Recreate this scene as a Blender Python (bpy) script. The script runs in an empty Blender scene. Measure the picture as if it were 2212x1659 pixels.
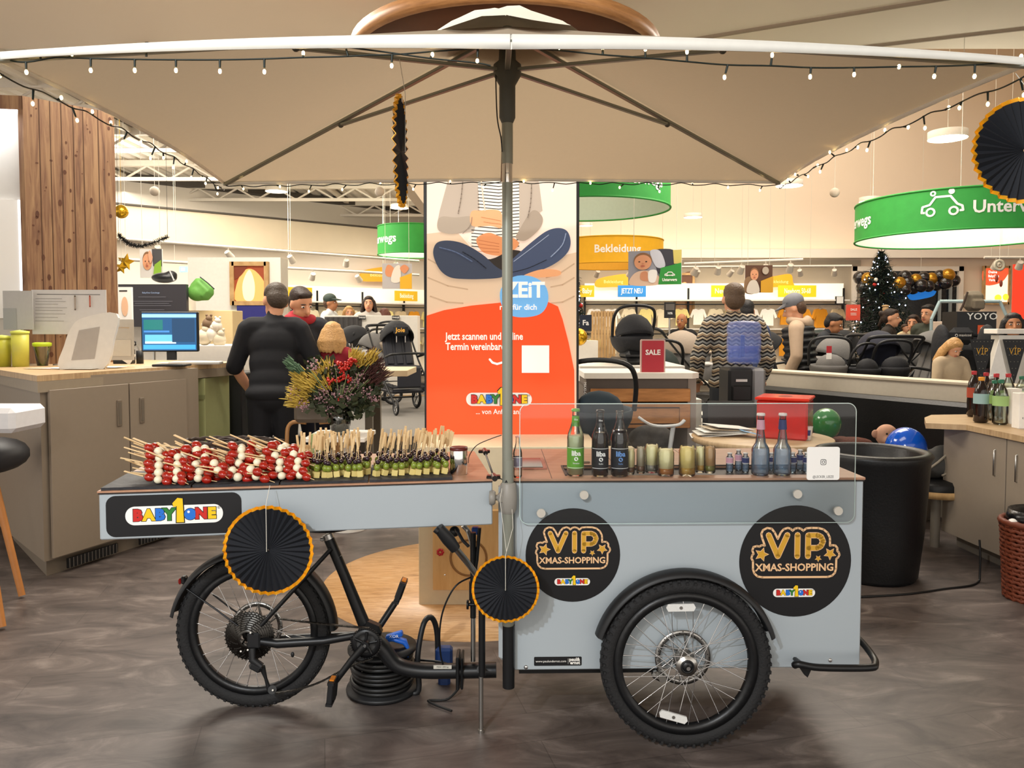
import bpy, math, random
from mathutils import Vector, Matrix, Quaternion, geometry
random.seed(7)
PI = math.pi
R = math.radians
V = Vector
sc = bpy.context.scene
COL = sc.collection
# ------------------------------------------------------------------ camera
FPX, CAMH, PITCH, SHIFT = 1660.0, 1.49, R(2.5), -52.0
cd = bpy.data.cameras.new('camera')
cd.sensor_width = 36; cd.lens = FPX / 2212 * 36; cd.shift_y = SHIFT / 2212; cd.clip_start = .05; cd.clip_end = 200
cam = bpy.data.objects.new('camera', cd); COL.objects.link(cam)
cam.location = (0, 0, CAMH); cam.rotation_euler = (PI / 2 - PITCH, 0, 0)
sc.camera = cam
# ------------------------------------------------------------------ world, exposure, shop lights
sc.view_settings.view_transform = 'Standard'; sc.view_settings.look = 'None'
sc.view_settings.gamma = 1; sc.view_settings.use_curve_mapping = False
sc.view_settings.exposure = 0.35
sc.cycles.transparent_max_bounces = 40; sc.cycles.max_bounces = 10; sc.cycles.use_denoising = True
w = bpy.data.worlds.new('shop_ambience'); sc.world = w; w.use_nodes = True
w.node_tree.nodes['Background'].inputs[0].default_value = (1.0, .93, .85, 1)
w.node_tree.nodes['Background'].inputs[1].default_value = 1.25
def lamp(kind, name, loc, energy, col=(1, .9, .78), size=1.0, sy=None, aim=None, spot=None, blend=.4, radius=.1):
    l = bpy.data.lights.new(name, kind); l.energy = energy; l.color = col
    if kind == 'AREA':
        l.shape = 'RECTANGLE'; l.size = size; l.size_y = sy or size
    if kind == 'SPOT':
        l.spot_size = spot; l.spot_blend = blend; l.shadow_soft_size = radius
    if kind == 'POINT': l.shadow_soft_size = radius
    o = bpy.data.objects.new(name, l); COL.objects.link(o); o.location = loc
    if aim is not None:
        o.rotation_euler = (V(aim) - V(loc)).to_track_quat('-Z', 'Y').to_euler()
    return o
WARM = (1, .92, .79)
lamp('AREA', 'hall_ceiling_light', (3.5, 12, 7.6), 480, WARM, 8, 6)
lamp('AREA', 'hall_ceiling_light', (-5, 12.5, 4.1), 330, WARM, 5, 5)
lamp('AREA', 'counter_ceiling_light', (-2.6, 6.4, 4.2), 190, (1, .93, .82), 2.2, 2)
lamp('AREA', 'counter_ceiling_light', (2.9, 7.6, 4.2), 120, (1, .9, .78), 2.2, 2)
lamp('AREA', 'front_ceiling_light', (0, 3.6, 4.25), 60, WARM, 3, 1.4)
lamp('SPOT', 'front_track_spot', (-1.7, -1.3, 3.4), 330, (.86, .93, 1.0), aim=(.35, 2.75, .6), spot=R(62), blend=.7, radius=.05)
lamp('SPOT', 'front_track_spot', (-1.2, -1.6, 3.2), 130, (1, .93, .84), aim=(-.9, 2.7, .7), spot=R(60), blend=.8, radius=.12)
# ------------------------------------------------------------------ pixel frame of the photograph -> world
CP, SP = math.cos(PITCH), math.sin(PITCH)
def ray(px, py):
    cx = (px - 1106) / FPX; cy = (829.5 - py + SHIFT) / FPX
    return V((cx, CP + cy * SP, -SP + cy * CP))
def at(px, py, Y):
    r = ray(px, py); return V((0, 0, CAMH)) + r * (Y / r.y)
def atz(px, py, z):
    r = ray(px, py); return V((0, 0, CAMH)) + r * ((z - CAMH) / r.z)
def ppm(Y): return FPX / Y
# ------------------------------------------------------------------ materials
def lin(h):
    if not isinstance(h, str): return tuple(h) + (1,) if len(h) == 3 else h
    h = h.lstrip('#'); o = []
    for i in (0, 2, 4):
        c = int(h[i:i + 2], 16) / 255
        o.append(c / 12.92 if c <= .04045 else ((c + .055) / 1.055) ** 2.4)
    return tuple(o) + (1,)
_M = {}
def mat(name, col='808080', rough=.5, metal=0, emit=0, trans=0, ior=1.45, var=.06, scale=30, bump=0, alpha=1, spec=.5, coat=0, ecol=None, sheen=0):
    key = name
    if key in _M: return _M[key]
    m = bpy.data.materials.new(name); m.use_nodes = True; nt = m.node_tree; n = nt.nodes; L = nt.links
    b = n['Principled BSDF']; c = lin(col)
    b.inputs['Roughness'].default_value = rough; b.inputs['Metallic'].default_value = metal
    b.inputs['Transmission Weight'].default_value = trans; b.inputs['IOR'].default_value = ior
    b.inputs['Alpha'].default_value = alpha; b.inputs['Specular IOR Level'].default_value = spec
    b.inputs['Coat Weight'].default_value = coat; b.inputs['Sheen Weight'].default_value = sheen
    b.inputs['Base Color'].default_value = c
    if emit:
        b.inputs['Emission Color'].default_value = lin(ecol or col); b.inputs['Emission Strength'].default_value = emit
    if var and not trans:
        tc = n.new('ShaderNodeTexCoord'); no = n.new('ShaderNodeTexNoise'); no.inputs['Scale'].default_value = scale; no.inputs['Detail'].default_value = 4
        mx = n.new('ShaderNodeMix'); mx.data_type = 'RGBA'
        mx.inputs[6].default_value = tuple(x * (1 - var) for x in c[:3]) + (1,)
        mx.inputs[7].default_value = tuple(min(1, x * (1 + var)) for x in c[:3]) + (1,)
        L.new(tc.outputs['Object'], no.inputs['Vector']); L.new(no.outputs['Fac'], mx.inputs[0]); L.new(mx.outputs[2], b.inputs['Base Color'])
        if bump:
            bp = n.new('ShaderNodeBump'); bp.inputs['Strength'].default_value = bump; bp.inputs['Distance'].default_value = .01
            L.new(no.outputs['Fac'], bp.inputs['Height']); L.new(bp.outputs[0], b.inputs['Normal'])
    _M[key] = m; return m
def ramp_mat(name, stops, vec_scale=(1, 1, 1), noise=4, rough=.5, detail=8, distort=0, bump=.0, planks=None, coat=0, rotz=0):
    """wood and floor coverings: stretched noise through a colour ramp, optional plank grid with per-plank tint"""
    if name in _M: return _M[name]
    m = bpy.data.materials.new(name); m.use_nodes = True; nt = m.node_tree; n = nt.nodes; L = nt.links; b = n['Principled BSDF']
    b.inputs['Roughness'].default_value = rough; b.inputs['Coat Weight'].default_value = coat
    tc = n.new('ShaderNodeTexCoord'); mp = n.new('ShaderNodeMapping'); mp.inputs['Scale'].default_value = vec_scale; mp.inputs['Rotation'].default_value = (0, 0, rotz)
    L.new(tc.outputs['Object'], mp.inputs['Vector'])
    no = n.new('ShaderNodeTexNoise'); no.inputs['Scale'].default_value = noise; no.inputs['Detail'].default_value = detail; no.inputs['Distortion'].default_value = distort
    no.inputs['Roughness'].default_value = .62
    L.new(mp.outputs[0], no.inputs['Vector'])
    cr = n.new('ShaderNodeValToRGB'); e = cr.color_ramp.elements
    e[0].position, e[0].color = stops[0][0], lin(stops[0][1]); e[1].position, e[1].color = stops[-1][0], lin(stops[-1][1])
    for p, c in stops[1:-1]:
        x = e.new(p); x.color = lin(c)
    L.new(no.outputs['Fac'], cr.inputs[0]); out = cr.outputs[0]
    if planks:
        br = n.new('ShaderNodeTexBrick'); br.inputs['Scale'].default_value = 1; br.inputs['Brick Width'].default_value = planks[0]; br.inputs['Row Height'].default_value = planks[1]
        br.inputs['Mortar Size'].default_value = .002; br.inputs['Color1'].default_value = (planks[2],) * 3 + (1,); br.inputs['Color2'].default_value = (1, 1, 1, 1)
        br.inputs['Mortar'].default_value = (planks[3],) * 3 + (1,); br.offset = .37
        m2 = n.new('ShaderNodeMapping'); m2.inputs['Rotation'].default_value = (0, 0, rotz); L.new(tc.outputs['Object'], m2.inputs['Vector']); L.new(m2.outputs[0], br.inputs['Vector'])
        mx = n.new('ShaderNodeMix'); mx.data_type = 'RGBA'; mx.blend_type = 'MULTIPLY'; mx.inputs[0].default_value = 1
        L.new(out, mx.inputs[6]); L.new(br.outputs['Color'], mx.inputs[7]); out = mx.outputs[2]
    L.new(out, b.inputs['Base Color'])
    if bump:
        bp = n.new('ShaderNodeBump'); bp.inputs['Strength'].default_value = bump; bp.inputs['Distance'].default_value = .004
        L.new(no.outputs['Fac'], bp.inputs['Height']); L.new(bp.outputs[0], b.inputs['Normal'])
    _M[name] = m; return m
def glass(name, col='ffffff', rough=.02, ior=1.45, dens=None):
    return mat(name, col, rough, trans=1, ior=ior, var=0)
def clearsheet(name, tint='f4fbfa', refl=.12):
    """thin acrylic sheet: mostly transparent with a mirror share"""
    if name in _M: return _M[name]
    m = bpy.data.materials.new(name); m.use_nodes = True; nt = m.node_tree; n = nt.nodes; L = nt.links
    n.remove(n['Principled BSDF']); t = n.new('ShaderNodeBsdfTransparent'); t.inputs[0].default_value = lin(tint)
    g = n.new('ShaderNodeBsdfGlossy'); g.inputs['Roughness'].default_value = .03
    fr = n.new('ShaderNodeFresnel'); fr.inputs[0].default_value = 1.45
    ad = n.new('ShaderNodeMath'); ad.operation = 'ADD'; ad.inputs[1].default_value = refl - .04; L.new(fr.outputs[0], ad.inputs[0])
    mx = n.new('ShaderNodeMixShader'); L.new(ad.outputs[0], mx.inputs[0]); L.new(t.outputs[0], mx.inputs[1]); L.new(g.outputs[0], mx.inputs[2])
    L.new(mx.outputs[0], n['Material Output'].inputs[0]); _M[name] = m; return m
# ------------------------------------------------------------------ mesh builder
def frame_of(axis, up=V((0, 0, 1))):
    z = V(axis).normalized()
    if abs(z.dot(up)) > .98: up = V((0, 1, 0)) if abs(z.y) < .9 else V((1, 0, 0))
    x = up.cross(z).normalized(); return x, z.cross(x), z
def spline(pts, per=6, closed=False):
    P = [V(p) for p in pts]; n = len(P); out = []
    for i in range(n if closed else n - 1):
        g = (lambda k: P[k % n]) if closed else (lambda k: P[max(0, min(n - 1, k))])
        a, b, c, d = g(i - 1), g(i), g(i + 1), g(i + 2)
        for j in range(per):
            t = j / per
            out.append(.5 * ((2 * b) + (c - a) * t + (2 * a - 5 * b + 4 * c - d) * t * t + (3 * b - a - 3 * c + d) * t ** 3))
    if not closed: out.append(P[-1])
    return out
class F:
    """a flat frame: origin o, u and v axes, n towards the viewer"""
    def __init__(s, o, u=(1, 0, 0), v=(0, 0, 1)):
        s.o = V(o); s.u = V(u).normalized(); s.v = V(v).normalized(); s.n = s.u.cross(s.v)
    def p(s, a, b, c=0): return s.o + s.u * a + s.v * b + s.n * c
class MB:
    def __init__(s, m=None):
        s.v = []; s.f = []; s.fm = []; s.fs = []; s.mats = []; s.T = None; s.cur = 0
        if m: s.use(m)
    def use(s, m):
        if m not in s.mats: s.mats.append(m)
        s.cur = s.mats.index(m); return s
    def add(s, vs, fs, smooth=False):
        k = len(s.v)
        if s.T is not None: vs = [s.T @ V(v) for v in vs]
        s.v += [tuple(v) for v in vs]
        for f in fs:
            s.f.append([i + k for i in f]); s.fm.append(s.cur); s.fs.append(smooth)
        return s
    def box(s, c, d, rot=None, bev=0, ax=None):
        """centre, full sizes; ax=(x,y,z axis vectors) or rot=Matrix"""
        hx, hy, hz = d[0] / 2, d[1] / 2, d[2] / 2; c = V(c)
        A = ax or (V((1, 0, 0)), V((0, 1, 0)), V((0, 0, 1)))
        if rot is not None: A = [rot @ V(a) for a in A]
        W = lambda x, y, z: c + A[0] * x + A[1] * y + A[2] * z
        if bev <= 0:
            vs = [W(x * hx, y * hy, z * hz) for x in (-1, 1) for y in (-1, 1) for z in (-1, 1)]
            return s.add(vs, [(0, 1, 3, 2), (4, 6, 7, 5), (0, 4, 5, 1), (2, 3, 7, 6), (0, 2, 6, 4), (1, 5, 7, 3)])
        b = min(bev, hx * .98, hy * .98, hz * .98); vs = []; ix = {}
        for x in (-1, 1):
            for y in (-1, 1):
                for z in (-1, 1):
                    for k, o in enumerate(((hx, hy - b, hz - b), (hx - b, hy, hz - b), (hx - b, hy - b, hz))):
                        ix[x, y, z, k] = len(vs); vs.append(W(x * o[0], y * o[1], z * o[2]))
        fs = []
        for q in (-1, 1):
            fs.append([ix[q, a, b_, 0] for a, b_ in ((-1, -1), (1, -1), (1, 1), (-1, 1))][::q])
            fs.append([ix[a, q, b_, 1] for a, b_ in ((-1, -1), (-1, 1), (1, 1), (1, -1))][::q])
            fs.append([ix[a, b_, q, 2] for a, b_ in ((-1, -1), (1, -1), (1, 1), (-1, 1))][::q])
        for a in (-1, 1):
            for b_ in (-1, 1):
                fs.append([ix[a, b_, -1, 0], ix[a, b_, 1, 0], ix[a, b_, 1, 1], ix[a, b_, -1, 1]][::a * b_])
                fs.append([ix[a, -1, b_, 0], ix[a, -1, b_, 2], ix[a, 1, b_, 2], ix[a, 1, b_, 0]][::a * b_])
                fs.append([ix[-1, a, b_, 1], ix[1, a, b_, 1], ix[1, a, b_, 2], ix[-1, a, b_, 2]][::a * b_])
                for z in (-1, 1): fs.append([ix[a, b_, z, k] for k in (0, 1, 2)][::a * b_ * z])
        return s.add(vs, fs)
    def cyl(s, p0, p1, r0, r1=None, n=16, caps=True, smooth=True):
        r1 = r0 if r1 is None else r1; p0, p1 = V(p0), V(p1); x, y, z = frame_of(p1 - p0); vs = []
        for p, r in ((p0, r0), (p1, r1)):
            vs += [p + (x * math.cos(2 * PI * i / n) + y * math.sin(2 * PI * i / n)) * r for i in range(n)]
        s.add(vs, [(i, (i + 1) % n, n + (i + 1) % n, n + i) for i in range(n)], smooth)
        if caps: s.add(vs, [list(range(n))[::-1], [n + i for i in range(n)]])
        return s
    def tube(s, pts, r, n=8, caps=True, closed=False, flat=1.0, up=None):
        P = [V(p) for p in pts]; m = len(P); rs = r if isinstance(r, (list, tuple)) else [r] * m; vs = []; px = None
        for i, p in enumerate(P):
            if closed: t = P[(i + 1) % m] - P[i - 1]
            else: t = P[min(i + 1, m - 1)] - P[max(i - 1, 0)]
            if t.length < 1e-9: t = V((0, 0, 1))
            t.normalize()
            if px is None: px = frame_of(t, V(up) if up else V((0, 0, 1)))[0]
            px = (px - t * px.dot(t))
            if px.length < 1e-6: px = frame_of(t)[0]
            px.normalize(); py = t.cross(px)
            vs += [p + (px * math.cos(2 * PI * k / n) + py * math.sin(2 * PI * k / n) * flat) * rs[i] for k in range(n)]
        fs = []
        for i in range(m if closed else m - 1):
            a, b = i * n, ((i + 1) % m) * n
            fs += [(a + k, a + (k + 1) % n, b + (k + 1) % n, b + k) for k in range(n)]
        s.add(vs, fs, True)
        if caps and not closed: s.add(vs, [list(range(n))[::-1], [(m - 1) * n + k for k in range(n)]])
        return s
    def lathe(s, prof, n=24, loc=(0, 0, 0), axis=(0, 0, 1), a0=0, a1=2 * PI, smooth=True, squash=1):
        x, y, z = (V((1, 0, 0)), V((0, 1, 0)), V((0, 0, 1))) if tuple(axis) == (0, 0, 1) else frame_of(axis); loc = V(loc); full = abs(a1 - a0 - 2 * PI) < 1e-6
        k = n if full else n + 1; vs = []
        for r, h in prof:
            vs += [loc + (x * math.cos(a0 + (a1 - a0) * i / n) + y * math.sin(a0 + (a1 - a0) * i / n) * squash) * max(r, 1e-5) + z * h for i in range(k)]
        fs = [(j * k + i, j * k + (i + 1) % k, (j + 1) * k + (i + 1) % k, (j + 1) * k + i) for j in range(len(prof) - 1) for i in range(n if full else k - 1)]
        return s.add(vs, fs, smooth)
    def sph(s, c, r, n=14, m=9, rot=None):
        r = (r, r, r) if isinstance(r, (int, float)) else r; c = V(c); vs = []
        Q = rot if rot is not None else Matrix.Identity(3)
        for j in range(m + 1):
            t = PI * j / m
            for i in range(n):
                a = 2 * PI * i / n
                vs.append(c + Q @ V((r[0] * math.sin(t) * math.cos(a), r[1] * math.sin(t) * math.sin(a), -r[2] * math.cos(t))))
        return s.add(vs, [(j * n + i, j * n + (i + 1) % n, (j + 1) * n + (i + 1) % n, (j + 1) * n + i) for j in range(m) for i in range(n)], True)
    def torus(s, c, Rr, r, axis=(0, 0, 1), n=32, m=10, a0=0, a1=2 * PI, flat=1):
        x, y, z = frame_of(axis); c = V(c); full = abs(a1 - a0 - 2 * PI) < 1e-6; k = n if full else n + 1; vs = []
        for i in range(k):
            a = a0 + (a1 - a0) * i / n; d = x * math.cos(a) + y * math.sin(a)
            vs += [c + d * (Rr + r * math.cos(2 * PI * j / m)) + z * r * flat * math.sin(2 * PI * j / m) for j in range(m)]
        return s.add(vs, [(i * m + j, ((i + 1) % k) * m + j, ((i + 1) % k) * m + (j + 1) % m, i * m + (j + 1) % m) for i in range(n if full else n) for j in range(m)], True)
    def poly(s, fr, pts, h=0, depth=0):
        """polygon in frame fr at height h, extruded back by depth (outline (a,b) pairs)"""
        P = [V((p[0], p[1], 0)) for p in pts]
        ar = sum(P[i].x * P[(i + 1) % len(P)].y - P[(i + 1) % len(P)].x * P[i].y for i in range(len(P)))
        if ar < 0: P = P[::-1]
        tri = geometry.tessellate_polygon([P]); n = len(P)
        top = [fr.p(p.x, p.y, h) for p in P]; tf = []
        for t in tri:
            a, b, c = (P[i] for i in t); cr = (b - a).cross(c - a).z
            tf.append(tuple(t) if cr > 0 else tuple(t)[::-1])
        s.add(top, tf)
        if depth:
            bot = [fr.p(p.x, p.y, h - depth) for p in P]
            s.add(top + bot, [tuple(i + n for i in t[::-1]) for t in tf] + [(i, n + i, n + (i + 1) % n, (i + 1) % n) for i in range(n)])
        return s
    def text(s, fr, txt, size, a=0, b=0, h=0, bold=0, depth=0, align='CENTER', sx=1.0, shear=0):
        cu = bpy.data.curves.new('t', 'FONT'); cu.body = txt; cu.size = size; cu.align_x = align; cu.align_y = 'CENTER'; cu.offset = bold; cu.extrude = depth; cu.resolution_u = 2; cu.shear = shear
        o = bpy.data.objects.new('t', cu); me = bpy.data.meshes.new_from_object(o)
        vs = [fr.p(a + v.co.x * sx, b + v.co.y, h + v.co.z) for v in me.vertices]
        s.add(vs, [tuple(p.vertices) for p in me.polygons])
        bpy.data.objects.remove(o); bpy.data.curves.remove(cu); bpy.data.meshes.remove(me); return s
    def mesh(s, name):
        me = bpy.data.meshes.new(name); me.from_pydata(s.v, [], s.f)
        for m in s.mats: me.materials.append(m)
        if me.polygons:
            me.polygons.foreach_set('material_index', s.fm); me.polygons.foreach_set('use_smooth', s.fs)
        me.update(); return me
    def build(s, name, parent=None, label=None, cat=None, group=None, kind=None, remesh=0, smooth=0, origin=None):
        L = V((0, 0, 0)) if origin is None else V(origin)
        if parent is not None:
            q = parent
            while q.parent is not None: q = q.parent
            L = V((0, 0, 0)) if q.name in _LOCAL else V(q.location)
        if L.length: s.v = [tuple(V(v) - L) for v in s.v]
        me = s.mesh(name)
        if remesh:
            me = remeshed(me, remesh, smooth); me.name = name
        o = bpy.data.objects.new(name, me); COL.objects.link(o)
        if parent is not None: o.parent = parent
        elif origin is not None: o.location = L
        return tag(o, label, cat, group, kind)
_TMP = []; _LOCAL = set()
def remeshed(me, vox, smooth=0):
    o = bpy.data.objects.new('t', me); COL.objects.link(o)
    r = o.modifiers.new('r', 'REMESH'); r.mode = 'VOXEL'; r.voxel_size = vox; r.use_smooth_shade = True
    if smooth:
        q = o.modifiers.new('s', 'SMOOTH'); q.iterations = smooth; q.factor = .5
    _TMP.append(o)
    bpy.context.view_layer.update(); dg = bpy.context.evaluated_depsgraph_get()
    nm = bpy.data.meshes.new_from_object(o.evaluated_get(dg)); mats = list(me.materials)
    nm.materials.clear()
    for m in mats: nm.materials.append(m)
    bpy.data.objects.remove(o); _TMP.clear(); return nm
def tag(o, label=None, cat=None, group=None, kind=None):
    for k, v_ in (('label', label), ('category', cat), ('group', group), ('kind', kind)):
        if v_: o[k] = v_
    return o
def thing(name, label, cat, loc=(0, 0, 0), group=None, kind=None):
    o = bpy.data.objects.new(name, None); o.empty_display_size = .05; COL.objects.link(o); o.location = loc
    return tag(o, label, cat, group, kind)
def adopt(ch, root):
    bpy.context.view_layer.update(); ch.parent = root; ch.matrix_parent_inverse = root.matrix_world.inverted()
    for k in ('label', 'category', 'group'):
        if k in ch: del ch[k]
_kids = {}
def dup(root, loc=None, rot=None, label=None, group=None, scale=None):
    def cp(o, par):
        c = o.copy(); COL.objects.link(c)
        if par is not None: c.parent = par
        ch = _kids.get(o.name)
        if ch is None: ch = _kids[o.name] = list(o.children)
        for k in ch: cp(k, c)
        return c
    c = cp(root, None)
    if loc is not None: c.location = loc
    if rot is not None: c.rotation_euler = rot
    if scale is not None: c.scale = (scale,) * 3 if isinstance(scale, (int, float)) else scale
    if label: c['label'] = label
    if group: c['group'] = group
    return c
def struct(name, mb, parent=None): return mb.build(name, parent, kind='structure' if parent is None else None)
def circ(r, n=40, a=0, b=0, sq=1): return [(a + r * math.cos(2 * PI * i / n), b + r * sq * math.sin(2 * PI * i / n)) for i in range(n)]
def rrect(w_, h_, r, n=6, a=0, b=0):
    o = []
    for cx, cy, s0 in ((w_ / 2 - r, h_ / 2 - r, 0), (-w_ / 2 + r, h_ / 2 - r, 1), (-w_ / 2 + r, -h_ / 2 + r, 2), (w_ / 2 - r, -h_ / 2 + r, 3)):
        o += [(a + cx + r * math.cos((s0 + i / n) * PI / 2), b + cy + r * math.sin((s0 + i / n) * PI / 2)) for i in range(n + 1)]
    return o
def star(r, a=0, b=0, rot=0, inner=.48, n=5): return [(a + (r if i % 2 == 0 else r * inner) * math.sin(rot + PI * i / n), b + (r if i % 2 == 0 else r * inner) * math.cos(rot + PI * i / n)) for i in range(2 * n)]
def blob(pts, per=5): return [(p.x, p.y) for p in spline([(a, b, 0) for a, b in pts], per, True)]
# common materials
BLK = mat('black_painted_metal', '101113', .38); BLKP = mat('black_plastic', '17181a', .45); RUB = mat('black_rubber', '1b1b1c', .75, bump=.3, scale=120)
STEEL = mat('brushed_steel', 'b9b7b2', .28, 1); CHROME = mat('chrome', 'd8d8d8', .12, 1); WHITE = mat('white_laminate', 'e9e4da', .5); PUREW = mat('white_print', 'f6f4ef', .5, var=0)
GOLD = mat('gold_foil', 'eda41a', .3, .35, var=.25, scale=60); CREAM = mat('cream_laminate', 'd8cfbd', .5)
TAUPE = mat('taupe_laminate', '8f8272', .45, var=.04); INK = mat('black_print', '0d0d10', .5, var=0); PAPER = mat('paper', 'efece5', .7)
def pc(h, rough=.5, e=0, nm=None): return mat((nm or 'print_') + h + ('_lit' if e else ''), h, rough, var=0, emit=e)
# ================================================================== ROOM
FLOOR = ramp_mat('grey_vinyl_planks', [(.28, '38312f'), (.43, '544b47'), (.55, '645a55'), (.72, '8a7f78')], (1.3, 3.0, 1), 2.2, .42, 10, .9, .15, planks=(1.2, .2, .84, .62), rotz=R(-14))
struct('floor', MB(FLOOR).box((1, 8, -.05), (34, 30, .1)))
# light oak round inlay set into the floor
def fitc(P):
    import numpy as np
    A = np.array([[p.x, p.y, 1] for p in P]); b = np.array([-(p.x ** 2 + p.y ** 2) for p in P]); s_ = np.linalg.lstsq(A, b, rcond=None)[0]
    return -s_[0] / 2, -s_[1] / 2, math.sqrt(s_[0] ** 2 / 4 + s_[1] ** 2 / 4 - s_[2])
ipts = [atz(x, y, 0) for x, y in ((748, 1219), (812, 1193), (904, 1178), (699, 1251), (734, 1332), (822, 1361), (936, 1385), (1019, 1392))]
IX, IY, IR = fitc(ipts)
print('INLAY', IX, IY, IR, [round(math.hypot(p.x - IX, p.y - IY), 2) for p in ipts])
OAKF = ramp_mat('light_oak_planks', [(.3, 'a97c4e'), (.5, 'cc9d69'), (.7, 'dcb486')], (1.2, 7, 1), 5, .4, 8, 1.4, planks=(1.2, .19, .93, .8), rotz=R(-12))
CARPET = mat('grey_carpet', '77746f', .95, var=.3, scale=180, bump=.5)
struct('floor_inlay', MB(OAKF).lathe([(1e-4, .004), (IR, .004), (IR, 0)], 64, (IX, IY, 0)))
WALLM = mat('cream_wall_paint', 'ecd9c2', .8, var=.02, scale=2); WALLW = mat('white_wall_paint', 'e6ddcf', .8, var=.02, scale=2); GREYW = mat('beige_grey_wall_paint', 'a89c8a', .8, var=.02)
CEIL = mat('cream_ceiling', 'f3e6d3', .85, var=.03, scale=1.2); SEAM = mat('ceiling_seam', 'a3927e', .8)
struct('ceiling', MB(CEIL).box((1, 2.9, 4.45), (34, 10.6, .1)))
for k, (a, b) in enumerate((((1530, 78), (2010, 0)), ((1900, 96), (2212, 60)))):
    p, q = atz(a[0], a[1], 4.4), atz(b[0], b[1], 4.4); p = p + (p - q) * .3; q = q + (q - p) * .5
    struct('trim_%d' % (k + 1), MB(SEAM).tube([p, q], .028, 6))
struct('wall_back', MB(WALLM).box((6.8, 16.6, 4), (16.4, .2, 8)))
struct('wall_between_halls', MB(WALLM).box((-1.15, 13.9, 5.5), (.12, 11.6, 5)))
struct('ceiling_high_hall', MB(CEIL).box((6.8, 12.4, 8.05), (16.4, 8.8, .1)))
struct('wall_right', MB(WALLM).box((15, 10, 4), (.2, 13.5, 8)))
struct('wall_above_front_ceiling', MB(WALLM).box((6.8, 8.15, 6.2), (16.4, .1, 3.5)))
# left hall: oblique wall, low roof with trusses
WA, WB = V((-12.4, 10.85, 0)), V((-1.0, 20.5, 0)); wd = (WB - WA).normalized(); wn = V((wd.y, -wd.x, 0))
wl = (WB - WA).length; wm = (WA + WB) / 2
AXL = (wd, -wn, V((0, 0, 1)))
def onwall(t, z, off=0): return WA + wd * t + wn * off + V((0, 0, z))
struct('wall_left', MB(WALLW).box(wm - wn * .1 + V((0, 0, 2.2)), (wl, .2, 4.4), ax=AXL))
BULK = mat('beige_fabric_bulkhead', 'dccdb2', .8, var=.05, scale=3)
struct('trim_3', MB(BULK).box(wm + wn * .25 + V((0, 0, 3.45)), (wl, .5, .62), ax=AXL))
struct('trim_4', MB(mat('dark_steel_edge', '4a443d', .6)).box(wm + wn * .27 + V((0, 0, 3.78)), (wl, .56, .03), ax=AXL).box(wm + wn * .12 + V((0, 0, 4.36)), (wl, .25, .12), ax=AXL))
CORR = mat('white_corrugated_steel', 'ece6da', .55, var=.03)
cm = MB(CORR)
nx = 96
for i in range(nx):
    x0 = -12 + i * 11 / nx; x1 = x0 + 11 / nx; z0 = 4.42 + (.05 if i % 2 else 0); zz = 4.42 + (0 if i % 2 else .05)
    cm.add([(x0, 8.1, z0), (x1, 8.1, z0), (x1, 21, z0), (x0, 21, z0)], [(0, 1, 2, 3)]); cm.add([(x1, 8.1, z0), (x1, 8.1, zz), (x1, 21, zz), (x1, 21, z0)], [(0, 1, 2, 3)])
struct('ceiling_corrugated', cm)
BEAM = mat('white_steel_beam', 'e2d9ca', .5); DK = mat('dark_gap', '6b6256', .7)
for k in range(5):
    y = 9.2 + k * 2.2; t = MB(BEAM); t.box((-6.6, y, 4.34), (11, .1, .1)); t.box((-6.6, y, 3.95 + .12), (11, .06, .06))
    for i in range(14):
        x = -12 + i * .8; t.tube([(x, y, 4.3), (x + .4, y, 4.07), (x + .8, y, 4.3)], .022, 6)
    t.build('roof_truss', label='white lattice roof truss, %s from the wooden column' % ('first', 'second', 'third', 'fourth', 'last')[k], cat='roof truss', group='white roof trusses over the left hall')
for k in range(6):
    x = -11 + k * 1.8; struct('beam_%d' % (k + 1), MB(BEAM).box((x, 14.5, 4.36), (.08, 13, .09)).use(DK).box((x + .06, 14.5, 4.4), (.03, 13, .02)))
# wooden round ceiling disc
DISCW = ramp_mat('oak_edge_band', [(.3, '9a6a3e'), (.6, 'bb8754'), (.8, 'cf9c68')], (1, 1, 9), 6, .45); DARKW = mat('dark_walnut_veneer', '6b4128', .5, var=.2, scale=5)
d = thing('round_ceiling_disc', 'large round oak-edged disc hanging under the cream ceiling', 'ceiling disc', (-.05, 6.27, 3.59))
MB(DISCW).lathe([(1.17, 0), (1.22, 0), (1.22, .1), (1.17, .1)], 64, (-.05, 6.27, 3.59)).build('edge_band', d)
MB(DARKW).lathe([(1e-4, .03), (1.18, .03), (1.18, .09), (1e-4, .09)], 64, (-.05, 6.27, 3.59)).build('panel', d)
rd = MB(STEEL)
for a in (0, 2.1, 4.2): rd.cyl((-.05 + .8 * math.cos(a), 6.27 + .8 * math.sin(a), 3.68), (-.05 + .8 * math.cos(a), 6.27 + .8 * math.sin(a), 4.4), .008, n=6)
rd.build('suspension_rods', d)
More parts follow.
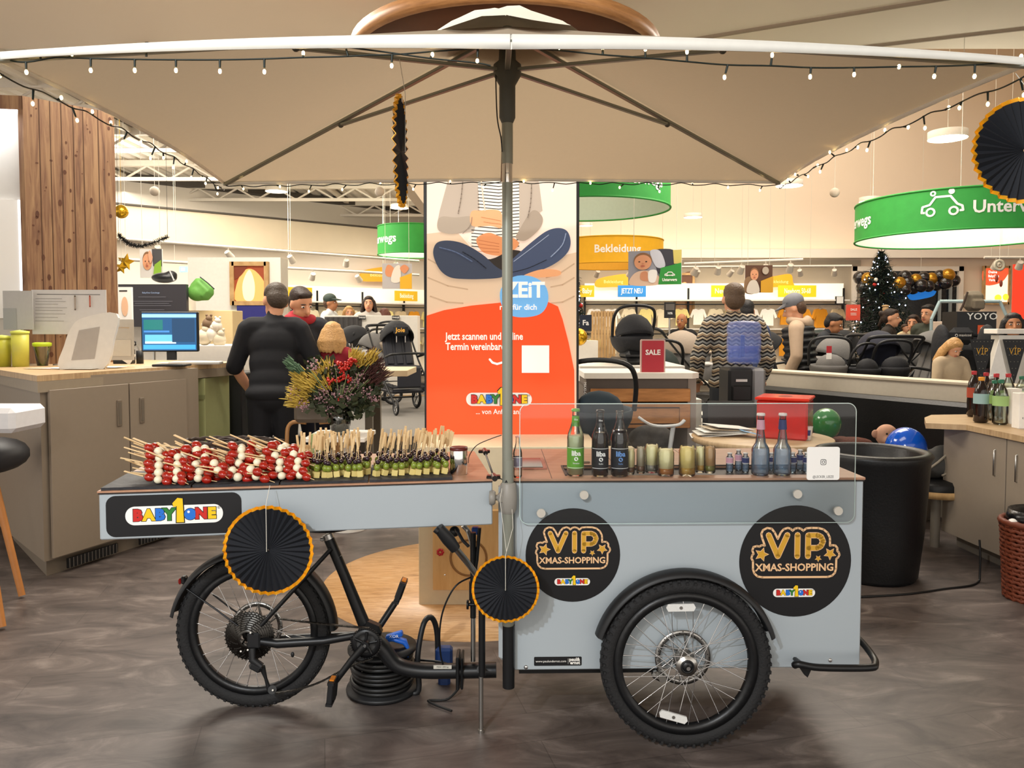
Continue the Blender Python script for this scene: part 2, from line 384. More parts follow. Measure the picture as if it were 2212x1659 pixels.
# ================================================================== shared signs
def stroke(mb, fr, pts, r, h=0, closed=False):
    P = [V((a, b, 0)) for a, b in pts]; n = len(P)
    for i in range(n if closed else n - 1):
        p, q = P[i], P[(i + 1) % n]; d = q - p
        if d.length < 1e-6: continue
        d.normalize(); s_ = V((-d.y, d.x, 0)) * r
        mb.add([fr.p(x.x, x.y, h) for x in (p - s_, q - s_, q + s_, p + s_)], [(0, 1, 2, 3)])
    for p in P: mb.add([fr.p(p.x + r * math.cos(k * PI / 4), p.y + r * math.sin(k * PI / 4), h) for k in range(8)], [list(range(8))])
    return mb
LRED, LYEL, LBLU, LGRN = pc('c9261f'), pc('f2c613'), pc('1f6fd0'), pc('2c7c2e')
def brand_logo(mb, fr, a, b, w_, h=.0006, lit=0):
    """white pill with eight coloured letters"""
    s = w_ / 4.95; st = .0006 if h < .002 else h * .5
    mb.use(PUREW).poly(fr, rrect(w_, s, s * .48, 8, a, b), h)
    L = (('B', LRED, -1.86, .78), ('A', LYEL, -1.30, .78), ('B', LBLU, -.74, .78), ('Y', LGRN, -.26, .82), ('1', LYEL, .22, 1.35), ('O', LBLU, .80, .78), ('N', LRED, 1.36, .76), ('E', LYEL, 1.9, .76))
    for ch, m, x, sz in L:
        for mm, bo, k in ((INK, .085, 1), (m, .055, 2)):
            mb.use(mm)
            if ch == '1':
                g = .05 * s if mm is INK else 0; X0 = a + x * s
                O1 = [(-.20, -.42), (.26, -.42), (.20, .86), (-.06, .90), (-.32, .62), (-.26, .40), (-.10, .46), (-.12, -.42)]
                cx_, cy_ = 0, .2
                mb.poly(fr, [(X0 + p * s + (g if p > 0 else -g), b + q * s + (g if q > .2 else -g)) for p, q in O1], h + st * k)
            elif ch == 'O':
                mb.poly(fr, circ((.34 if mm is INK else .31) * s, 20, a + x * s, b), h + st * k)
            else:
                mb.text(fr, ch, sz * s * 1.02, a + x * s, b + (.17 * s if ch == '1' else 0), h + st * k, bold=bo * s)
    mb.use(PUREW).poly(fr, circ(.07 * s, 8, a + .72 * s, b + .13 * s), h + st * 3)
    mb.use(INK).text(fr, '\u00ae', .22 * s, a + 2.27 * s, b + .3 * s, h + st)
    return mb
PEACH = pc('e9bd8e'); VGOLD = pc('cf9c2f')
def vip_sign(mb, fr, a, b, r, h=.001):
    mb.use(INK).poly(fr, circ(r, 64, a, b), h)
    X = lambda x, y: (a + (x - 1073) / 811 * r, b + (936 - y) / 811 * r)
    O = [(460, 930), (437, 890), (448, 845), (468, 825), (448, 775), (465, 725), (515, 712), (550, 720), (585, 698), (628, 705), (590, 600), (574, 535), (600, 480), (660, 450), (725, 462), (768, 515), (815, 610), (858, 515), (900, 468), (960, 450), (1000, 465), (1028, 492), (1060, 462), (1105, 452), (1150, 465), (1182, 494), (1225, 458), (1300, 452), (1400, 455), (1475, 475), (1535, 525), (1567, 590), (1572, 640), (1572, 712), (1600, 705), (1650, 710), (1680, 745), (1680, 790), (1703, 812), (1712, 850), (1692, 887), (1668, 905), (1666, 1050), (1650, 1110), (1610, 1150), (1550, 1168), (600, 1168), (530, 1155), (482, 1110), (462, 1050)]
    k = r / 811
    mb.use(PEACH); stroke(mb, fr, [X(*p) for p in O], 15 * k, h + .0006, True)
    Vp, Ip = [(683, 555), (818, 862), (952, 555)], [(1100, 555), (1100, 865)]
    Pp = [(1255, 865), (1255, 560), (1390, 560), (1440, 585), (1470, 650), (1440, 718), (1390, 745), (1265, 745)]
    for m, rr, q in ((PEACH, 44, .0006), (VGOLD, 34, .0012)):
        mb.use(m)
        for pp in (Vp, Ip, Pp): stroke(mb, fr, [X(*p) for p in pp], rr * k, h + q)
        for x, y, sr, ro in ((585, 835, 95, .3), (1575, 830, 85, PI), (1405, 898, 46, PI)):
            c = X(x, y); mb.poly(fr, star(sr * k * (1.15 if m is PEACH else .95), c[0], c[1], ro), h + q)
    c = X(1065, 1030); mb.use(PEACH).text(fr, 'XMAS-SHOPPING', 150 * k, c[0], c[1], h + .0006, bold=4 * k, sx=.98)
    c = X(1063, 1397); brand_logo(mb, fr, c[0], c[1], 610 * k, h + .0006)
    return mb
# ================================================================== VENDOR CARGO BIKE
GREY = mat('pale_blue_grey_panel', 'a8b1b6', .42, var=.02, scale=4, coat=.2)
TOPW = ramp_mat('tan_counter_laminate', [(.3, 'a5785c'), (.6, 'b98d70'), (.8, 'c39a7c')], (1, 9, 1), 4, .4, 6, 1)
EDGE = mat('dark_counter_edge', '2c211c', .5); ZT = .947
bike = thing('cargo_bike', 'pale grey cargo bike food cart with black round VIP stickers', 'cargo bike', (0, 2.9, 0))
A, B = atz(1110, 1034, ZT), atz(1866, 1031, ZT)
cu = (B - A).normalized(); cbk = V((0, 0, 1)).cross(cu); CW = (B - A).length; CD = .66
def C(a, d, z): return A + cu * a + cbk * d + V((0, 0, z - ZT))      # cart frame: along, back, height
CAX = (cu, cbk, V((0, 0, 1)))
def cbox(mb, a0, a1, d0, d1, z0, z1, bev=0): return mb.box(C((a0 + a1) / 2, (d0 + d1) / 2, (z0 + z1) / 2), (a1 - a0, d1 - d0, z1 - z0), ax=CAX, bev=bev)
ZB = .250
body = cbox(MB(GREY), 0, CW, 0, CD, ZB, ZT - .014, .004).build('cart_box', bike)
t = MB(TOPW)
cbox(t, -.01, CW + .004, -.004, .055, ZT - .008, ZT); cbox(t, -.01, .19, .055, CD + .004, ZT - .008, ZT); cbox(t, .19, CW + .004, .235, CD + .004, ZT - .008, ZT); cbox(t, CW - .12, CW + .004, .055, .235, ZT - .008, ZT)
t.use(EDGE); cbox(t, -.008, CW + .002, -.002, .055, ZT - .014, ZT - .008); cbox(t, .19, CW - .12, .055, .235, ZT - .0135, ZT - .011)
for a in (.135, .40, .72): cbox(t, a, a + .002, .24 if a > .19 else 0, CD, ZT, ZT + .0006)
t.build('worktop', bike)
cbox(MB(EDGE), .188, .194, .05, .24, ZT - .01, ZT + .004).build('recess_rim', bike)
cbox(MB(EDGE), .188, CW - .115, .235, .241, ZT - .01, ZT + .004).build('recess_rim', bike)
wn_ = cbox(MB(mat('salmon_window_rim', 'a86c58', .4)), -.005, .128, .17, .40, ZT, ZT + .006).build('inset_window', bike)
cbox(MB(mat('dark_green_glass', '3d463d', .08, var=.5, scale=14)), .008, .115, .185, .385, ZT + .006, ZT + .008).build('pane', wn_)
cbox(MB(STEEL), .265, .31, .10 + .2, .12 + .2, ZT, ZT + .008, .003).build('latch', bike)
# underframe and corner rail
cbox(MB(BLK), .02, .55, .05, CD - .05, ZB - .035, ZB - .001).build('underframe', bike)
cbox(MB(mat('pale_blue_grey_rail', 'b4bbbe', .4)), -.055, -.004, .03, .09, ZB + .02, ZT - .03, .012).build('corner_rail', bike)
fr = F(C(0, 0, ZB), cu, (0, 0, 1))
def on_face(px, py, off=0):
    r = ray(px, py); o = V((0, 0, CAMH)); n = -cbk; k = (A - o).dot(n) / r.dot(n); p = o + r * k - C(0, 0, ZB); return p.dot(cu), p.z
for (px, py, rad, nm) in ((1237.5, 1199, .170, 'smaller'), (1717.5, 1212, .2035, 'larger')):
    a, b = on_face(px, py); m = MB(); vip_sign(m, fr, a, b, rad, .0012); m.build('vip_sticker', bike, label='%s round black and gold VIP sticker' % nm)
a, b = on_face(1205, 1428); m = MB(INK).poly(fr, rrect(.172, .033, .004, 3, a, b), .0012)
m.use(PAPER).text(fr, 'www.paulundernst.com', .0115, a - .025, b, .0018); m.text(fr, 'paul&', .017, a + .06, b + .006, .0018, bold=.0006); m.text(fr, 'ernst', .017, a + .062, b - .006, .0018, bold=.0006); stroke(m, fr, [(a + .037, b - .01), (a + .037, b + .01)], .0004, .0018)
m.build('maker_plate', bike)
for px, py in ((1136, 1441), (1793, 1426)):
    a, b = on_face(px, py); MB(CHROME).sph(fr.p(a, b, .001), (.008, .005, .008), 10, 6).build('screw', bike)
# sneeze guard
a0, b0 = on_face(1117, 1131); a1, b1 = on_face(1850, 868)
gfr = F(fr.p((a0 + a1) / 2, (b0 + b1) / 2, .022), cu, (0, 0, 1))
gl = MB(clearsheet('clear_acrylic', 'f4f7f8', .06)).poly(gfr, rrect((a1 - a0) * .985, (b1 - b0) * .985, .03, 6), 0).build('acrylic_screen', bike)
eg = MB(mat('acrylic_edge', 'cfe0da', .15, emit=.05)); eg.tube([gfr.p(p[0], p[1], -.002) for p in rrect((a1 - a0) * .985, (b1 - b0) * .985, .03, 6)], .0016, 5, closed=True); eg.build('screen_edge', gl)
for px, py in ((1260, 1066), (1717, 1064), (1168, 1105), (1804, 1100)):
    a, b = on_face(px, py); MB(mat('satin_knob_steel', 'd6d1c6', .35, .55)).cyl(fr.p(a, b, 0), fr.p(a, b, .024), .0085, n=12).cyl(fr.p(a, b, .023), fr.p(a, b, .029), .0165, .0155, n=20).build('standoff_knob', gl)
# bumper
bp = [C(CW - .28, -.10, .305), C(CW - .27, -.115, .315), C(CW - .2, -.12, .305), C(CW - .03, -.115, .30), C(CW + .01, -.09, .30), C(CW + .03, -.03, .305), C(CW + .02, .05, .33), C(CW - .01, .10, .34)]
MB(BLK).tube(spline(bp, 5), .0125, 10).build('bumper_tube', bike)
MB(BLK).poly(F(C(CW - .245, -.10, .29), cu), [(-.02, .01), (.03, .01), (.012, -.03), (0, -.02)], 0, .01).tube([C(CW - .24, -.11, .30), C(CW - .24, .02, .28)], .008, 6).build('bumper_bracket', bike)
# ---- wheels
def wheel(name, c, Rw, tw, rim_w, hubmat, nsp, knobs, disc_dx=0, lab=None):
    ax = V((0, 1, 0)); c = V(c)
    w_ = MB(BLK)
    r0 = Rw - tw
    w_.lathe([(r0 - rim_w, -.013), (r0 + .004, -.016), (r0 + .004, .016), (r0 - rim_w, .013), (r0 - rim_w, -.013)], 56, c, (0, -1, 0))
    ty = w_.build(name, bike, label=lab)
    m = MB(RUB); m.torus(c, Rw - tw / 2, tw / 2, (0, 1, 0), 72, 14, flat=.86 if tw < .06 else .9)
    for i in range(64):
        a = 2 * PI * i / 64; rd = V((math.cos(a), 0, math.sin(a))); tg = V((-math.sin(a), 0, math.cos(a)))
        for sd in (-1, 1):
            m.box(c + rd * (Rw - (.004 if knobs else .0055)) + V((0, sd * .011, 0)), ((.006 if knobs else .003), .016, .011), ax=(rd, ax, tg)); m.box(c + rd * (Rw - .0135 * 1.0) + V((0, sd * .0215, 0)), ((.008 if knobs else .005), .007, .009), ax=(rd, ax, tg))
    m.build('tyre', ty)
    h = MB(hubmat); h.lathe([(.0, -.045), (.012, -.045), (.013, -.034), (.036, -.032), (.038, -.028), (.018, -.02), (.016, .02), (.038, .028), (.036, .032), (.012, .034), (0, .05)], 28, c, (0, -1, 0))
    h.build('hub', ty)
    MB(BLK).lathe([(.019, .0345), (.016, .039), (.0, .041)][::1], 18, c, (0, -1, 0)).torus(c + V((0, -.036, 0)), .0205, .004, (0, 1, 0), 20, 6).build('axle_cap', ty)
    MB(CHROME).cyl(c + V((0, -.036, 0)), c + V((0, -.052, 0)), .009, .007, 12).build('axle_nut', ty)
    sm = None; spk = []
    for i in range(nsp):
        a = 2 * PI * (i + .3) / nsp; sd = -1 if i % 2 else 1; k = 1 if (i // 2) % 2 else -1
        ha = a + k * 1.25; p = c + V((.034 * math.cos(ha), sd * .03, .034 * math.sin(ha))); q = c + V(((r0 - rim_w + .002) * math.cos(a), sd * .003, (r0 - rim_w + .002) * math.sin(a)))
        MB(CHROME).cyl(p, q, .0016, n=5, caps=False).cyl(q + (p - q).normalized() * .014, q, .0022, n=6).build('spoke', ty)
    for i in range(0):
        pass
    dm = MB(mat('drilled_steel', 'a8a6a2', .3, 1)); dc = c + V((0, .042, 0)); dr = .10
    dm.lathe([(dr - .019, 0), (dr, 0), (dr, .002), (dr - .019, .002), (dr - .019, 0)], 48, dc, (0, -1, 0))
    for i in range(6):
        a = i * PI / 3; dm.tube([dc + V((.03 * math.cos(a), 0, .03 * math.sin(a))), dc + V((.055 * math.cos(a + .35), 0, .055 * math.sin(a + .35))), dc + V((.083 * math.cos(a + .45), 0, .083 * math.sin(a + .45)))], .004, 6)
    dm.use(BLK)
    for i in range(48):
        a = i * PI / 24; rr = dr - .005 - .005 * (i % 3); dm.cyl(dc + V((rr * math.cos(a), -.003, rr * math.sin(a))), dc + V((rr * math.cos(a), -.0033, rr * math.sin(a))), .0022, n=6)
    dm.build('brake_disc', ty)
    return ty
FW = at(1480, 1446, 2.67); FW.z = .302
fw = wheel('front_wheel', FW, .302, .052, .026, STEEL, 36, True, lab='silver-spoked knobbly front wheel under black mudguard')
REFL = mat('white_reflector', 'dcdcd8', .25, var=.1, scale=200)
for dx, dz, ro in ((-.02, .202, .02), (-.043, -.19, -.28)):
    m = MB(REFL); q = Matrix.Rotation(ro, 3, 'Y')
    m.T = Matrix.Translation(FW + V((dx, -.012, dz))) @ Matrix.Rotation(-ro, 4, 'Y')
    m.poly(F((0, 0, 0)), [(-.052, 0), (-.045, .013), (.045, .013), (.052, 0), (.045, -.013), (-.045, -.013)], .004, .008); m.use(STEEL).cyl((0, -.006, 0), (0, -.004, 0), .006, n=10); m.build('spoke_reflector', fw)
MB(STEEL).box(FW + V((-.085, .05, -.072)), (.05, .03, .028), bev=.008, rot=Matrix.Rotation(.5, 3, 'Y')).cyl(FW + V((-.075, .03, -.07)), FW + V((-.075, .02, -.07)), .013).build('brake_caliper', bike)
MB(BLK).cyl(FW + V((0, .03, 0)), FW + V((0, .16, 0)), .012).build('axle', bike)
def fender(c, r, wd, a0, a1, name='mudguard', lab=None):
    vs = []; n = 36; prof = [(-.5, -.012), (-.42, 0), (-.2, .006), (0, .008), (.2, .006), (.42, 0), (.5, -.012)]
    for i in range(n + 1):
        a = a0 + (a1 - a0) * i / n
        for k, th in ((0, 0), (1, -.004)):
            for y, dr in (prof if k == 0 else prof[::-1]):
                rr = r + dr + th; vs.append(V(c) + V((rr * math.cos(a), y * wd, rr * math.sin(a))))
    m_ = len(prof) * 2; fs = [(i * m_ + j, (i + 1) * m_ + j, (i + 1) * m_ + (j + 1) % m_, i * m_ + (j + 1) % m_) for i in range(n) for j in range(m_)]
    mb = MB(BLKP); mb.add(vs, fs, True); mb.add(vs, [list(range(m_)), [n * m_ + k for k in range(m_)][::-1]]); return mb
fender(FW + V((.0, .012, .0)), .325, .078, R(17), R(163)).build('mudguard', bike)
RW = at(549, 1375, 2.96); RW.z = .30
rw = wheel('rear_wheel', RW, .302, .055, .022, BLK, 32, False, lab='black-hubbed rear wheel with gear cassette')
fender(RW, .322, .078, R(2), R(168)).build('mudguard', bike)
cs = MB(mat('cassette_steel', '4a4845', .35, 1))
for i in range(9):
    r_ = .094 - i * .007; cs.lathe([(r_ - .012, -.050 - i * .004), (r_, -.050 - i * .004), (r_, -.052 - i * .004), (r_ - .012, -.052 - i * .004)], 40, RW, (0, 1, 0))
    for k in range(0, 40, 1 if i < 3 else 3):
        a = k * PI / 20 + i; cs.box(RW + V(((r_ + .002) * math.cos(a), -.051 - i * .004, (r_ + .002) * math.sin(a))), (.005, .002, .004), rot=Matrix.Rotation(-a, 3, 'Y'))
    if i == 0:
        for k in range(5):
            a = k * 2 * PI / 5; cs.cyl(RW + V((.02 * math.cos(a), -.051, .02 * math.sin(a))), RW + V((.085 * math.cos(a + .3), -.051, .085 * math.sin(a + .3))), .004, n=6)
cs.build('gear_cassette', rw)
# ---- bike frame, in depth Y = 2.96 (pixel anchors on that plane)
def bp_(px, py, dy=0): return at(px, py, 2.96 + dy)
fm = MB(BLK)
fm.tube([bp_(709, 1160), bp_(745, 1245), bp_(788, 1352)], [.0205, .0205, .024], 14)
fm.build('seat_tube', bike)
MB(BLK).tube([bp_(563, 1352, -.06), bp_(640, 1268, -.05), bp_(716, 1185, -.02)], .0085, 10).tube([bp_(563, 1352, .06), bp_(716, 1185, .02)], .0085, 10).build('seat_stays', bike)
MB(BLK).tube([bp_(556, 1384, -.07), bp_(600, 1390, -.072), bp_(700, 1384, -.065), bp_(768, 1372, -.04)], [.015, .020, .018, .017], 10, flat=.9).tube([bp_(556, 1380, .07), bp_(768, 1370, .04)], .012, 8).build('chain_stays', bike)
MB(BLK).cyl(bp_(790, 1390, -.055), bp_(790, 1390, .055), .046, n=24).box(bp_(800, 1362), (.09, .07, .07), bev=.02, rot=Matrix.Rotation(.4, 3, 'Y')).build('motor_shell', bike)
bpts = spline([bp_(795, 1372), bp_(826, 1400), bp_(855, 1434), bp_(905, 1448), bp_(985, 1449), bp_(1072, 1447)], 6)
MB(BLK).tube(bpts, [.044 - .010 * min(1, i / 12) for i in range(len(bpts))], 14, flat=.85).build('main_beam', bike)
MB(BLK).box(bp_(990, 1446), (.014, .09, .13), bev=.004).box(bp_(999, 1446), (.010, .09, .125), bev=.004).build('coupling_plate', bike)
MB(pc('c9c6ba')).box(bp_(956, 1441, -.034), (.07, .002, .014)).use(INK).text(F(bp_(956, 1441, -.0355)), 'MAX 200 kg', .009).build('load_sticker', bike)
# steering column, parking leg, heavy umbrella tube
MB(BLK).cyl(bp_(1022, 1150), bp_(1022, 1334), .0115).cyl(bp_(1022, 1256), bp_(1022, 1296), .016).build('stem_tube', bike)
MB(STEEL).cyl(bp_(1022, 1334), bp_(1022, 1428), .0095).build('stem_insert', bike)
MB(BLK).cyl(bp_(1010, 1306, -.01), bp_(1024, 1306, -.01), .006).lathe([(0, 0), (.018, 0), (.018, .008), (0, .008)], 16, bp_(1008, 1306, -.01), (1, 0, 0)).build('clamp_knob', bike)
lg = at(1041, 1328, 2.76)
MB(BLK).cyl(at(1041, 1290, 2.76), at(1041, 1460, 2.76), .0125).build('parking_leg_sleeve', bike)
g = at(1039, 1459, 2.76); MB(STEEL).cyl(g, (g.x, g.y, .012), .0085).cyl((g.x, g.y, .012), (g.x, g.y, 0), .012).build('parking_leg', bike)
MB(BLK).cyl(bp_(1038, 1446), bp_(1038, 1446, -.2), .014).build('leg_bracket', bike)
# handlebar with grip, brake lever, cables
MB(STEEL).tube(spline([bp_(984, 1184, -.30), bp_(1010, 1216, -.25), bp_(1030, 1242, -.15), bp_(1030, 1235, 0), bp_(1026, 1225, .2)], 5), .0115, 10).tube(spline([bp_(1000, 1135, .1), bp_(1012, 1150, .1), bp_(1020, 1180, .05), bp_(1021, 1205, 0)], 5), .010, 10).build('handlebar', bike)
MB(BLKP).tube([bp_(947, 1140, -.32), bp_(968, 1165, -.31), bp_(984, 1186, -.30)], [.019, .023, .019], 12).tube([bp_(946, 1148, -.33), bp_(940, 1143, -.33)], .012, 8).build('grip', bike)
MB(BLK).tube([bp_(985, 1142, -.2), bp_(1000, 1168, -.24), bp_(1012, 1180, -.26)], .006, 8).sph(bp_(982, 1148, -.1), .02).build('brake_lever', bike)
MB(BLK).tube([bp_(1036, 1140), bp_(1030, 1210), bp_(1022, 1260)], .007, 8).tube(spline([bp_(1019, 1246), bp_(985, 1265, -.05), bp_(960, 1310, -.05), bp_(950, 1360, -.04), bp_(952, 1415, 0), bp_(962, 1448, 0)], 6), .0035, 7).build('brake_cable', bike)
MB(mat('blue_anodised', '2a4fa0', .4)).box(bp_(1027, 1146, .1), (.03, .03, .03), bev=.005).build('blue_display_clip', bike)
# saddle under the tray, clamp
MB(BLK).sph(bp_(700, 1135), (.12, .07, .025)).build('saddle', bike)
MB(STEEL).cyl(bp_(707, 1154), bp_(711, 1164), .0215, n=20).box(bp_(696, 1165, -.02), (.016, .012, .014), bev=.003).build('seat_clamp', bike)
MB(PUREW).torus(bp_(728, 1203), .0188, .0006, bp_(711, 1160) - bp_(788, 1350), 24, 5).torus(bp_(733, 1216), .0188, .0006, bp_(711, 1160) - bp_(788, 1350), 24, 5).build('seat_tube_rings', bike)
# cranks, pedals, chain
CR = bp_(790, 1390, -.075)
cr = MB(BLK); cr.lathe([(.038, 0), (.056, 0), (.056, .003), (.038, .003), (.038, 0)], 40, CR, (0, 1, 0))
for i in range(40):
    a = i * PI / 20; cr.box(CR + V((.057 * math.cos(a), .0015, .057 * math.sin(a))), (.007, .003, .004), rot=Matrix.Rotation(-a, 3, 'Y'))
for i in range(5):
    a = i * 2 * PI / 5 + .2; cr.cyl(CR + V((.01 * math.cos(a), 0, .01 * math.sin(a))), CR + V((.045 * math.cos(a), 0, .045 * math.sin(a))), .006, n=8)
crk = cr.build('chainring', bike)
MB(BLK).tube([CR + V((0, -.018, 0)), bp_(760, 1425, -.095), bp_(726, 1470, -.105)], [.019, .015, .014], 10, flat=.85).cyl(CR, CR + V((0, -.024, 0)), .016).use(CHROME).cyl(CR + V((0, -.024, 0)), CR + V((0, -.027, 0)), .006).build('crank_arm', bike)
MB(BLK).tube([bp_(795, 1378, .06), bp_(822, 1350, .08), bp_(853, 1303, .10)], [.019, .015, .015], 10, flat=.85).build('crank_arm', bike)
def pedal(c, rt, lab):
    m = MB(BLKP); m.T = Matrix.Translation(c) @ Matrix.Rotation(rt, 4, 'Y')
    m.box((0, 0, .02), (.028, .05, .08), bev=.006).box((0, -.045, .02), (.022, .01, .092), bev=.004).box((0, -.02, .06), (.024, .07, .01)).box((0, -.02, -.02), (.024, .07, .01)); p = m.build('pedal', bike, label=lab)
    m = MB(mat('amber_reflector', 'd07a1c', .3)); m.T = Matrix.Translation(c) @ Matrix.Rotation(rt, 4, 'Y'); m.box((0, -.02, .067), (.018, .04, .006), bev=.002); m.build('pedal_reflector', p)
pedal(bp_(718, 1498, -.13), .1, 'lower pedal'); pedal(bp_(863, 1282, .14), .35, 'raised pedal')
ch = MB(mat('dark_chain', '3a3733', .4, .8))
def chain(pts):
    P = spline(pts, 8); tot = []
    for i in range(len(P) - 1):
        n = max(1, int((P[i + 1] - P[i]).length / .0085))
        tot += [P[i].lerp(P[i + 1], k / n) for k in range(n)]
    for i in range(len(tot) - 1):
        d = (tot[i + 1] - tot[i]); x, y, z = frame_of(d, V((0, 1, 0))); ch.box((tot[i] + tot[i + 1]) / 2, (.004 if i % 2 else .006, .011 if i % 2 else .008, d.length * .95), ax=(x, y, z))
chain([bp_(798, 1357, -.075), bp_(740, 1352, -.075), bp_(665, 1344, -.072), bp_(600, 1336, -.07)])
chain([bp_(805, 1422, -.075), bp_(775, 1432, -.075), bp_(735, 1450, -.073), bp_(690, 1474, -.072), bp_(640, 1490, -.07), bp_(592, 1498, -.07)])
ch.build('chain', bike)
dr = MB(BLKP); dr.box(bp_(548, 1384, -.085), (.05, .012, .06), bev=.008).tube([bp_(545, 1400, -.09), bp_(545, 1425, -.10), bp_(565, 1440, -.10)], .014, 8).box(bp_(553, 1440, -.10), (.05, .03, .03), bev=.008, rot=Matrix.Rotation(.5, 3, 'Y'))
dr.tube([bp_(566, 1440, -.09), bp_(574, 1465, -.085), bp_(582, 1492, -.08)], [.012, .006, .009], 8).cyl(bp_(588, 1490, -.09), bp_(588, 1490, -.07), .016, n=14).use(STEEL)
for px, py in ((520, 1407), (535, 1404), (541, 1367), (589, 1491)): dr.cyl(bp_(px, py, -.10), bp_(px, py, -.108), .0035, n=8)
dr.build('derailleur', bike)
tl = MB(BLKP).tube([bp_(398, 1255), bp_(403, 1268)], .008, 8).box(bp_(398, 1252), (.022, .03, .03), bev=.006).build('tail_light', bike)
MB(mat('red_lens', '8e1712', .3)).box(bp_(391, 1254), (.012, .034, .024), bev=.005).build('lens', tl)
MB(BLK).tube([bp_(400, 1270, -.03), bp_(460, 1312, -.06), bp_(525, 1360, -.07)], .0035, 7).build('mudguard_stay', bike)
MB(BLK).tube([bp_(460, 1284, .05), bp_(500, 1315, .06), bp_(545, 1345, .07)], .0035, 7).build('mudguard_stay', bike)
MB(BLKP).sph(bp_(632, 1414, -.02), (.007, .006, .011)).build('spoke_magnet', rw)
# ---- side tray table
T0, T1 = atz(213, 1061, ZT), atz(1064, 1035, ZT)
tu = (T1 - T0).normalized(); tbk = V((0, 0, 1)).cross(tu); TW = (T1 - T0).length; TD = .62; TAX = (tu, tbk, V((0, 0, 1)))
def T(a, d, z): return T0 + tu * a + tbk * d + V((0, 0, z - ZT))
def tbox(mb, a0, a1, d0, d1, z0, z1, bev=0): return mb.box(T((a0 + a1) / 2, (d0 + d1) / 2, (z0 + z1) / 2), (a1 - a0, d1 - d0, z1 - z0), ax=TAX, bev=bev)
tray = tbox(MB(GREY), 0, TW, 0, TD, .783, ZT - .011, .004).build('side_tray', bike)
tbox(tbox(MB(TOPW), -.004, TW, -.003, TD, ZT - .006, ZT).use(EDGE), -.002, TW, -.0015, TD, ZT - .011, ZT - .006).build('tray_top', tray)
tfr = F(T(0, 0, .783), tu)
def on_tray(px, py):
    r = ray(px, py); o = V((0, 0, CAMH)); n = -tbk; k = (T0 - o).dot(n) / r.dot(n); p = o + r * k - T(0, 0, .783); return p.dot(tu), p.z
aL, _ = on_tray(229, 1110); aR, _ = on_tray(522, 1110); a, b = (aL + aR) / 2, .0775
m = MB(INK).poly(tfr, rrect(aR - aL, .138, .03, 6, a, b), .0012)
l0, _ = on_tray(271, 1112); l1, _ = on_tray(482, 1112); brand_logo(m, tfr, (l0 + l1) / 2, b, l1 - l0, .0018)
m.build('brand_plate', tray)
for px, py in ((1046, 975), (1066, 1030)):
    MB(mat('black_latch', '1a1412', .3)).box(atz(px, py, ZT + .004), (.05, .03, .012), bev=.003).cyl(atz(px, py - 3, ZT + .012), atz(px + 3, py + 4, ZT + .012), .01).build('folding_hinge', bike)
MB(BLK).tube([atz(1047, 975, ZT + .008), atz(1066, 1028, ZT + .008), A + V((-.035, -.0, -.005)), A + V((-.035, -.004, -.2))], .004, 6).build('hinge_strap', bike)
# ================================================================== UMBRELLA
POLE = mat('grey_green_aluminium', '8a8c80', .4, .35, var=.03); FAB = mat('greige_umbrella_fabric', 'a89a85', .85, var=.03, scale=60, bump=.1); FAB.node_tree.nodes['Principled BSDF'].inputs['Transmission Weight'].default_value = 0
DPL = mat('dark_grey_plastic', '55564f', .5)
CLR = mat('grey_clamp_plastic', '8d8981', .45)
PX = at(1096, 700, 2.70).x; PY = 2.70
um = thing('patio_umbrella', 'large rectangular greige umbrella on grey pole clamped to the cart', 'umbrella', (PX, PY, 0))
nt_ = FAB.node_tree; tr_ = nt_.nodes.new('ShaderNodeBsdfTranslucent'); tr_.inputs[0].default_value = lin('c0ad93'); ms_ = nt_.nodes.new('ShaderNodeMixShader'); ms_.inputs[0].default_value = .38
nt_.links.new(nt_.nodes['Principled BSDF'].outputs[0], ms_.inputs[1]); nt_.links.new(tr_.outputs[0], ms_.inputs[2]); nt_.links.new(ms_.outputs[0], nt_.nodes['Material Output'].inputs[0])
YF, YR = 1.90, 3.54
FL, FRt, RL, RR_ = at(-10, 119, YF), at(2222, 131, YF), at(485, 393, YR), at(1683, 391, YR)
FM, RM = at(1104, 80, YF), at(1086, 385, YR); AP = V((PX, PY, 2.525))
# canopy: six panels; underside curves a little
def edge(p, q, bow, n=12):
    m_ = (p + q) / 2 + bow; return [(p * (1 - t) ** 2 + (2 * m_ - (p + q) / 2) * 2 * t * (1 - t) + q * t * t) for t in [i / n for i in range(n + 1)]]
inL = V((.035, 0, .01)); rimpts = []
E = [edge(FL, FM, V((0, 0, .012))), edge(FM, FRt, V((0, 0, .012))), edge(FRt, RR_, -V((.035, 0, -.01))), edge(RR_, RM, V((0, 0, 0))), edge(RM, RL, V((0, 0, 0))), edge(RL, FL, inL)]
cm = MB(FAB); nr = 8
for e in E:
    vs = []
    for j in range(nr + 1):
        t = j / nr
        for i, p in enumerate(e):
            s_ = abs(i / 12 - .5) * 2; q = AP.lerp(p, t); q.z += -.02 * math.sin(PI * t) * (1 - s_ ** 2) ; vs.append(q)
    k = len(e); cm.add(vs, [(j * k + i, j * k + i + 1, (j + 1) * k + i + 1, (j + 1) * k + i) for j in range(nr) for i in range(k - 1)], True)
cano = cm.build('canopy', um)
hm = MB(mat('white_canopy_hem', 'e9e6dc', .75))
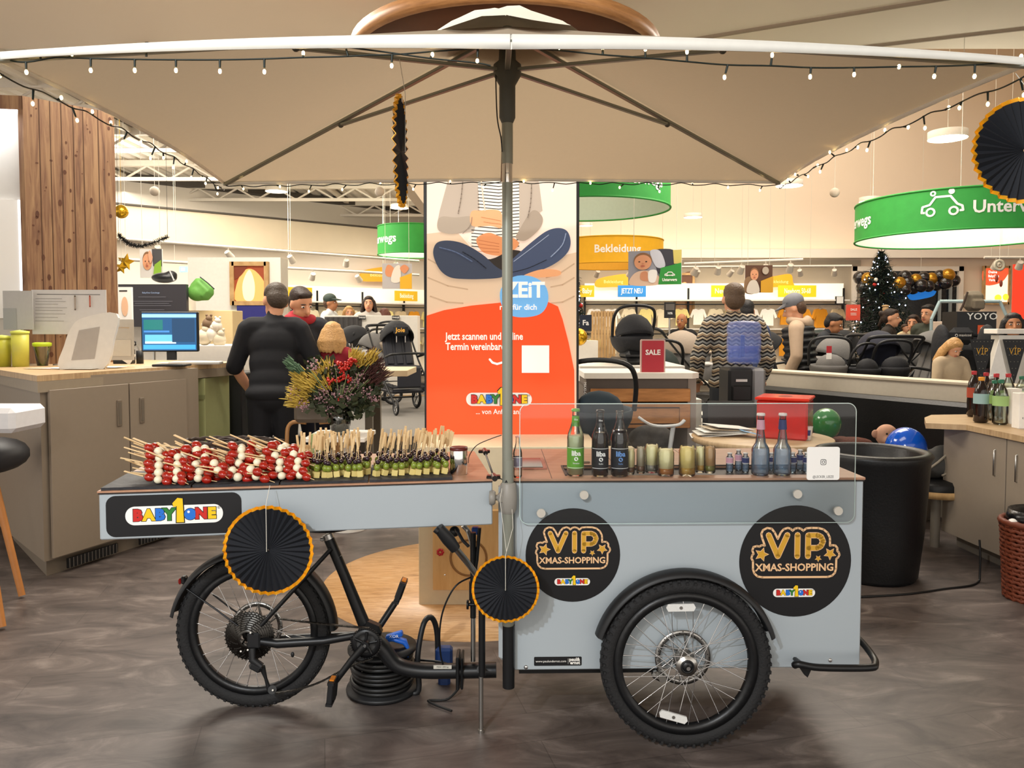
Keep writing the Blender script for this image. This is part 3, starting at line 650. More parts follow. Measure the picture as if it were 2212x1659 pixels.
for e, hgt in zip(E, (.03, .03, .012, .012, .012, .012)):
    n_ = len(e); hh = [max(.012, hgt * (1 if hgt < .02 else (.35 + .65 * (i / (n_ - 1) if e is E[0] else 1 - i / (n_ - 1))))) for i in range(n_)]
    out = (e[6] - AP); out.z = 0; out.normalize(); vs = []
    for i, p in enumerate(e): vs += [p + V((0, 0, .006)) + out * .004, p - V((0, 0, hh[i])) + out * .004, p - V((0, 0, hh[i])), p + V((0, 0, .006))]
    hm.add(vs, [(4 * i + k, 4 * i + 4 + k, 4 * i + 4 + (k + 1) % 4, 4 * i + (k + 1) % 4) for i in range(n_ - 1) for k in range(4)], True)
hm.build('hem', cano)
vc = MB(mat('white_vent_fabric', 'dcd9cb', .8, bump=.3, scale=12)); vs = []; nn = 20
for j in range(5):
    for i in range(nn):
        a = 2 * PI * i / nn; r_ = .25 * j / 4 + .01
        vs.append(AP + V((r_ * math.cos(a) * 1.0, r_ * math.sin(a) * .8, .045 - .095 * (j / 4) ** 2 + .008 * math.sin(a * 5 + j))))
vc.add(vs, [(j * nn + i, (j + 1) * nn + i, (j + 1) * nn + (i + 1) % nn, j * nn + (i + 1) % nn) for j in range(4) for i in range(nn)], True); vc.build('vent_cap', um)
HUB = at(1098, 152, PY); HUB.x = PX
def flatbar(mb, p, q, w_=.013, h_=.008): x, y, z = frame_of(q - p); return mb.box((p + q) / 2, (w_, h_, (q - p).length), ax=(x, y, z), bev=.002)
for nm, tip, tt in (('left rear', RL, .52), ('right rear', RR_, .52), ('left front', FL, .5), ('right front', FRt, .5), ('rear middle', RM, .62), ('front middle', FM, .62)):
    q = tip - V((0, 0, .012)); p = AP - V((0, 0, .02)); rb = flatbar(MB(POLE), p, q, .02, .012).build('rib', um)
    m_ = p.lerp(q, tt) - V((0, 0, .012)); st = flatbar(MB(POLE), HUB, m_, .018, .011); st.build('strut', um)
    MB(DPL).sph(m_, .012, 8, 6).build('strut_joint', um)
pt = at(1098, 395, PY).z
MB(POLE).cyl((PX, PY, 1.0), (PX, PY, pt), .0185, n=24).cyl((PX, PY, pt + .065), (PX, PY, 2.52), .0195, n=24).build('pole', um)
MB(CHROME).cyl((PX, PY, pt - .005), (PX, PY, pt + .07), .0182, n=24).use(BLK).box((PX - .0, PY - .0185, pt + .03), (.01, .002, .001)).build('chrome_ferrule', um, label='polished joint ferrule')
z1, z2 = at(1098, 160, PY).z, at(1098, 255, PY).z
MB(DPL).lathe([(.019, z2 - .02), (.028, z2), (.028, z1 - .04), (.048, z1 - .005), (.048, z1 + .03), (.03, z1 + .045), (.028, z1 + .09), (.019, z1 + .09)], 20, (PX, PY, 0)).build('runner_hub', um)
MB(BLK).tube(spline([(PX - .04, PY - .02, z1), (PX - .035, PY - .02, z2), (PX - .022, PY - .02, at(1075, 300, PY).z), (PX - .018, PY - .015, at(1080, 330, PY).z)], 5), .0022, 6).build('pull_cord', um)
# lower pole and clamp
zb0, zb1 = at(1098, 1484, PY).z, at(1098, 1350, PY).z
MB(POLE).cyl((PX + .002, PY, zb1), (PX + .002, PY, 1.02), .0205, n=24).build('lower_pole', um)
MB(BLK).cyl((PX + .004, PY, zb0), (PX + .004, PY, zb1), .0215, n=24).build('pole_socket', um)
zc = at(1098, 1075, PY).z
kb = MB(CLR).lathe([(.022, zc + .055), (.027, zc + .05), (.032, zc), (.03, zc - .04), (.022, zc - .055)], 20, (PX + .003, PY, 0)).box((PX - .01, PY, zc), (.05, .05, .05), bev=.015).build('pole_clamp', um)
MB(CLR).lathe([(0, 0), (.024, .002), (.026, .01), (.026, .018), (.02, .024), (0, .024)], 20, (PX - .066, PY, zc), (1, 0, 0)).cyl((PX - .045, PY, zc), (PX - .02, PY, zc), .01).build('clamp_wheel', um)
m = MB(INK).poly(F((PX - .004, PY - .0215, at(1100, 1040, PY).z)), [(-.006, 0), (.006, 0), (0, .01)], 0).build('warning_mark', um)
# ================================================================== STRING LIGHTS
WIRE = mat('black_green_wire', '15201a', .5); BULB = mat('warm_led_bulb', 'ffe6ac', .3, emit=16, ecol='ffd890', var=0)
def lights(label, cab, bulbs, grp='fairy light strings on the umbrella', drop=.0):
    o = cab[0][0] if isinstance(cab[0], list) else cab[0]
    t_ = thing('string_lights', label, 'string lights', o, grp)
    m = MB(WIRE)
    for c in (cab if isinstance(cab[0], list) else [cab]): m.tube(spline(c, 4), .0022, 5)
    m.build('cable', t_)
    bmesh_ = None
    for top, tip in bulbs:
        d = (tip - top); L_ = d.length; d.normalize()
        m = MB(WIRE).cyl(top, top + d * (L_ * .7), .0032, .0026, n=6)
        h = m.build('bulb_holder', t_); MB(BULB).sph(tip, (.0042, .0042, .0062), 8, 6).build('bulb', h)
Yf = YF + .01
def f2(l): return [at(x, y, Yf) for x, y in l]
def hang(c, b): return (at(c[0], c[1], Yf), at(b[0], b[1], Yf))
lights('black fairy light string drooping along the left half of the front hem', [f2([(-5, 118), (20, 130), (60, 134), (120, 124), (190, 126), (291, 128), (380, 129), (475, 129), (571, 127), (650, 124), (740, 122), (800, 119), (850, 118), (950, 110), (1040, 104)]), f2([(750, 102), (830, 112), (930, 126), (1030, 136), (1060, 142)])],
    [hang(*q) for q in (((88, 126), (82, 113)), ((150, 124), (155, 116)), ((196, 127), (196, 152)), ((291, 128), (291, 152)), ((316, 122), (316, 108)), ((380, 129), (380, 152)), ((475, 129), (475, 154)), ((571, 127), (571, 155)), ((655, 124), (655, 115)), ((752, 122), (746, 99)), ((847, 118), (846, 142)), ((930, 126), (934, 118)), ((1032, 107), (1031, 132)), ((56, 134), (57, 156)))])
lights('black fairy light string drooping along the right half of the front hem', f2([(1130, 103), (1200, 108), (1300, 118), (1394, 125), (1485, 133), (1570, 140), (1668, 142), (1752, 146), (1845, 146), (1942, 144), (2020, 143), (2106, 140), (2175, 134), (2214, 132)]),
    [hang(*q) for q in (((1205, 108), (1207, 103)), ((1302, 118), (1302, 103)), ((1394, 125), (1394, 106)), ((1484, 133), (1484, 112)), ((1572, 140), (1565, 167)), ((1665, 142), (1668, 119)), ((1752, 146), (1750, 166)), ((1845, 146), (1845, 161)), ((1942, 144), (1942, 144)), ((2022, 143), (2018, 165)), ((2106, 141), (2105, 165)), ((2195, 134), (2206, 122)))])
def side(e, n, ph, off, lab, sag=.012, step=1.0, out=V((0, 0, 0))):
    P = [p + V((0, 0, -off)) + out for p in e]; S = spline(P, 4); S = [p + V((0, 0, -sag * abs(math.sin(i * .55)))) for i, p in enumerate(S)]
    bl = []
    for k in range(n):
        i = min(len(S) - 1, int((k + .5) / n * (len(S) - 1))); p = S[i]; rr = random.Random(k * 7 + ph)
        bl.append((p, p + V((rr.uniform(-.02, .02), rr.uniform(-.015, .015), rr.uniform(-.035, .02) - .004))))
    lights(lab, P[:1] + S[1:-1:2] + P[-1:], bl)
side(E[5][::-1], 17, 1, .035, 'black fairy light string along the left side hem')
side(E[2], 17, 2, .03, 'black fairy light string along the right side hem')
side(E[3], 8, 3, .012, 'black fairy light string along the rear hem, right of the pole')
side(E[4], 8, 4, .012, 'black fairy light string along the rear hem, left of the pole')
# ================================================================== PAPER FANS
FANP = mat('black_crepe_paper', '15181f', .7, var=.15, scale=90); STRG = mat('white_thread', 'd9d5c8', .7)
def paper_fan(c, r_, n, label, string_to=None, rot=None, amp=.012):
    c = V(c); t_ = thing('paper_fan', label, 'paper fan', c, 'black and gold paper fans')
    Q = (rot or Matrix.Identity(3)); k = 2 * n
    def P(i, rr, off):
        amp_ = amp * (.55 if rr > .9 * r_ else 1)
        a = 2 * PI * i / k; z = (amp_ if i % 2 else -amp_) * (rr / r_) ** .8 * (1 if rr > .1 * r_ else .4)
        return c + Q @ V((rr * math.sin(a), z + off, rr * math.cos(a)))
    for nm, m_, r0, r1 in (('pleated_disc', FANP, .004, r_ * .93), ('gold_rim', GOLD, r_ * .925, r_)):
        vs = [P(i, q, 0) for q in (r0, r1) for i in range(k)] + [P(i, q, .0012) for q in (r0, r1) for i in range(k)]
        f_ = []
        for i in range(k):
            j = (i + 1) % k; f_ += [(i, j, k + j, k + i), (2 * k + i, 3 * k + i, 3 * k + j, 2 * k + j), (k + i, k + j, 3 * k + j, 3 * k + i)]
        MB(m_).add(vs, f_).build(nm, t_)
    if string_to is not None:
        top = V(string_to); m = MB(STRG).tube([c + Q @ V((0, -amp - .002, 0)), c + Q @ V((0, -amp - .003, r_ + .005)), top], .0011, 5)
        m.build('hanging_thread', t_)
    return t_
f1 = at(579, 1189, 2.52); paper_fan(f1, .150, 36, 'large black pleated paper fan with gold rim hanging from the tray', at(583, 1049, 2.56), amp=.013)
f2_ = at(1092, 1273, 2.60); paper_fan(f2_, .1165, 34, 'small black pleated paper fan with gold rim hanging from the pole clamp', at(1094, 1192, 2.62), amp=.010)
m = MB(STRG).tube([at(1094, 1192, 2.62), at(1080, 1080, 2.655), at(1084, 1055, 2.66)], .001, 5).tube([at(1094, 1192, 2.62), at(1108, 1140, 2.64), at(1106, 1100, 2.655)], .001, 5)
m.build('thread_loop', tag(thing('thread_loop_hanger', 'thin white thread looped over the pole clamp above the small fan', 'thread', at(1094, 1192, 2.62))))
paper_fan(at(866, 328, 2.3), .163, 34, 'black and gold paper fan seen edge-on under the umbrella', at(863, 128, 2.3), rot=Matrix.Rotation(R(91.5), 3, 'Z'), amp=.011)
pf = paper_fan(at(2214, 325, 1.93), .131, 34, 'black paper fan with orange-gold rim at the right edge', FRt - V((.012, -.03, .02)), amp=.012)
MB(pc('e8e0cf')).box(at(863, 216, 2.3), (.018, .02, .014)).build('paper_tab', None, 'small white paper tab on top of the edge-on fan', 'paper tab')
# ================================================================== FOOD ON THE TRAY
SLATE = mat('black_slate', '26262a', .6, var=.35, scale=25, bump=.4); BAMB = mat('bamboo', 'dcbd8c', .6, var=.1, scale=40); TOM = mat('tomato_skin', 'a01b0c', .12, var=.35, scale=30, coat=.6)
MOZ = mat('mozzarella', 'efe6c8', .35, var=.03, spec=.6); CHZ = mat('pale_yellow_cheese', 'd9c57c', .5, var=.06); GRP = mat('green_grape', '7f8f34', .2, var=.2, scale=60, coat=.4); DGR = mat('dark_grape', '2a1420', .25, var=.3, scale=50, coat=.4)
ords = ('at the tray\'s left end', 'under the middle tomato heaps', 'left of the seam in the cheese picks', 'right of the seam, beside the steel can')
edges = [on_tray(x, 1040)[0] for x in (214, 412, 603, 796, 979)]
for i in range(4):
    a0, a1 = edges[i] + .003, edges[i + 1] - .002; m = MB(SLATE); n = 14
    pts = [(a0 + (a1 - a0) * k / n, .006 + random.uniform(-.002, .002)) for k in range(n + 1)] + [(a1 + random.uniform(-.001, .001), .05 * k) for k in range(1, 6)] + [(a1 - (a1 - a0) * k / n, .30) for k in range(n + 1)] + [(a0, .05 * k) for k in range(5, 0, -1)]
    m.poly(F(T(0, 0, ZT + .0005), tu, tbk), pts, .009, .009)
    m.build('slate_board', None, 'black slate serving board ' + ords[i], 'slate board', 'black slate boards along the tray', origin=T((a0 + a1) / 2, .15, ZT))
def paddle(mb, p, L_, w=.0035, ax=None):
    """bamboo paddle pick along +Z of the frame from p"""
    mb.cyl(p + V((0, 0, 0)), p + V((0, 0, L_ * .62)), .0011, n=5); mb.box(p + V((.0012, 0, L_ * .8)), (w * 2.3, .0036, L_ * .36), bev=.0006); return mb
def pick_tomato():
    r = thing('tomato_mozzarella_skewer', 'x', 'skewer', (0, 0, 0))
    m = MB(BAMB); m.T = Matrix.Translation((0, 0, -.05)); paddle(m, V((0, 0, -.012)), .165); m.build('bamboo_pick', r)
    MB(TOM).sph((0, 0, -.030), (.0128, .0128, .0155), 12, 8).build('tomato', r); MB(MOZ).sph((0, 0, -.003), .0125, 12, 8).build('mozzarella_ball', r); MB(TOM).sph((0, 0, .024), (.0125, .0128, .0152), 12, 8).build('tomato', r)
    return r
proto = pick_tomato(); first = True; rr = random.Random(3)
hs = [((272, 378), 'in the heap at the tray\'s left end'), ((362, 462), 'in the second tomato heap from the tray\'s left end'), ((452, 548), 'in the third tomato heap from the tray\'s left end'), ((540, 640), 'in the tomato heap beside the cheese picks')]
for (x0, x1), lab in hs:
    aL, aR = on_tray(x0, 1040)[0], on_tray(x1, 1040)[0]; ac = (aL + aR) / 2 + .02
    for k in range(5):
        for j in range(6 - k):
            d_ = .042 + (j + .5 * k) * .033 + rr.uniform(-.004, .004); a = ac + rr.uniform(-.016, .016) - .004 * k; z = ZT + .009 + .017 + k * .0215
            if rr.random() < (.8 if j == 0 and k < 3 else .32): extra = True
            else: extra = False
            for e_ in range(2 if extra else 1):
                aa = a + (.052 if e_ else -.012 if extra else 0); yw = rr.uniform(-.35, .35) + (.5 if e_ else 0); pt_ = rr.uniform(.10, .38) + .03 * k
                dv = (-tu * math.cos(yw) + tbk * math.sin(yw)) * math.cos(pt_) + V((0, 0, math.sin(pt_))); q = dv.to_track_quat('Z', 'Y')
                loc = T(aa, d_ - .012 * e_, z + (.004 if e_ else 0))
                o = proto if first else dup(proto)
                first = False
                o.location = loc; sc_ = rr.uniform(1.1, 1.25); o.scale = (sc_,) * 3; o.rotation_mode = 'QUATERNION'; o.rotation_quaternion = q @ Quaternion((0, 0, 1), rr.uniform(0, .6)); o['label'] = 'tomato and mozzarella skewer lying ' + lab; o['group'] = 'tomato skewers ' + lab
def pick_cheese():
    r = thing('cheese_grape_pick', 'x', 'cheese pick', (0, 0, 0))
    paddle(MB(BAMB), V((0, 0, .002)), .150).build('bamboo_pick', r); MB(CHZ).box((0, 0, .0105), (.021, .020, .021), bev=.001).build('cheese_cube', r)
    MB(GRP).sph((0, 0, .0335), (.0115, .0115, .0128), 12, 8).build('green_grape', r); MB(DGR).sph((0, 0, .0545), (.0098, .0098, .0092), 12, 8).build('dark_grape', r); return r
proto = pick_cheese(); first = True
for (x0, x1), lab in (((634, 790), 'on the slate board left of the seam'), ((806, 970), 'on the slate board next to the steel can')):
    aL, aR = on_tray(x0, 1040)[0], on_tray(x1, 1040)[0]; nn = 9
    for r_ in range(6):
        for c_ in range(nn):
            a = aL + (aR - aL) * (c_ + .5 + (.3 if r_ % 2 else -.1)) / nn + rr.uniform(-.006, .006); d_ = .075 + r_ * .036 + rr.uniform(-.006, .006)
            o = proto if first else dup(proto); first = False
            o.location = T(a, d_, ZT + .0095); o.rotation_euler = (rr.uniform(-.09, .09), rr.uniform(-.12, .2) + (.1 if 'steel' in lab else 0), rr.uniform(0, .9)); o.scale = (1, 1, rr.uniform(.92, 1.04))
            o['label'] = 'cheese, green and dark grape pick standing ' + lab; o['group'] = 'cheese and grape picks ' + lab
# basket, crate, small green box, canister
WICK = mat('dark_willow', '3f3026', .7, var=.4, scale=40)
def basket(name, label, c, rx, ry, h, m_, flare=1.15, n=40, rows=9, cat='basket', handle=False):
    c = V(c); t_ = thing(name, label, cat, c); rg = random.Random(9)
    mb = MB(m_)
    for k in range(rows):
        f_ = 1 - (1 - 1 / flare) * (1 - k / (rows - 1)); z = h * (k + .5) / rows
        mb.tube([c + V((rx * f_ * math.cos(2 * PI * i / n) + rg.uniform(-1, 1) * rx * .012, ry * f_ * math.sin(2 * PI * i / n), z + (h / rows * .35) * (1 if (i + k) % 2 else -1) * .6)) for i in range(n)], h / rows * .52, 6, closed=True)
    for i in range(n // 2):
        a = 4 * PI * i / n; mb.cyl(c + V((rx / flare * math.cos(a), ry / flare * math.sin(a), 0)), c + V((rx * math.cos(a), ry * math.sin(a), h)), h / rows * .4, n=5)
    mb.build('woven_wall', t_)
    MB(m_).torus(c + V((0, 0, h)), 1, .001, n=4, m=3)
    MB(m_).tube([c + V((rx * 1.01 * math.cos(2 * PI * i / n), ry * 1.01 * math.sin(2 * PI * i / n), h + .004 * (i % 2))) for i in range(n)], h / rows * .8, 6, closed=True).build('rim', t_)
    MB(m_).lathe([(0, .004), (min(rx, ry) / flare, .004)], 24, c).build('base', t_) if abs(rx - ry) < .01 else MB(m_).poly(F(c + V((0, 0, .004)), (1, 0, 0), (0, 1, 0)), circ(rx / flare, 24, sq=ry / rx), 0, .003).build('base', t_)
    return t_
bk = T(on_tray(395, 1040)[0] + .05, .485, ZT + .002); basket('wicker_basket', 'long dark willow basket behind the tomato skewers', bk, .168, .085, .085, WICK)
rg = random.Random(5)
tw = MB(WICK)
for k in range(16):
    x = rg.uniform(-.12, .08); tw.tube(spline([bk + V((x, rg.uniform(-.05, .05), .05)), bk + V((x + .06, rg.uniform(-.05, .05), .08 + rg.uniform(0, .015))), bk + V((x + .14, rg.uniform(-.04, .06), .075 + rg.uniform(0, .02)))], 3), .003, 5)
tw.build('loose_twigs', None, 'tangle of loose dark twigs filling the willow basket', 'twigs', kind='stuff', origin=bk)
CRW = ramp_mat('pale_crate_wood', [(.3, 'a8814f'), (.6, 'c9a470'), (.8, 'd8b988')], (1, 6, 1), 6, .6)
cp = T(on_tray(612, 1040)[0] - .01, .40, ZT)
t_ = thing('wooden_crate', 'small pale wooden crate between the tomato heap and the cheese picks', 'crate', cp)
for dx, dy, sx, sy in ((0, -.055, .17, .008), (0, .055, .17, .008), (-.085, 0, .008, .11), (.085, 0, .008, .11)): MB(CRW).box(cp + V((dx, dy, .035)), (sx, sy, .07), bev=.001).build('side_board', t_)
MB(CRW).box(cp + V((0, 0, .004)), (.165, .105, .006)).build('bottom_board', t_)
gb = T(on_tray(668, 1040)[0], .33, ZT)
m = MB(mat('sage_green_card', '8f9e62', .6)).box(gb + V((0, 0, .065)), (.05, .03, .13), bev=.002).use(PAPER).poly(F(gb + V((0, -.0152, .07))), circ(.013, 20), 0).use(pc('6c7c48')).poly(F(gb + V((0, -.0155, .07))), circ(.008, 16), 0)
m.build('green_carton', None, 'small sage green carton among the cheese picks', 'carton', origin=gb)
cc = T(on_tray(997, 1040)[0], .115, ZT)
t_ = thing('steel_canister', 'polished steel can with dark rim standing right of the cheese picks', 'canister', cc)
MB(CHROME).lathe([(0, 0), (.030, 0), (.032, .002), (.032, .093), (.030, .096), (.028, .096), (.028, .01), (0, .01)], 32, cc).build('can_body', t_); MB(mat('dark_red_lid', '5a1c18', .4)).lathe([(.0325, .089), (.0335, .092), (.0325, .1), (.02, .101), (0, .099)], 32, cc).build('lid', t_)
# ================================================================== DRINKS ON THE CART
CLG = clearsheet('clear_glass', 'f8faf8', .08); BLG = clearsheet('pale_blue_glass', 'd3e3f1', .10)
def cart(px, py, z=ZT): return atz(px, py, z)
def bottle(px, py, h, r, m_, liq, label, lab=None, cap=None, neck=.30, nr=.42, cat='bottle', grp='bottles on the cart counter', z=ZT, fill=.62, lm=None, txt=None, tcol=None, neck_lab=None):
    p = cart(px, py, z); t_ = thing('glass_bottle', label, cat, p, grp); rn = r * nr
    hb = h * (1 - neck); prof = [(0, .003), (r * .8, .0), (r, .006), (r, hb * .82), (r * .93, hb * .9), (rn * 1.5, hb * 1.05), (rn, h * (1 - neck * .55)), (rn * .92, h * .965), (rn * 1.05, h * .97), (rn * 1.05, h * .992), (rn * .8, h * .995)]
    inn = [(max(0, a - .0022), min(b + .004, h * .99)) for a, b in prof[::-1] if a > 0]
    MB(m_).lathe(prof, 24, p).build('bottle_glass', t_)
    if liq:
        lv = h * fill; pl = [(0, .005)] + [(a - .0027, b + .001) for a, b in prof[1:] if .004 < b < lv]; pl += [(pl[-1][0] * .98, lv), (0, lv)]; MB(liq).lathe(pl, 20, p).build('liquid', t_)
    if cap: MB(cap).lathe([(rn * 1.15, h * .965), (rn * 1.25, h * .968), (rn * 1.12, h * 1.005), (0, h * 1.01)], 16, p).build('cap', t_)
    if lab:
        z0, z1 = lab; rr_ = r + .0006
        lb = MB(lm).lathe([(rr_, h * z0), (rr_, h * z1)], 24, p).use(PUREW)
        for zz in (z0 + .012, z1 - .012):
            lb.lathe([(rr_ + .0004, h * zz), (rr_ + .0004, h * zz + .0016)], 24, p, a0=PI * 1.12, a1=PI * 1.88)
        if txt:
            fr_ = F(p + V((0, -rr_ - .0004, h * (z0 + z1) / 2))); lb.use(tcol or PUREW)
            bend = MB(lb.mats[lb.cur]); bend.text(fr_, txt[0], r * .82, 0, h * .07, .0, bold=.0008)
            if len(txt) > 1: bend.text(fr_, txt[1], r * .28, 0, -h * .075, 0)
            bend.poly(fr_, circ(r * .24, 16, 0, -h * .01), 0); bend.use(lm); stroke(bend, fr_, [(-r * .1, -h * .005), (r * .12, -h * .025)], r * .04, .0002)
            k0 = len(lb.v)
            wrapped = []
            for v_ in bend.v:
                a = (v_[0] - p.x) / rr_; d_ = rr_ + .0005 + (-(v_[1] - fr_.o.y)) ; wrapped.append((p.x + d_ * math.sin(a), p.y - d_ * math.cos(a), v_[2]))
            lb.add(wrapped, []); mi = {i: (lb.use(m2), lb.cur)[1] for i, m2 in enumerate(bend.mats)}
            for f_, q in zip(bend.f, bend.fm): lb.f.append([i + k0 for i in f_]); lb.fm.append(mi[q]); lb.fs.append(False)
        lb.build('label', t_)
    if neck_lab:
        MB(lm).lathe([(rn * 1.22, h * .745), (rn * 1.03, h * .90)], 18, p).use(PUREW).text(F(p + V((0, -rn * 1.3, h * .85))), txt[0] if txt else '', rn * .8).build('neck_label', t_)
    return t_
LG, LK, LBB = pc('5d9c2c'), pc('15151a'), pc('10151f'); BLTX = pc('6f9ede')
bottle(1243, 1027, .243, .0305, CLG, mat('pale_lime_drink', 'c3c8a0', .2, var=0), 'clear lemonade bottle with green label and green cap', (.12, .44), pc('6aa746', .35), txt=('liba', 'limette'), lm=LG, neck_lab=1, fill=.60)
bottle(1296, 1028, .24, .0305, CLG, mat('dark_cola_drink', '1c0a0a', .2, var=0), 'dark drink bottle with black label and white lettering', (.12, .44), pc('1c1c1c', .35), txt=('liba', 'holo'), lm=LK, neck_lab=1, fill=.66)
bottle(1338, 1028, .24, .0315, CLG, mat('dark_violet_drink', '120a12', .2, var=0), 'dark drink bottle with black label and blue lettering', (.12, .44), None, txt=('liba', 'holo'), tcol=BLTX, lm=LBB, neck_lab=0, fill=.70)
bottle(1118, 1031, .15, .0165, CLG, None, 'small clear water bottle with pink label behind the umbrella pole', (.25, .5), pc('e3a9a0', .4), lm=pc('7b7787'))
TONIC = [(1576, 1022, .076, 'pink'), (1595, 1016, .082, 'pink'), (1610, 1021, .076, 'navy'), (1666, 1018, .07, 'navy'), (1712, 1020, .078, 'navy'), (1728, 1018, .082, 'navy'), (1742, 1021, .078, 'navy')]
PKL, NVL = pc('d39fb0'), pc('29356b')
seq = ['first', 'second', 'third', 'fourth', 'fifth', 'sixth', 'seventh']
for i, (x, y, h, k) in enumerate(TONIC):
    bottle(x, 1021 - (i % 2) * 4, h, .0135, BLG, mat('clear_water', 'c3d6e6', .1, var=0, alpha=.25), 'small mixer bottle with %s label, %s from the jars' % (k, seq[i]), (.48, .78), pc('e3ded9', .35), z=ZT - .012 + .0, lm=PKL if k == 'pink' else NVL, nr=.6, neck=.25, grp='small mixer bottles in the counter recess')
for x, lm_, nm in ((1642, PKL, 'pink'), (1689, NVL, 'navy blue')):
    bottle(x, 1026, .226, .0315, BLG, mat('clear_water', 'c3d6e6', .1, var=0, alpha=.25), 'tall pale blue water bottle with %s neck label' % nm, None, pc('e6dcd6', .35), lm=lm_, neck_lab=1, nr=.40, neck=.5, fill=.42)
AMB = mat('amber_spread', 'b5702a', .25, var=.2); HON = mat('honey_spread', 'c79a3e', .25, var=.2); PALE = mat('pale_lemon_cream', 'f6e9b6', .5, var=.1)
def jar(px, py, h, r, top, low, label, lidm=None):
    p = cart(px, py, ZT); t_ = thing('glass_jar', label, 'jar', p, 'glass jars on the cart counter')
    MB(CLG).lathe([(0, .003), (r * .9, 0), (r, .006), (r, h * .84), (r * .88, h * .92), (r * .9, h)], 24, p).build('jar_glass', t_)
    MB(low).lathe([(0, .0065), (r * .93, .0085), (r * .93, h * .28), (0, h * .28)], 20, p).build('lower_layer', t_); MB(top).lathe([(0, h * .282), (r * .92, h * .282), (r * .92, h * .84), (r * .75, h * .96), (0, h * 1.0)], 20, p).build('upper_layer', t_); return t_
jar(1361, 1024, .095, .017, PALE, mat('brown_syrup', '6b4a34', .2), 'narrow dessert jar with brown base behind the blue-lettered bottle')
jar(1384, 1022, .10, .016, mat('smoky_cream', 'b5a68c', .4), mat('brown_syrup', '6b4a34', .2), 'narrow smoky jar left of the pale lemon jar')
jar(1408, 1020, .105, .026, PALE, mat('grey_base_layer', '8a8377', .4), 'pale lemon cream jar left of the amber-based jar')
jar(1438, 1027, .10, .030, PALE, AMB, 'wide dessert jar with deep amber base'); jar(1484, 1027, .108, .030, mat('yellow_cream', 'f3d98a', .5, var=.15, scale=60), HON, 'wide dessert jar with honey-coloured base')
jar(1512, 1020, .098, .018, PALE, HON, 'slim jar just right of the honey-based jar'); jar(1533, 1021, .10, .021, mat('rose_gold_cream', 'c59a66', .4), mat('olive_syrup', '7d7a30', .2), 'olive-tinted jar nearest the small mixer bottles')
# name card on the acrylic screen
cf = F(gfr.p(0, 0, .006), cu); r_ = ray(1778, 1001); k = (cf.o - V((0, 0, CAMH))).dot(cf.n) / r_.dot(cf.n); q = V((0, 0, CAMH)) + r_ * k - cf.o; ca, cb = q.dot(cu), q.z
m = MB(PUREW).poly(cf, rrect(.117, .118, .008, 5, ca, cb), .002, .003).use(INK).text(cf, '@LECKER_LEEZE', .0125, ca, cb - .048, .0024, sx=.8)
for rad, wdt in ((.0095, .0009),): stroke(m, cf, rrect(rad * 2, rad * 2, .005, 4, ca, cb + .005), wdt, .0026, True); stroke(m, cf, circ(rad * .5, 16, ca, cb + .005), wdt, .0026, True); m.poly(cf, circ(.001, 8, ca + .0055, cb + .0105), .0026)
m.build('name_card', None, 'white rounded card with a small handle line of text on the acrylic screen', 'card', origin=cf.p(ca, cb))
# cable reel and clamp under the bike
cr_ = atz(822, 1500, 0); cr_.y += .05
t_ = thing('cable_reel', 'black cable drum with coiled cable under the cargo bike', 'cable reel', cr_)
ax_ = V((.25, 0, .97)).normalized()
CB = mat('black_cable', '141414', .45)
for i in range(7):
    z = .03 + i * .019; MB(CB).torus(cr_ + V((0, 0, z)), .118 + .006 * math.sin(i * 2.1), .0095, (0, 0, 1), 40, 8).build('cable_turn', t_)
MB(BLKP).lathe([(0, .0), (.145, .0), (.148, .01), (.145, .018), (.07, .02), (.07, .165), (.14, .168), (.14, .18), (0, .182)], 36, cr_).build('drum', t_)
MB(BLKP).tube(spline([cr_ + V((.12, -.05, .005)), cr_ + V((.155, -.05, .02)), cr_ + V((.15, -.04, .15)), cr_ + V((.17, 0, .27)), cr_ + V((.2, .04, .28)), cr_ + V((.22, .06, .2)), cr_ + V((.22, .06, .02))], 5), .0115, 10).build('carrying_frame', t_)
BLU = mat('blue_plastic', '1e62c8', .4)
cl_ = cr_ + V((.055, -.02, .185))
t2 = thing('blue_spring_clamp', 'blue plastic clamp lying on top of the cable drum', 'clamp', cl_)
m = MB(BLU); m.tube([cl_ + V((-.06, 0, .02)), cl_ + V((-.01, 0, .035)), cl_ + V((.04, 0, .02)), cl_ + V((.06, 0, -.02))], [.012, .02, .02, .008], 8, flat=.6).box(cl_ + V((.0, -.01, .05)), (.07, .03, .02), rot=Matrix.Rotation(-.3, 3, 'Y'), bev=.004).tube([cl_ + V((-.04, -.02, -.0)), cl_ + V((.02, -.02, -.02)), cl_ + V((.06, -.02, -.03))], .012, 8, flat=.6); m.build('jaws', t2)
MB(PUREW).text(F(cl_ + V((0, -.027, .052))), 'XOR', .018).build('lettering', t2)
p = cr_ + V((.25, .05, 0)); MB(mat('navy_plug_plastic', '1b3566', .45)).box(p + V((0, 0, .10)), (.07, .05, .11), bev=.01).box(p + V((0, 0, .02)), (.05, .04, .06), bev=.01).build('power_adapter', None, 'navy blue power adapter behind the main beam', 'adapter', origin=p)
MB(CB).tube(spline([cr_ + V((.1, .05, .1)), cr_ + V((.26, -.03, .12)), cr_ + V((.33, -.04, .06)), cr_ + V((.28, -.1, .008)), cr_ + V((.2, -.12, .008)), cr_ + V((.3, -.2, .008))], 6), .005, 7).build('loose_cable', None, 'loose black cable looping on the floor right of the cable drum', 'cable', origin=cr_)
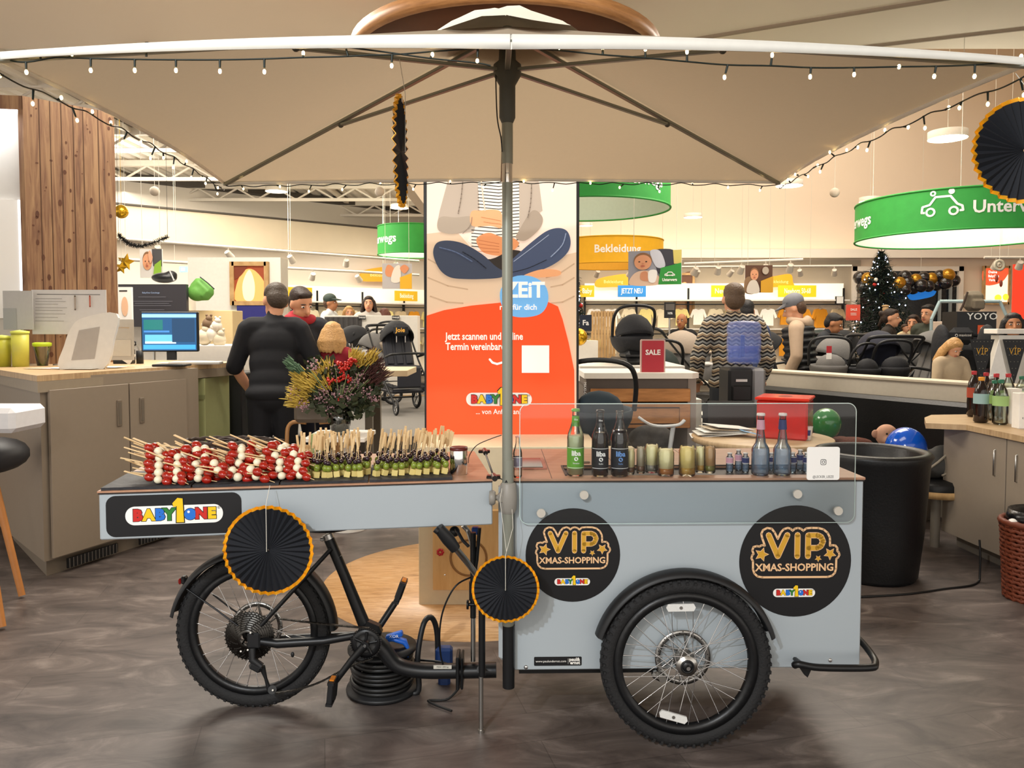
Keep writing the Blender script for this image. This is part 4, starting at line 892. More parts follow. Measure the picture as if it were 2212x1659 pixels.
g = [atz(1850, 1290, .006), atz(1960, 1283, .006), atz(2040, 1272, .006), atz(2095, 1265, .006), atz(2114, 1256, .006)]; e_ = at(2117, 1210, g[-1].y + .03)
MB(CB).tube(spline(g + [V((e_.x - .005, g[-1].y + .02, .04)), V((e_.x, e_.y, .16)), V((e_.x, e_.y + .01, .24))], 5), .006, 8).build('floor_cable', None, 'black power cable running along the floor to the right cabinet', 'cable', origin=g[0])
MB(CB).tube(spline([at(1083, 940, 2.72), at(1060, 948, 2.76), at(1030, 962, 2.80), at(1014, 984, 2.84), atz(1012, 1000, ZT + .003)], 5), .0018, 5).build('thin_cable', None, 'thin black cable arching from the umbrella pole to the steel can', 'cable', origin=at(1083, 940, 2.72))
# ================================================================== PEOPLE
SKIN = mat('light_skin', 'd49a78', .5, var=.05); SKIN2 = mat('tan_skin', 'a9714c', .5, var=.05); LIP = mat('lips', 'a9544a', .5, var=0); EYE = mat('eye_white', 'e8e2da', .3, var=0); IRIS = mat('iris', '2a1c14', .2, var=0)
def hairm(n, c): return mat(n, c, .55, var=.35, scale=70, bump=.6)
H_BR, H_DK, H_BL, H_BK = hairm('brown_hair', '4a3322'), hairm('dark_brown_hair', '2a1b14'), hairm('blond_hair', 'b58a54'), hairm('black_hair', '141112')
def limb(mb, pts, rs, n=10):
    mb.tube(pts, rs, n)
    for p, r_ in zip(pts, rs): mb.sph(p, r_, n, 6)
    return mb
def person(label, loc, H, face=0, lean=0, arms=None, legs=None, skin=None, hair=None, hk='short', top=None, topw=1.0, sleeve=1.0, pants=None, shoes=None, hat=None, head=(0, 0), vox=.013, group=None, hood=None, vest=None, hem=.53, turn=0, twist=0, glasses=False, cat='person', sit=False, hs=1.12):
    """face: 0 looks at the camera, 180 away; joints in units of body height, front is -Y"""
    skin = skin or SKIN; hair = hair or H_BR
    root = thing('person', label, cat, loc, group); _LOCAL.add(root.name); root.rotation_euler = (0, 0, R(face))
    hip = V((0, 0, .52)); Lm = Matrix.Rotation(R(lean), 3, 'X')
    def up(p): return hip + Lm @ (V(p) - hip)
    A_ = {'le': (-.135, .01, .645), 'lw': (-.15, -.03, .50), 're': (.135, .01, .645), 'rw': (.15, -.03, .50)}; A_.update(arms or {})
    G = {'lk': (-.055, -.01, .285), 'la': (-.058, .01, .045), 'rk': (.055, -.01, .285), 'ra': (.058, .01, .045)}; G.update(legs or {})
    S = lambda p: V(p) * H
    hc = up((0, -.012, .925)); hy = Matrix.Rotation(R(head[0]), 3, 'Z') @ Matrix.Rotation(R(head[1]), 3, 'X')
    def hd(p): return hc + Lm @ (hy @ (V(p) * hs))
    def core(mb, g=0, arm=1.0, torso=True, neck=False):
        k = 1
        if torso:
            for c, r_ in (((0, 0, .745), (.098, .06, .085)), ((0, .002, .66), (.088, .056, .10)), ((0, .004, .58), (.086, .058, .08))):
                mb.sph(S(up(c)), tuple((x + g) * H for x in r_), 18, 10, rot=Lm)
            limb(mb, [S(up((-.085, .005, .81))), S(up((.085, .005, .81)))], [(.036 + g) * H] * 2)
            limb(mb, [S(up((0, .005, .80))), S(up((0, .0, .865)))], [(.045 + g) * H, (.030 + g * .3) * H])
        for sd, e_, w_ in ((-1, 'le', 'lw'), (1, 're', 'rw')):
            a, b, c = up((sd * .105, .005, .80)), V(A_[e_]), V(A_[w_]); b = up(b); c = up(c)
            P_ = [a, a.lerp(b, .5), b]; Rr = [.034 + g, .029 + g, .025 + g]
            if arm > .6: P_ += [b.lerp(c, .5), c]; Rr += [.0235 + g, .017 + g]
            limb(mb, [S(p) for p in P_], [x * H for x in Rr])
        return mb
    b = MB(skin); core(b)
    limb(b, [S(up((0, .006, .84))), S(hd((0, .012, -.035)))], [.030 * H, .029 * H])
    Hh = H * hs
    b.sph(S(hd((0, .006, .012))), (.0425 * Hh, .052 * Hh, .054 * Hh), 18, 12, rot=Lm @ hy); b.sph(S(hd((0, -.012, -.026))), (.034 * Hh, .038 * Hh, .038 * Hh), 14, 10, rot=Lm @ hy); b.sph(S(hd((0, -.03, -.05))), (.018 * Hh, .016 * Hh, .014 * Hh), 10, 6)
    limb(b, [S(hd((0, -.045, .008))), S(hd((0, -.058, -.014)))], [.006 * Hh, .010 * Hh], 8)
    for sd in (-1, 1): b.sph(S(hd((sd * .043, .006, -.004))), (.006 * Hh, .012 * Hh, .018 * Hh), 8, 6, rot=Lm @ hy)
    for sd, e_, w_ in ((-1, 'le', 'lw'), (1, 're', 'rw')):
        e1, w1 = up(V(A_[e_])), up(V(A_[w_])); d_ = (w1 - e1).normalized(); sx = V((sd, 0, 0)); pn = d_.cross(sx).normalized() if abs(d_.x) < .9 else V((0, 0, 1)); sx = pn.cross(d_).normalized() * 1
        pc_ = w1 + d_ * .028; q = Matrix((sx, pn, d_)).transposed()
        b.sph(S(pc_), (.022 * H, .011 * H, .03 * H), 12, 8, rot=q)
        for k in range(4):
            o_ = sx * (-.0165 + .011 * k); L_ = (.036, .042, .039, .03)[k]; s0 = pc_ + d_ * .02 + o_
            limb(b, [S(s0), S(s0 + d_ * L_ * .5 - pn * .004), S(s0 + d_ * L_ * .9 - pn * .013)], [.0062 * H, .0056 * H, .0048 * H], 6)
        t0 = pc_ - d_ * .01 - sx * sd * .018; limb(b, [S(t0), S(t0 - sx * sd * .014 + d_ * .018), S(t0 - sx * sd * .014 + d_ * .034)], [.0075 * H, .0066 * H, .0055 * H], 6)
    def legsm(mb, g=0, low=True):
        mb.sph(S((0, .008, .515)), ((.09 + g) * H, (.066 + g) * H, (.062 + g) * H), 18, 10)
        for sd, k_, a_ in ((-1, 'lk', 'la'), (1, 'rk', 'ra')):
            h_ = V((sd * .048, .005, .50)); k1, a1 = V(G[k_]), V(G[a_]); limb(mb, [S(h_), S(h_.lerp(k1, .5)), S(k1)], [(.052 + g) * H, (.046 + g) * H, (.034 + g) * H])
            limb(mb, [S(k1), S(k1.lerp(a1, .35)), S(a1)], [(.034 + g) * H, (.034 + g) * H, (.021 + g * 1.3) * H])
        return mb
    legsm(b)
    for a_ in ('la', 'ra'): p = V(G[a_]); b.sph(S(p + V((0, -.03, -.022))), (.024 * H, .06 * H, .022 * H), 12, 8)
    body = b.build('body', root, remesh=vox * .8, smooth=2)
    for sd in (-1, 1):
        MB(EYE).sph(S(hd((sd * .017, -.0425, .006))), (.0075 * Hh, .005 * Hh, .0042 * Hh), 8, 6).use(IRIS).sph(S(hd((sd * .017, -.0465, .006))), (.0036 * Hh, .0025 * Hh, .0038 * Hh), 8, 6).use(hair).sph(S(hd((sd * .018, -.045, .018))), (.012 * Hh, .004 * Hh, .0025 * Hh), 8, 5).build('eye', root)
    MB(LIP).sph(S(hd((0, -.0475, -.034))), (.013 * Hh, .005 * Hh, .004 * Hh), 10, 6).build('mouth', root)
    t = MB(top or BLKP); core(t, .009 * (1 + (topw - 1) * .45), sleeve)
    t.sph(S((0, .008, max(hem, .5))), ((.092 + .012 * topw) * H, (.066 + .01 * topw) * H, .05 * H), 18, 10)
    t.build('top', root, remesh=vox, smooth=3)
    legsm(MB(pants or mat('dark_blue_jeans', '2a3348', .8)), .008).build('trousers', root, remesh=vox, smooth=2)
    for a_ in ('la', 'ra'):
        p = V(G[a_]); MB(shoes or mat('black_shoe_leather', '17151a', .5)).sph(S(p + V((0, -.03, -.018))), (.031 * H, .072 * H, .026 * H), 14, 8).box(S(p + V((0, -.03, -.04))), (.055 * H, .14 * H, .012 * H), bev=.005).build('shoe', root)
    h = MB(hair); rg = random.Random(len(label)); q = Lm @ hy
    h.sph(S(hd((0, .015, .028))), (.0450 * Hh, .0525 * Hh, .0445 * Hh), 18, 10, rot=q); h.sph(S(hd((0, .035, .0))), (.043 * Hh, .033 * Hh, .045 * Hh), 14, 8, rot=q); h.sph(S(hd((0, -.014, .050))), (.036 * Hh, .026 * Hh, .017 * Hh), 12, 8, rot=q)
    if hk in ('long', 'bob'):
        h.sph(S(hd((0, .012, .02))), (.0475 * Hh, .054 * Hh, .048 * Hh), 16, 10, rot=q)
        zl = -.15 if hk == 'long' else -.085
        if hk == 'bob': h.sph(S(hd((0, .028, -.03))), (.058 * Hh, .050 * Hh, .045 * Hh), 16, 10, rot=q)
        for k in range(22):
            a = PI * (k / 21) * 1.16 - .25; x, y = math.cos(a), math.sin(a); top_ = hd((.042 * x, .012 + .044 * y, .02)); mid = hd((.061 * x, .020 + .058 * y, zl * .45)); low = hd((.066 * x + .004 * math.sin(k * 2.2), .018 + .064 * y, zl + .012 * math.sin(k * 3.1)))
            limb(h, [S(top_), S(mid), S(low)], [.016 * Hh, .015 * Hh, .009 * Hh], 7)
    if hk == 'bun': h.sph(S(hd((0, .075, .03))), (.022 * Hh, .02 * Hh, .022 * Hh), 10, 8); limb(h, [S(hd((0, .06, .0))), S(hd((.01, .085, -.06)))], [.018 * Hh, .01 * Hh])
    if hk != 'none': h.build('hair', root, remesh=vox * .7, smooth=1)
    if hat:
        c = MB(hat); c.sph(S(hd((0, .012, .038))), (.051 * Hh, .058 * Hh, .048 * Hh), 20, 10, rot=q); c.T = None
        vs = [];
        for j in (0, 1):
            for i in range(9):
                a = PI + PI * i / 8; r_ = (.05, .095)[j]; vs.append(S(hd((.05 * math.cos(a) * (1 if j == 0 else .85), .0 + r_ * math.sin(a), .036 - .012 * j))))
        vs += [v + V((0, 0, .006 * Hh)) for v in vs]; c.add(vs, [(i, i + 1, 10 + i, 9 + i) for i in range(8)] + [(18 + i, 27 + i, 28 + i, 19 + i) for i in range(8)] + [(9 + i, 10 + i, 28 + i, 27 + i) for i in range(8)])
        c.build('cap', root)
    if hood: 
        c = MB(hood); c.torus(S(up((0, .012, .845))), .052 * H, .026 * H, Lm @ V((0, .25, 1)), 20, 8); c.sph(S(up((0, .06, .835))), (.062 * H, .03 * H, .045 * H), 14, 8, rot=Lm); c.build('hood', root, remesh=vox, smooth=2)
    if vest:
        c = MB(vest)
        for z in (.80, .765, .725, .685, .645, .605, .565): c.sph(S(up((0, .002, z))), ((.134 - .03 * max(0, (z - .76) / .04)) * H, .10 * H, .028 * H), 20, 8, rot=Lm)
        c.build('vest', root, remesh=vox, smooth=2)
    return root
# ================================================================== STROLLERS AND CAR SEATS
SF = mat('stroller_black_fabric', '1c1d21', .8, bump=.2, scale=50); GRF = mat('stroller_grey_fabric', '6c6a68', .85, bump=.2, scale=50); BGF = mat('stroller_beige_fabric', '9d8f80', .85, bump=.2, scale=50); NVF = mat('stroller_navy_fabric', '171a2a', .8); GNF = mat('stroller_dark_green_fabric', '1e2a26', .8); LGF = mat('light_grey_fabric', 'b5b2ae', .85)
def shell(mb, c, rx, ry, rz_, a0, a1, rot=None, th=.012, n=14, m=10, p0=0, p1=PI):
    """part of an ellipsoid of revolution about local X (pram hood): sweep a0..a1 about X, p over the width"""
    c = V(c); Q = rot or Matrix.Identity(3); vs = []
    for k in (0, 1):
        s_ = 1 - k * th / max(rx, .05)
        for i in range(n + 1):
            a = a0 + (a1 - a0) * i / n
            for j in range(m + 1):
                p = p0 + (p1 - p0) * j / m; vs.append(c + Q @ V((rx * math.sin(p) * math.cos(a) * s_, -ry * math.cos(p) * s_, rz_ * math.sin(p) * math.sin(a) * s_)))
    N = (n + 1) * (m + 1); fs = [(i * (m + 1) + j, i * (m + 1) + j + 1, (i + 1) * (m + 1) + j + 1, (i + 1) * (m + 1) + j) for i in range(n) for j in range(m)]
    fs += [tuple(N + x for x in f[::-1]) for f in fs]; fs += [(j, N + j, N + j + 1, j + 1) for j in range(m)] + [(n * (m + 1) + j, n * (m + 1) + j + 1, N + n * (m + 1) + j + 1, N + n * (m + 1) + j) for j in range(m)]
    return mb.add(vs, fs, True)
def swheel(c, r_, par, w_=.03):
    c = V(c); h = MB(BLKP).torus(c, r_ * .86, r_ * .14, (0, 1, 0), 24, 8).build('wheel', par); m = MB(mat('grey_wheel_spokes', '8d8d8d', .4, .5)); m.torus(c, r_ * .7, r_ * .05, (0, 1, 0), 24, 6)
    for i in range(5): a = i * 2 * PI / 5 + .3; m.tube([c + V((.1 * r_ * math.cos(a), 0, .1 * r_ * math.sin(a))), c + V((.7 * r_ * math.cos(a), 0, .7 * r_ * math.sin(a)))], r_ * .06, 6)
    m.sph(c, r_ * .16, 8, 6).build('hub_spokes', h)
def stroller(label, loc, rz, hoodm=SF, seatm=SF, s=1.0, kind='seat', bag=None, logo=None):
    root = thing('stroller', label, 'stroller', loc, 'strollers on the display podiums'); _LOCAL.add(root.name); root.rotation_euler = (0, 0, R(rz)); root.scale = (s,) * 3
    f = MB(BLK)
    for y in (-.27, .27):
        f.tube(spline([(.36, y * .75, .10), (.15, y, .38), (-.12, y, .62), (-.40, y, .92), (-.50, y, 1.03)], 4), .0125, 8); f.tube([(-.30, y, .15), (.0, y, .5)], .011, 8)
    f.tube([(-.30, -.27, .15), (-.30, .27, .15)], .012, 8).tube([(.05, -.27, .45), (.05, .27, .45)], .01, 8); f.build('chassis', root)
    MB(BLKP).tube(spline([(-.47, -.27, 1.0), (-.54, -.26, 1.06), (-.56, 0, 1.07), (-.54, .26, 1.06), (-.47, .27, 1.0)], 4), .018, 8).build('handle_bar', root)
    for x, y, r_ in ((-.30, -.31, .145), (-.30, .31, .145), (.38, -.21, .095), (.38, .21, .095)): swheel((x, y, r_), r_, root)
    MB(seatm).box((-.0, 0, .27), (.5, .42, .05), bev=.02).tube([(-.25, -.21, .36), (.25, -.21, .32), (.25, .21, .32), (-.25, .21, .36)], .01, 6, closed=True).box((0, -.20, .31), (.5, .01, .1)).box((0, .20, .31), (.5, .01, .1)).build('basket', root)
    if kind == 'seat':
        MB(seatm).box((.08, 0, .55), (.30, .36, .05), bev=.02).box((.27, 0, .44), (.05, .30, .26), bev=.02).build('seat', root)
        bk_ = MB(seatm); bk_.T = Matrix.Translation((-.14, 0, .78)) @ Matrix.Rotation(-.35, 4, 'Y'); bk_.box((0, 0, 0), (.06, .38, .52), bev=.025)
        for y in (-.12, 0, .12): bk_.box((.035, y, -.02), (.02, .085, .40), bev=.008)
        bk_.build('backrest', root); shell(MB(hoodm), (-.16, 0, .86), .30, .21, .27, R(38), R(150)).build('hood', root)
        MB(BLKP).tube(spline([(.02, -.21, .68), (.26, -.2, .72), (.32, 0, .73), (.26, .2, .72), (.02, .21, .68)], 4), .015, 8).build('bumper_bar', root)
    elif kind == 'cot':
        m = MB(seatm); m.lathe([(0, .58), (.16, .58), (.25, .62), (.28, .80), (.26, .80), (.23, .64), (0, .62)], 24, squash=.72); m.T = None; m.build('carrycot', root)
        shell(MB(hoodm), (-.08, 0, .79), .25, .20, .26, R(20), R(178)).build('hood', root); MB(hoodm).sph((.13, 0, .80), (.17, .19, .03)).build('apron', root)
    elif kind == 'frame': MB(seatm).tube(spline([(-.1, -.2, .62), (.2, -.2, .6), (.3, 0, .6), (.2, .2, .6), (-.1, .2, .62)], 4), .014, 8, closed=True).build('adapter_ring', root)
    if bag: MB(bag).sph((-.52, .02, .78), (.09, .2, .20), 14, 10).sph((-.52, .02, .88), (.07, .17, .14), 12, 8).build('hanging_bag', root, remesh=.018, smooth=2)
    if logo: MB(INK).use(pc('e8a13a')).text(F((-.06, -.24, .9)), logo, .07).build('lettering', root)
    return root
def carseat(label, loc, rz, m_=SF, hood=SF, s=1, hd_=True, base=True, handle=BLKP, cat='car seat', grp=None):
    root = thing('infant_car_seat', label, cat, loc, grp); _LOCAL.add(root.name); root.rotation_euler = (0, 0, R(rz)); root.scale = (s,) * 3
    m = MB(m_); shell(m, (0, 0, .30), .34, .22, .22, R(178), R(362), th=.03); m.sph((-.16, 0, .30), (.12, .17, .14), 14, 8).sph((.1, 0, .2), (.16, .15, .06), 14, 8); m.build('shell', root)
    MB(handle).tube(spline([(-.02, -.225, .30), (-.10, -.235, .50), (-.16, -.18, .61), (-.17, 0, .64), (-.16, .18, .61), (-.10, .235, .50), (-.02, .225, .30)], 5), .017, 8).build('carry_handle', root)
    if hd_: shell(MB(hood), (-.10, 0, .30), .25, .21, .25, R(40), R(170)).build('sun_hood', root)
    if base: MB(BLKP).box((0, 0, .035), (.6, .34, .07), bev=.03).box((-.12, 0, .1), (.3, .28, .1), bev=.04).use(STEEL).box((.1, -.165, .06), (.1, .01, .03), bev=.004).build('fixing_base', root)
    return root
# ================================================================== posters and hanging signs
BABYSK = pc('d99a74')
def board(name, label, p0, p1, Y, art, cat='poster', thick=.02, fm=None, Y1=None, group=None, back=None, lit=0, hang=0, post=None):
    """flat printed board whose corner pixels p0 (top left), p1 (bottom right) lie at depth Y (Y1 on the right); art = [(kind, colour, points in 0..1)]"""
    a, b = at(p0[0], p1[1], Y), at(p1[0], p1[1], Y1 or Y); top = at(p0[0], p0[1], Y)
    b.z = a.z; u = (b - a); W_ = u.length; u.normalize(); H_ = top.z - a.z; fr_ = F(a, u); m = MB(back or PUREW)
    m.box(fr_.p(W_ / 2, H_ / 2, -thick / 2), (W_, thick, H_), ax=(u, -fr_.n, V((0, 0, 1))))
    st = .0015 * max(1, Y / 5)
    for i, it in enumerate(art):
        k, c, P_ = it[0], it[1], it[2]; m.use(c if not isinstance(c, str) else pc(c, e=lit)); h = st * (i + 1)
        if k == 'p': m.poly(fr_, [(x * W_, y * H_) for x, y in P_], h)
        elif k == 'b': m.poly(fr_, blob([(x * W_, y * H_) for x, y in P_]), h)
        elif k == 'e': m.poly(fr_, [(P_[0] * W_ + P_[2] * W_ * math.cos(t), P_[1] * H_ + P_[3] * H_ * math.sin(t)) for t in [j * PI / 12 for j in range(24)]], h)
        elif k == 't': m.text(fr_, P_[0], P_[3] * H_, P_[1] * W_, P_[2] * H_, h, bold=(P_[4] if len(P_) > 4 else .02) * P_[3] * H_, sx=P_[5] if len(P_) > 5 else 1)
        elif k == 's': stroke(m, fr_, [(x * W_, y * H_) for x, y in P_], it[3] * W_, h)
    if fm: 
        t_ = thing(name, label, cat, fr_.p(W_ / 2, 0, 0), group); m.build('print', t_)
        for x, w__ in ((0, .05), (W_, .05)): MB(fm).box(fr_.p(x, H_ / 2, 0), (w__, .06, H_ + .05), ax=(u, -fr_.n, V((0, 0, 1)))).build('frame_side', t_)
        for y in (0, H_): MB(fm).box(fr_.p(W_ / 2, y, 0), (W_, .06, .05), ax=(u, -fr_.n, V((0, 0, 1)))).build('frame_side', t_)
        return t_
    if post is not None:
        t_ = thing(name, label, cat, fr_.p(W_ / 2, 0, 0), group); m.build('panel', t_); q_ = fr_.p(W_ / 2, 0, -.02)
        MB(STEEL).cyl(q_, (q_.x, q_.y, post), .012, n=8).box((q_.x, q_.y, post + .005), (.2, .14, .01)).build('post', t_); return t_
    if hang:
        t_ = thing(name, label, cat, fr_.p(W_ / 2, 0, 0), group); m.build('panel', t_)
        for x in (.1, .9): q_ = fr_.p(W_ * x, H_, -.01); MB(STRG).cyl(q_, (q_.x, q_.y, 7.99 if q_.x > 0 else 4.41), .003, n=4).build('hanging_wire', t_)
        return t_
    return m.build(name, None, label, cat, group, origin=fr_.p(W_ / 2, H_ / 2))
def baby(cx, cy, r, sk='d99a74', hair='8a6242'):
    return [('e', hair, (cx, cy + r * .25, r * .78, r * 1.05)), ('e', sk, (cx, cy, r * .74, r)), ('e', '2b1a14', (cx - r * .3, cy + r * .08, r * .09, r * .08)), ('e', '2b1a14', (cx + r * .3, cy + r * .08, r * .09, r * .08)), ('e', 'b4624f', (cx, cy - r * .5, r * .2, r * .1)), ('e', 'c58462', (cx, cy - r * .18, r * .1, r * .1))]
CARP = [(-.5, 0), (-.48, .16), (-.30, .20), (-.16, .40), (.2, .40), (.36, .18), (.48, .12), (.5, 0), (-.5, 0)]
def car_icon(cx, cy, s, asp=1.0): return [('s', 'f6f4ef', [(cx + x * s, cy + y * s * asp) for x, y in CARP], .008 * max(1, s * 2))] + [('e', 'f6f4ef', (cx + k * s * .27, cy, s * .1, s * .1 * asp)) for k in (-1, 1)]
# ================================================================== LEFT: RECEPTION COUNTER
CT = 1.205; KICK = mat('taupe_plinth', '7a6f61', .5); OAKT = ramp_mat('light_oak_worktop', [(.3, 'a98a64'), (.6, 'c4a67e'), (.8, 'd3b890')], (1, 10, 1), 5, .45)
c0, c1, c2, c3 = V((-3.55, 5.25, 0)), V((-2.75, 4.47, 0)), V((-2.30, 5.62, 0)), V((-2.17, 6.2, 0))
rc = thing('reception_counter', 'taupe reception counter with two doors left of the food cart', 'counter', c1)
back_ = [V((-3.3, 6.6, 0)), V((-4.1, 6.0, 0))]
def prismz(mb, P_, z0, z1): return mb.poly(F((0, 0, 0), (1, 0, 0), (0, 1, 0)), [(p.x, p.y) for p in P_], z1, z1 - z0)
LF = mat('taupe_counter_side', 'a29a86', .45, var=.04)
prismz(MB(TAUPE), [c1 + V((-.01, .01, 0)), c2, V((-2.9, 5.95, 0)), V((-3.9, 5.7, 0)), c0 + V((0, .03, 0))], .10, CT - .02).build('carcass', rc)
prismz(MB(KICK), [c1 + V((-.03, .06, 0)), c2 + V((-.05, .0, 0)), V((-2.9, 5.9, 0)), c0 + V((.05, .08, 0))], 0, .10).build('plinth', rc)
wt = MB(OAKT); prismz(wt, [c1 + V((.0, -.03, 0)), c3, back_[0], back_[1], c0 + V((-.02, -.02, 0))], CT - .035, CT)
wt.use(mat('worktop_edge_taupe', '988b78', .45)); prismz(wt, [c1 + V((.005, -.035, 0)), c3 + V((.005, 0, 0)), c3 + V((-.05, .1, 0)), c0], CT - .10, CT - .036); wt.build('worktop', rc)
cd_ = (c2 - c1).normalized(); cn_ = V((cd_.y, -cd_.x, 0)); CL = (c2 - c1).length
for i, (a, b, hx) in enumerate(((.04, .60, .52), (.61, 1.10, .70))):
    p = c1 + cd_ * ((a + b) / 2) + cn_ * .012; dd = MB(TAUPE).box(p + V((0, 0, .615)), (b - a, .02, 1.0), ax=(cd_, -cn_, V((0, 0, 1))), bev=.002).build('door', rc)
    q = c1 + cd_ * hx + cn_ * .026; m = MB(mat('door_pull', '766a5b', .4)); m.box(q + V((0, 0, .93)), (.035, .012, .17), ax=(cd_, -cn_, V((0, 0, 1))), bev=.003).use(DK).box(q + cn_ * .006 + V((0, 0, .93)), (.018, .004, .14), ax=(cd_, -cn_, V((0, 0, 1)))); m.build('pull_handle', dd)
    g_ = MB(BLK); g_.box(c1 + cd_ * ((a + b) / 2) + cn_ * .004 + V((0, 0, .055)), (.36, .012, .06), ax=(cd_, -cn_, V((0, 0, 1)))); g_.use(STEEL)
    for k in range(14): g_.box(c1 + cd_ * ((a + b) / 2 - .17 + k * .026) + cn_ * .012 + V((0, 0, .055)), (.004, .004, .058), ax=(cd_, -cn_, V((0, 0, 1))))
    g_.build('vent_grille', rc)
# open end with green drawer units
p = at(440, 850, 6.0); MB(mat('pale_green_unit', 'a3a875', .5)).box((p.x, 6.0, .60), (.22, .5, 1.0), bev=.004).use(mat('pale_green_shade', '878c5f', .5)).box((p.x, 5.745, .96), (.22, .01, .03)).build('green_unit', None, 'pale green drawer unit under the end of the reception counter', 'drawer unit', origin=(p.x, 6.0, .1))
p = at(475, 850, 6.3); MB(BLKP).box((p.x - .02, 6.6, .55), (.36, .5, 1.1), bev=.01).build('black_cabinet', None, 'black cabinet in the shade right of the pale green unit', 'cabinet', origin=(p.x, 6.5, 0))
# wooden column with lit white niche
PINE = ramp_mat('knotty_pine', [(.25, '452d1c'), (.4, '745138'), (.55, '8c6a4a'), (.75, 'a2805c')], (9, 9, .55), 2.4, .6, 9, 1.6, .2)
p0, p1 = at(62, 700, 5.7), at(256, 700, 6.15); p0.z = p1.z = 0; pu = (p1 - p0).normalized(); pn_ = V((pu.y, -pu.x, 0)); PW = (p1 - p0).length; PH = at(62, 207, 5.7).z
col = thing('pine_column', 'tall knotty pine clad column behind the reception counter', 'column', p0)
m = MB(PINE).box((p0 + p1) / 2 - pn_ * .04 + V((0, 0, PH / 2)), (PW, .08, PH), ax=(pu, -pn_, V((0, 0, 1)))); m.use(mat('pine_groove', '4b2f1b', .7))
for k in (.165, .28, .40, .53, .64, .81): m.box(p0 + pu * (PW * k) + pn_ * .0008 + V((0, 0, PH / 2)), (.006, .002, PH), ax=(pu, -pn_, V((0, 0, 1))))
rg = random.Random(11); m.use(mat('pine_knot', '54301a', .6, var=.3))
for k in range(60):
    x, z = rg.uniform(.03, PW - .03), rg.uniform(.9, PH - .05); m.poly(F(p0 + pu * x + pn_ * .0012 + V((0, 0, z)), pu), circ(rg.uniform(.004, .014), 8, sq=rg.uniform(.5, 2.2)), 0)
m.build('front_boards', col)
q0 = at(-70, 700, 5.35); q0.z = 0; q0 = p0 + (V((-1.5, -.25, 0)))
su = (q0 - p0).normalized(); SW = (q0 - p0).length; sn = V((0, 0, 1)).cross(su) * -1
sn = V((su.y, -su.x, 0)) * (1 if su.y * (0 - p0.x) > 0 else -1)
if sn.dot(V((0, 0, 0)) - p0) < 0: sn = -sn
SAX = (su, -sn, V((0, 0, 1)))
def sbox(mb, a0, a1, z0, z1, off0, off1): return mb.box(p0 + su * (a0 + a1) / 2 + sn * (off0 + off1) / 2 + V((0, 0, (z0 + z1) / 2)), (a1 - a0, abs(off1 - off0), z1 - z0), ax=SAX)
sbox(sbox(sbox(MB(PINE), 0, .035, 0, PH, -.05, 0), 0, SW, PH - .10, PH, -.05, 0), 0, SW, 0, .7, -.05, 0).build('side_frame', col)
sbox(MB(mat('grey_plaster_panel', 'cfcbc4', .7, var=.08, scale=8)), .035, SW, .7, PH - .1, -.05, -.04).build('niche_panel', col)
sbox(MB(mat('led_strip', 'f2f5ff', .3, emit=7, var=0)), .036, SW, PH - .115, PH - .10, -.04, -.01).build('led_strip', col)
la = lamp('AREA', 'niche_led_light', p0 + su * .6 + sn * .02 + V((0, 0, PH - .13)), 8, (.93, .96, 1), 1.0, .05)
sbox(MB(PUREW), .05, .9, 1.55, 2.42, -.035, -.01).build('white_print_panel', col)
sbox(MB(mat('glowing_print_edge', 'eef0fa', .4, emit=2.5, var=0)), .045, .052, 1.55, 2.42, -.035, -.005).build('lit_edge', col)
# ---- things on the reception counter
def ontop(px, py, z=CT): return atz(px, py, z)
def upright(name, label, cat, x0, x1, y0, y1, Y, art, thick=.006, back=None, **k): return board(name, label, (x0, y0), (x1, y1), Y, art, cat, thick, back=back, **k)
scrib = [('s', '55524e', [(.08, .90 - .0), (.92, .89)], .004)] + [('s', '8b8986', [(.06, y), (.06 + w_, y - .005)], .003) for y, w_ in ((.8, .35), (.74, .4), (.68, .3), (.6, .42), (.54, .36), (.46, .4), (.38, .3), (.3, .38))]
upright('whiteboard', 'white notice sheet with handwriting clipped behind the reception counter', 'notice board', 70, 231, 626, 722, 5.66, scrib + [('s', '9a8f84', [(.6, .86), (.6, .55)], .012), ('s', 'b05a44', [(.8, .86), (.8, .62)], .010)], back=mat('pale_grey_board', 'c9c7c6', .5), post=CT)
upright('paper_sheet', 'pale grey folder standing left of the notice sheet', 'folder', 8, 72, 628, 712, 5.6, [('p', '9ea09f', [(.0, 0), (.45, 0), (.45, .55), (0, .55)])], back=mat('pale_grey_folder', 'b4b3b2', .6), post=CT)
for i, (x, h, m_, nm) in enumerate(((6, .20, 'b9b63c', 'leftmost yellow-green tube'), (45, .235, 'c3bf4e', 'tall yellow-green tube'))):
    b_ = ontop(x, 792); cc_ = mat('lime_tube_%s' % nm.split()[0], m_, .4)
    t_ = thing('storage_tube', nm + ' at the left end of the reception counter', 'container', b_, 'lime storage tubes on the reception counter'); MB(cc_).lathe([(0, 0), (.052, 0), (.055, h), (.05, h), (.048, .01), (0, .01)], 24, b_).build('tube_wall', t_); MB(mat('lime_lid', 'cfd35a', .4)).lathe([(.058, h), (.06, h + .015), (0, h + .025)], 24, b_).build('lid', t_)
b_ = ontop(92, 790); t_ = thing('clear_tumbler', 'clear tumbler with a lime green rim beside the white acrylic stand', 'tumbler', b_)
MB(clearsheet('frosted_plastic', 'dfe4d8', .15)).lathe([(0, 0), (.035, 0), (.055, .14)], 24, b_).build('cup_wall', t_); MB(mat('lime_rim', 'b9d02a', .4)).lathe([(.056, .14), (.062, .145), (.062, .165), (.045, .17), (0, .168)], 24, b_).build('rim', t_)
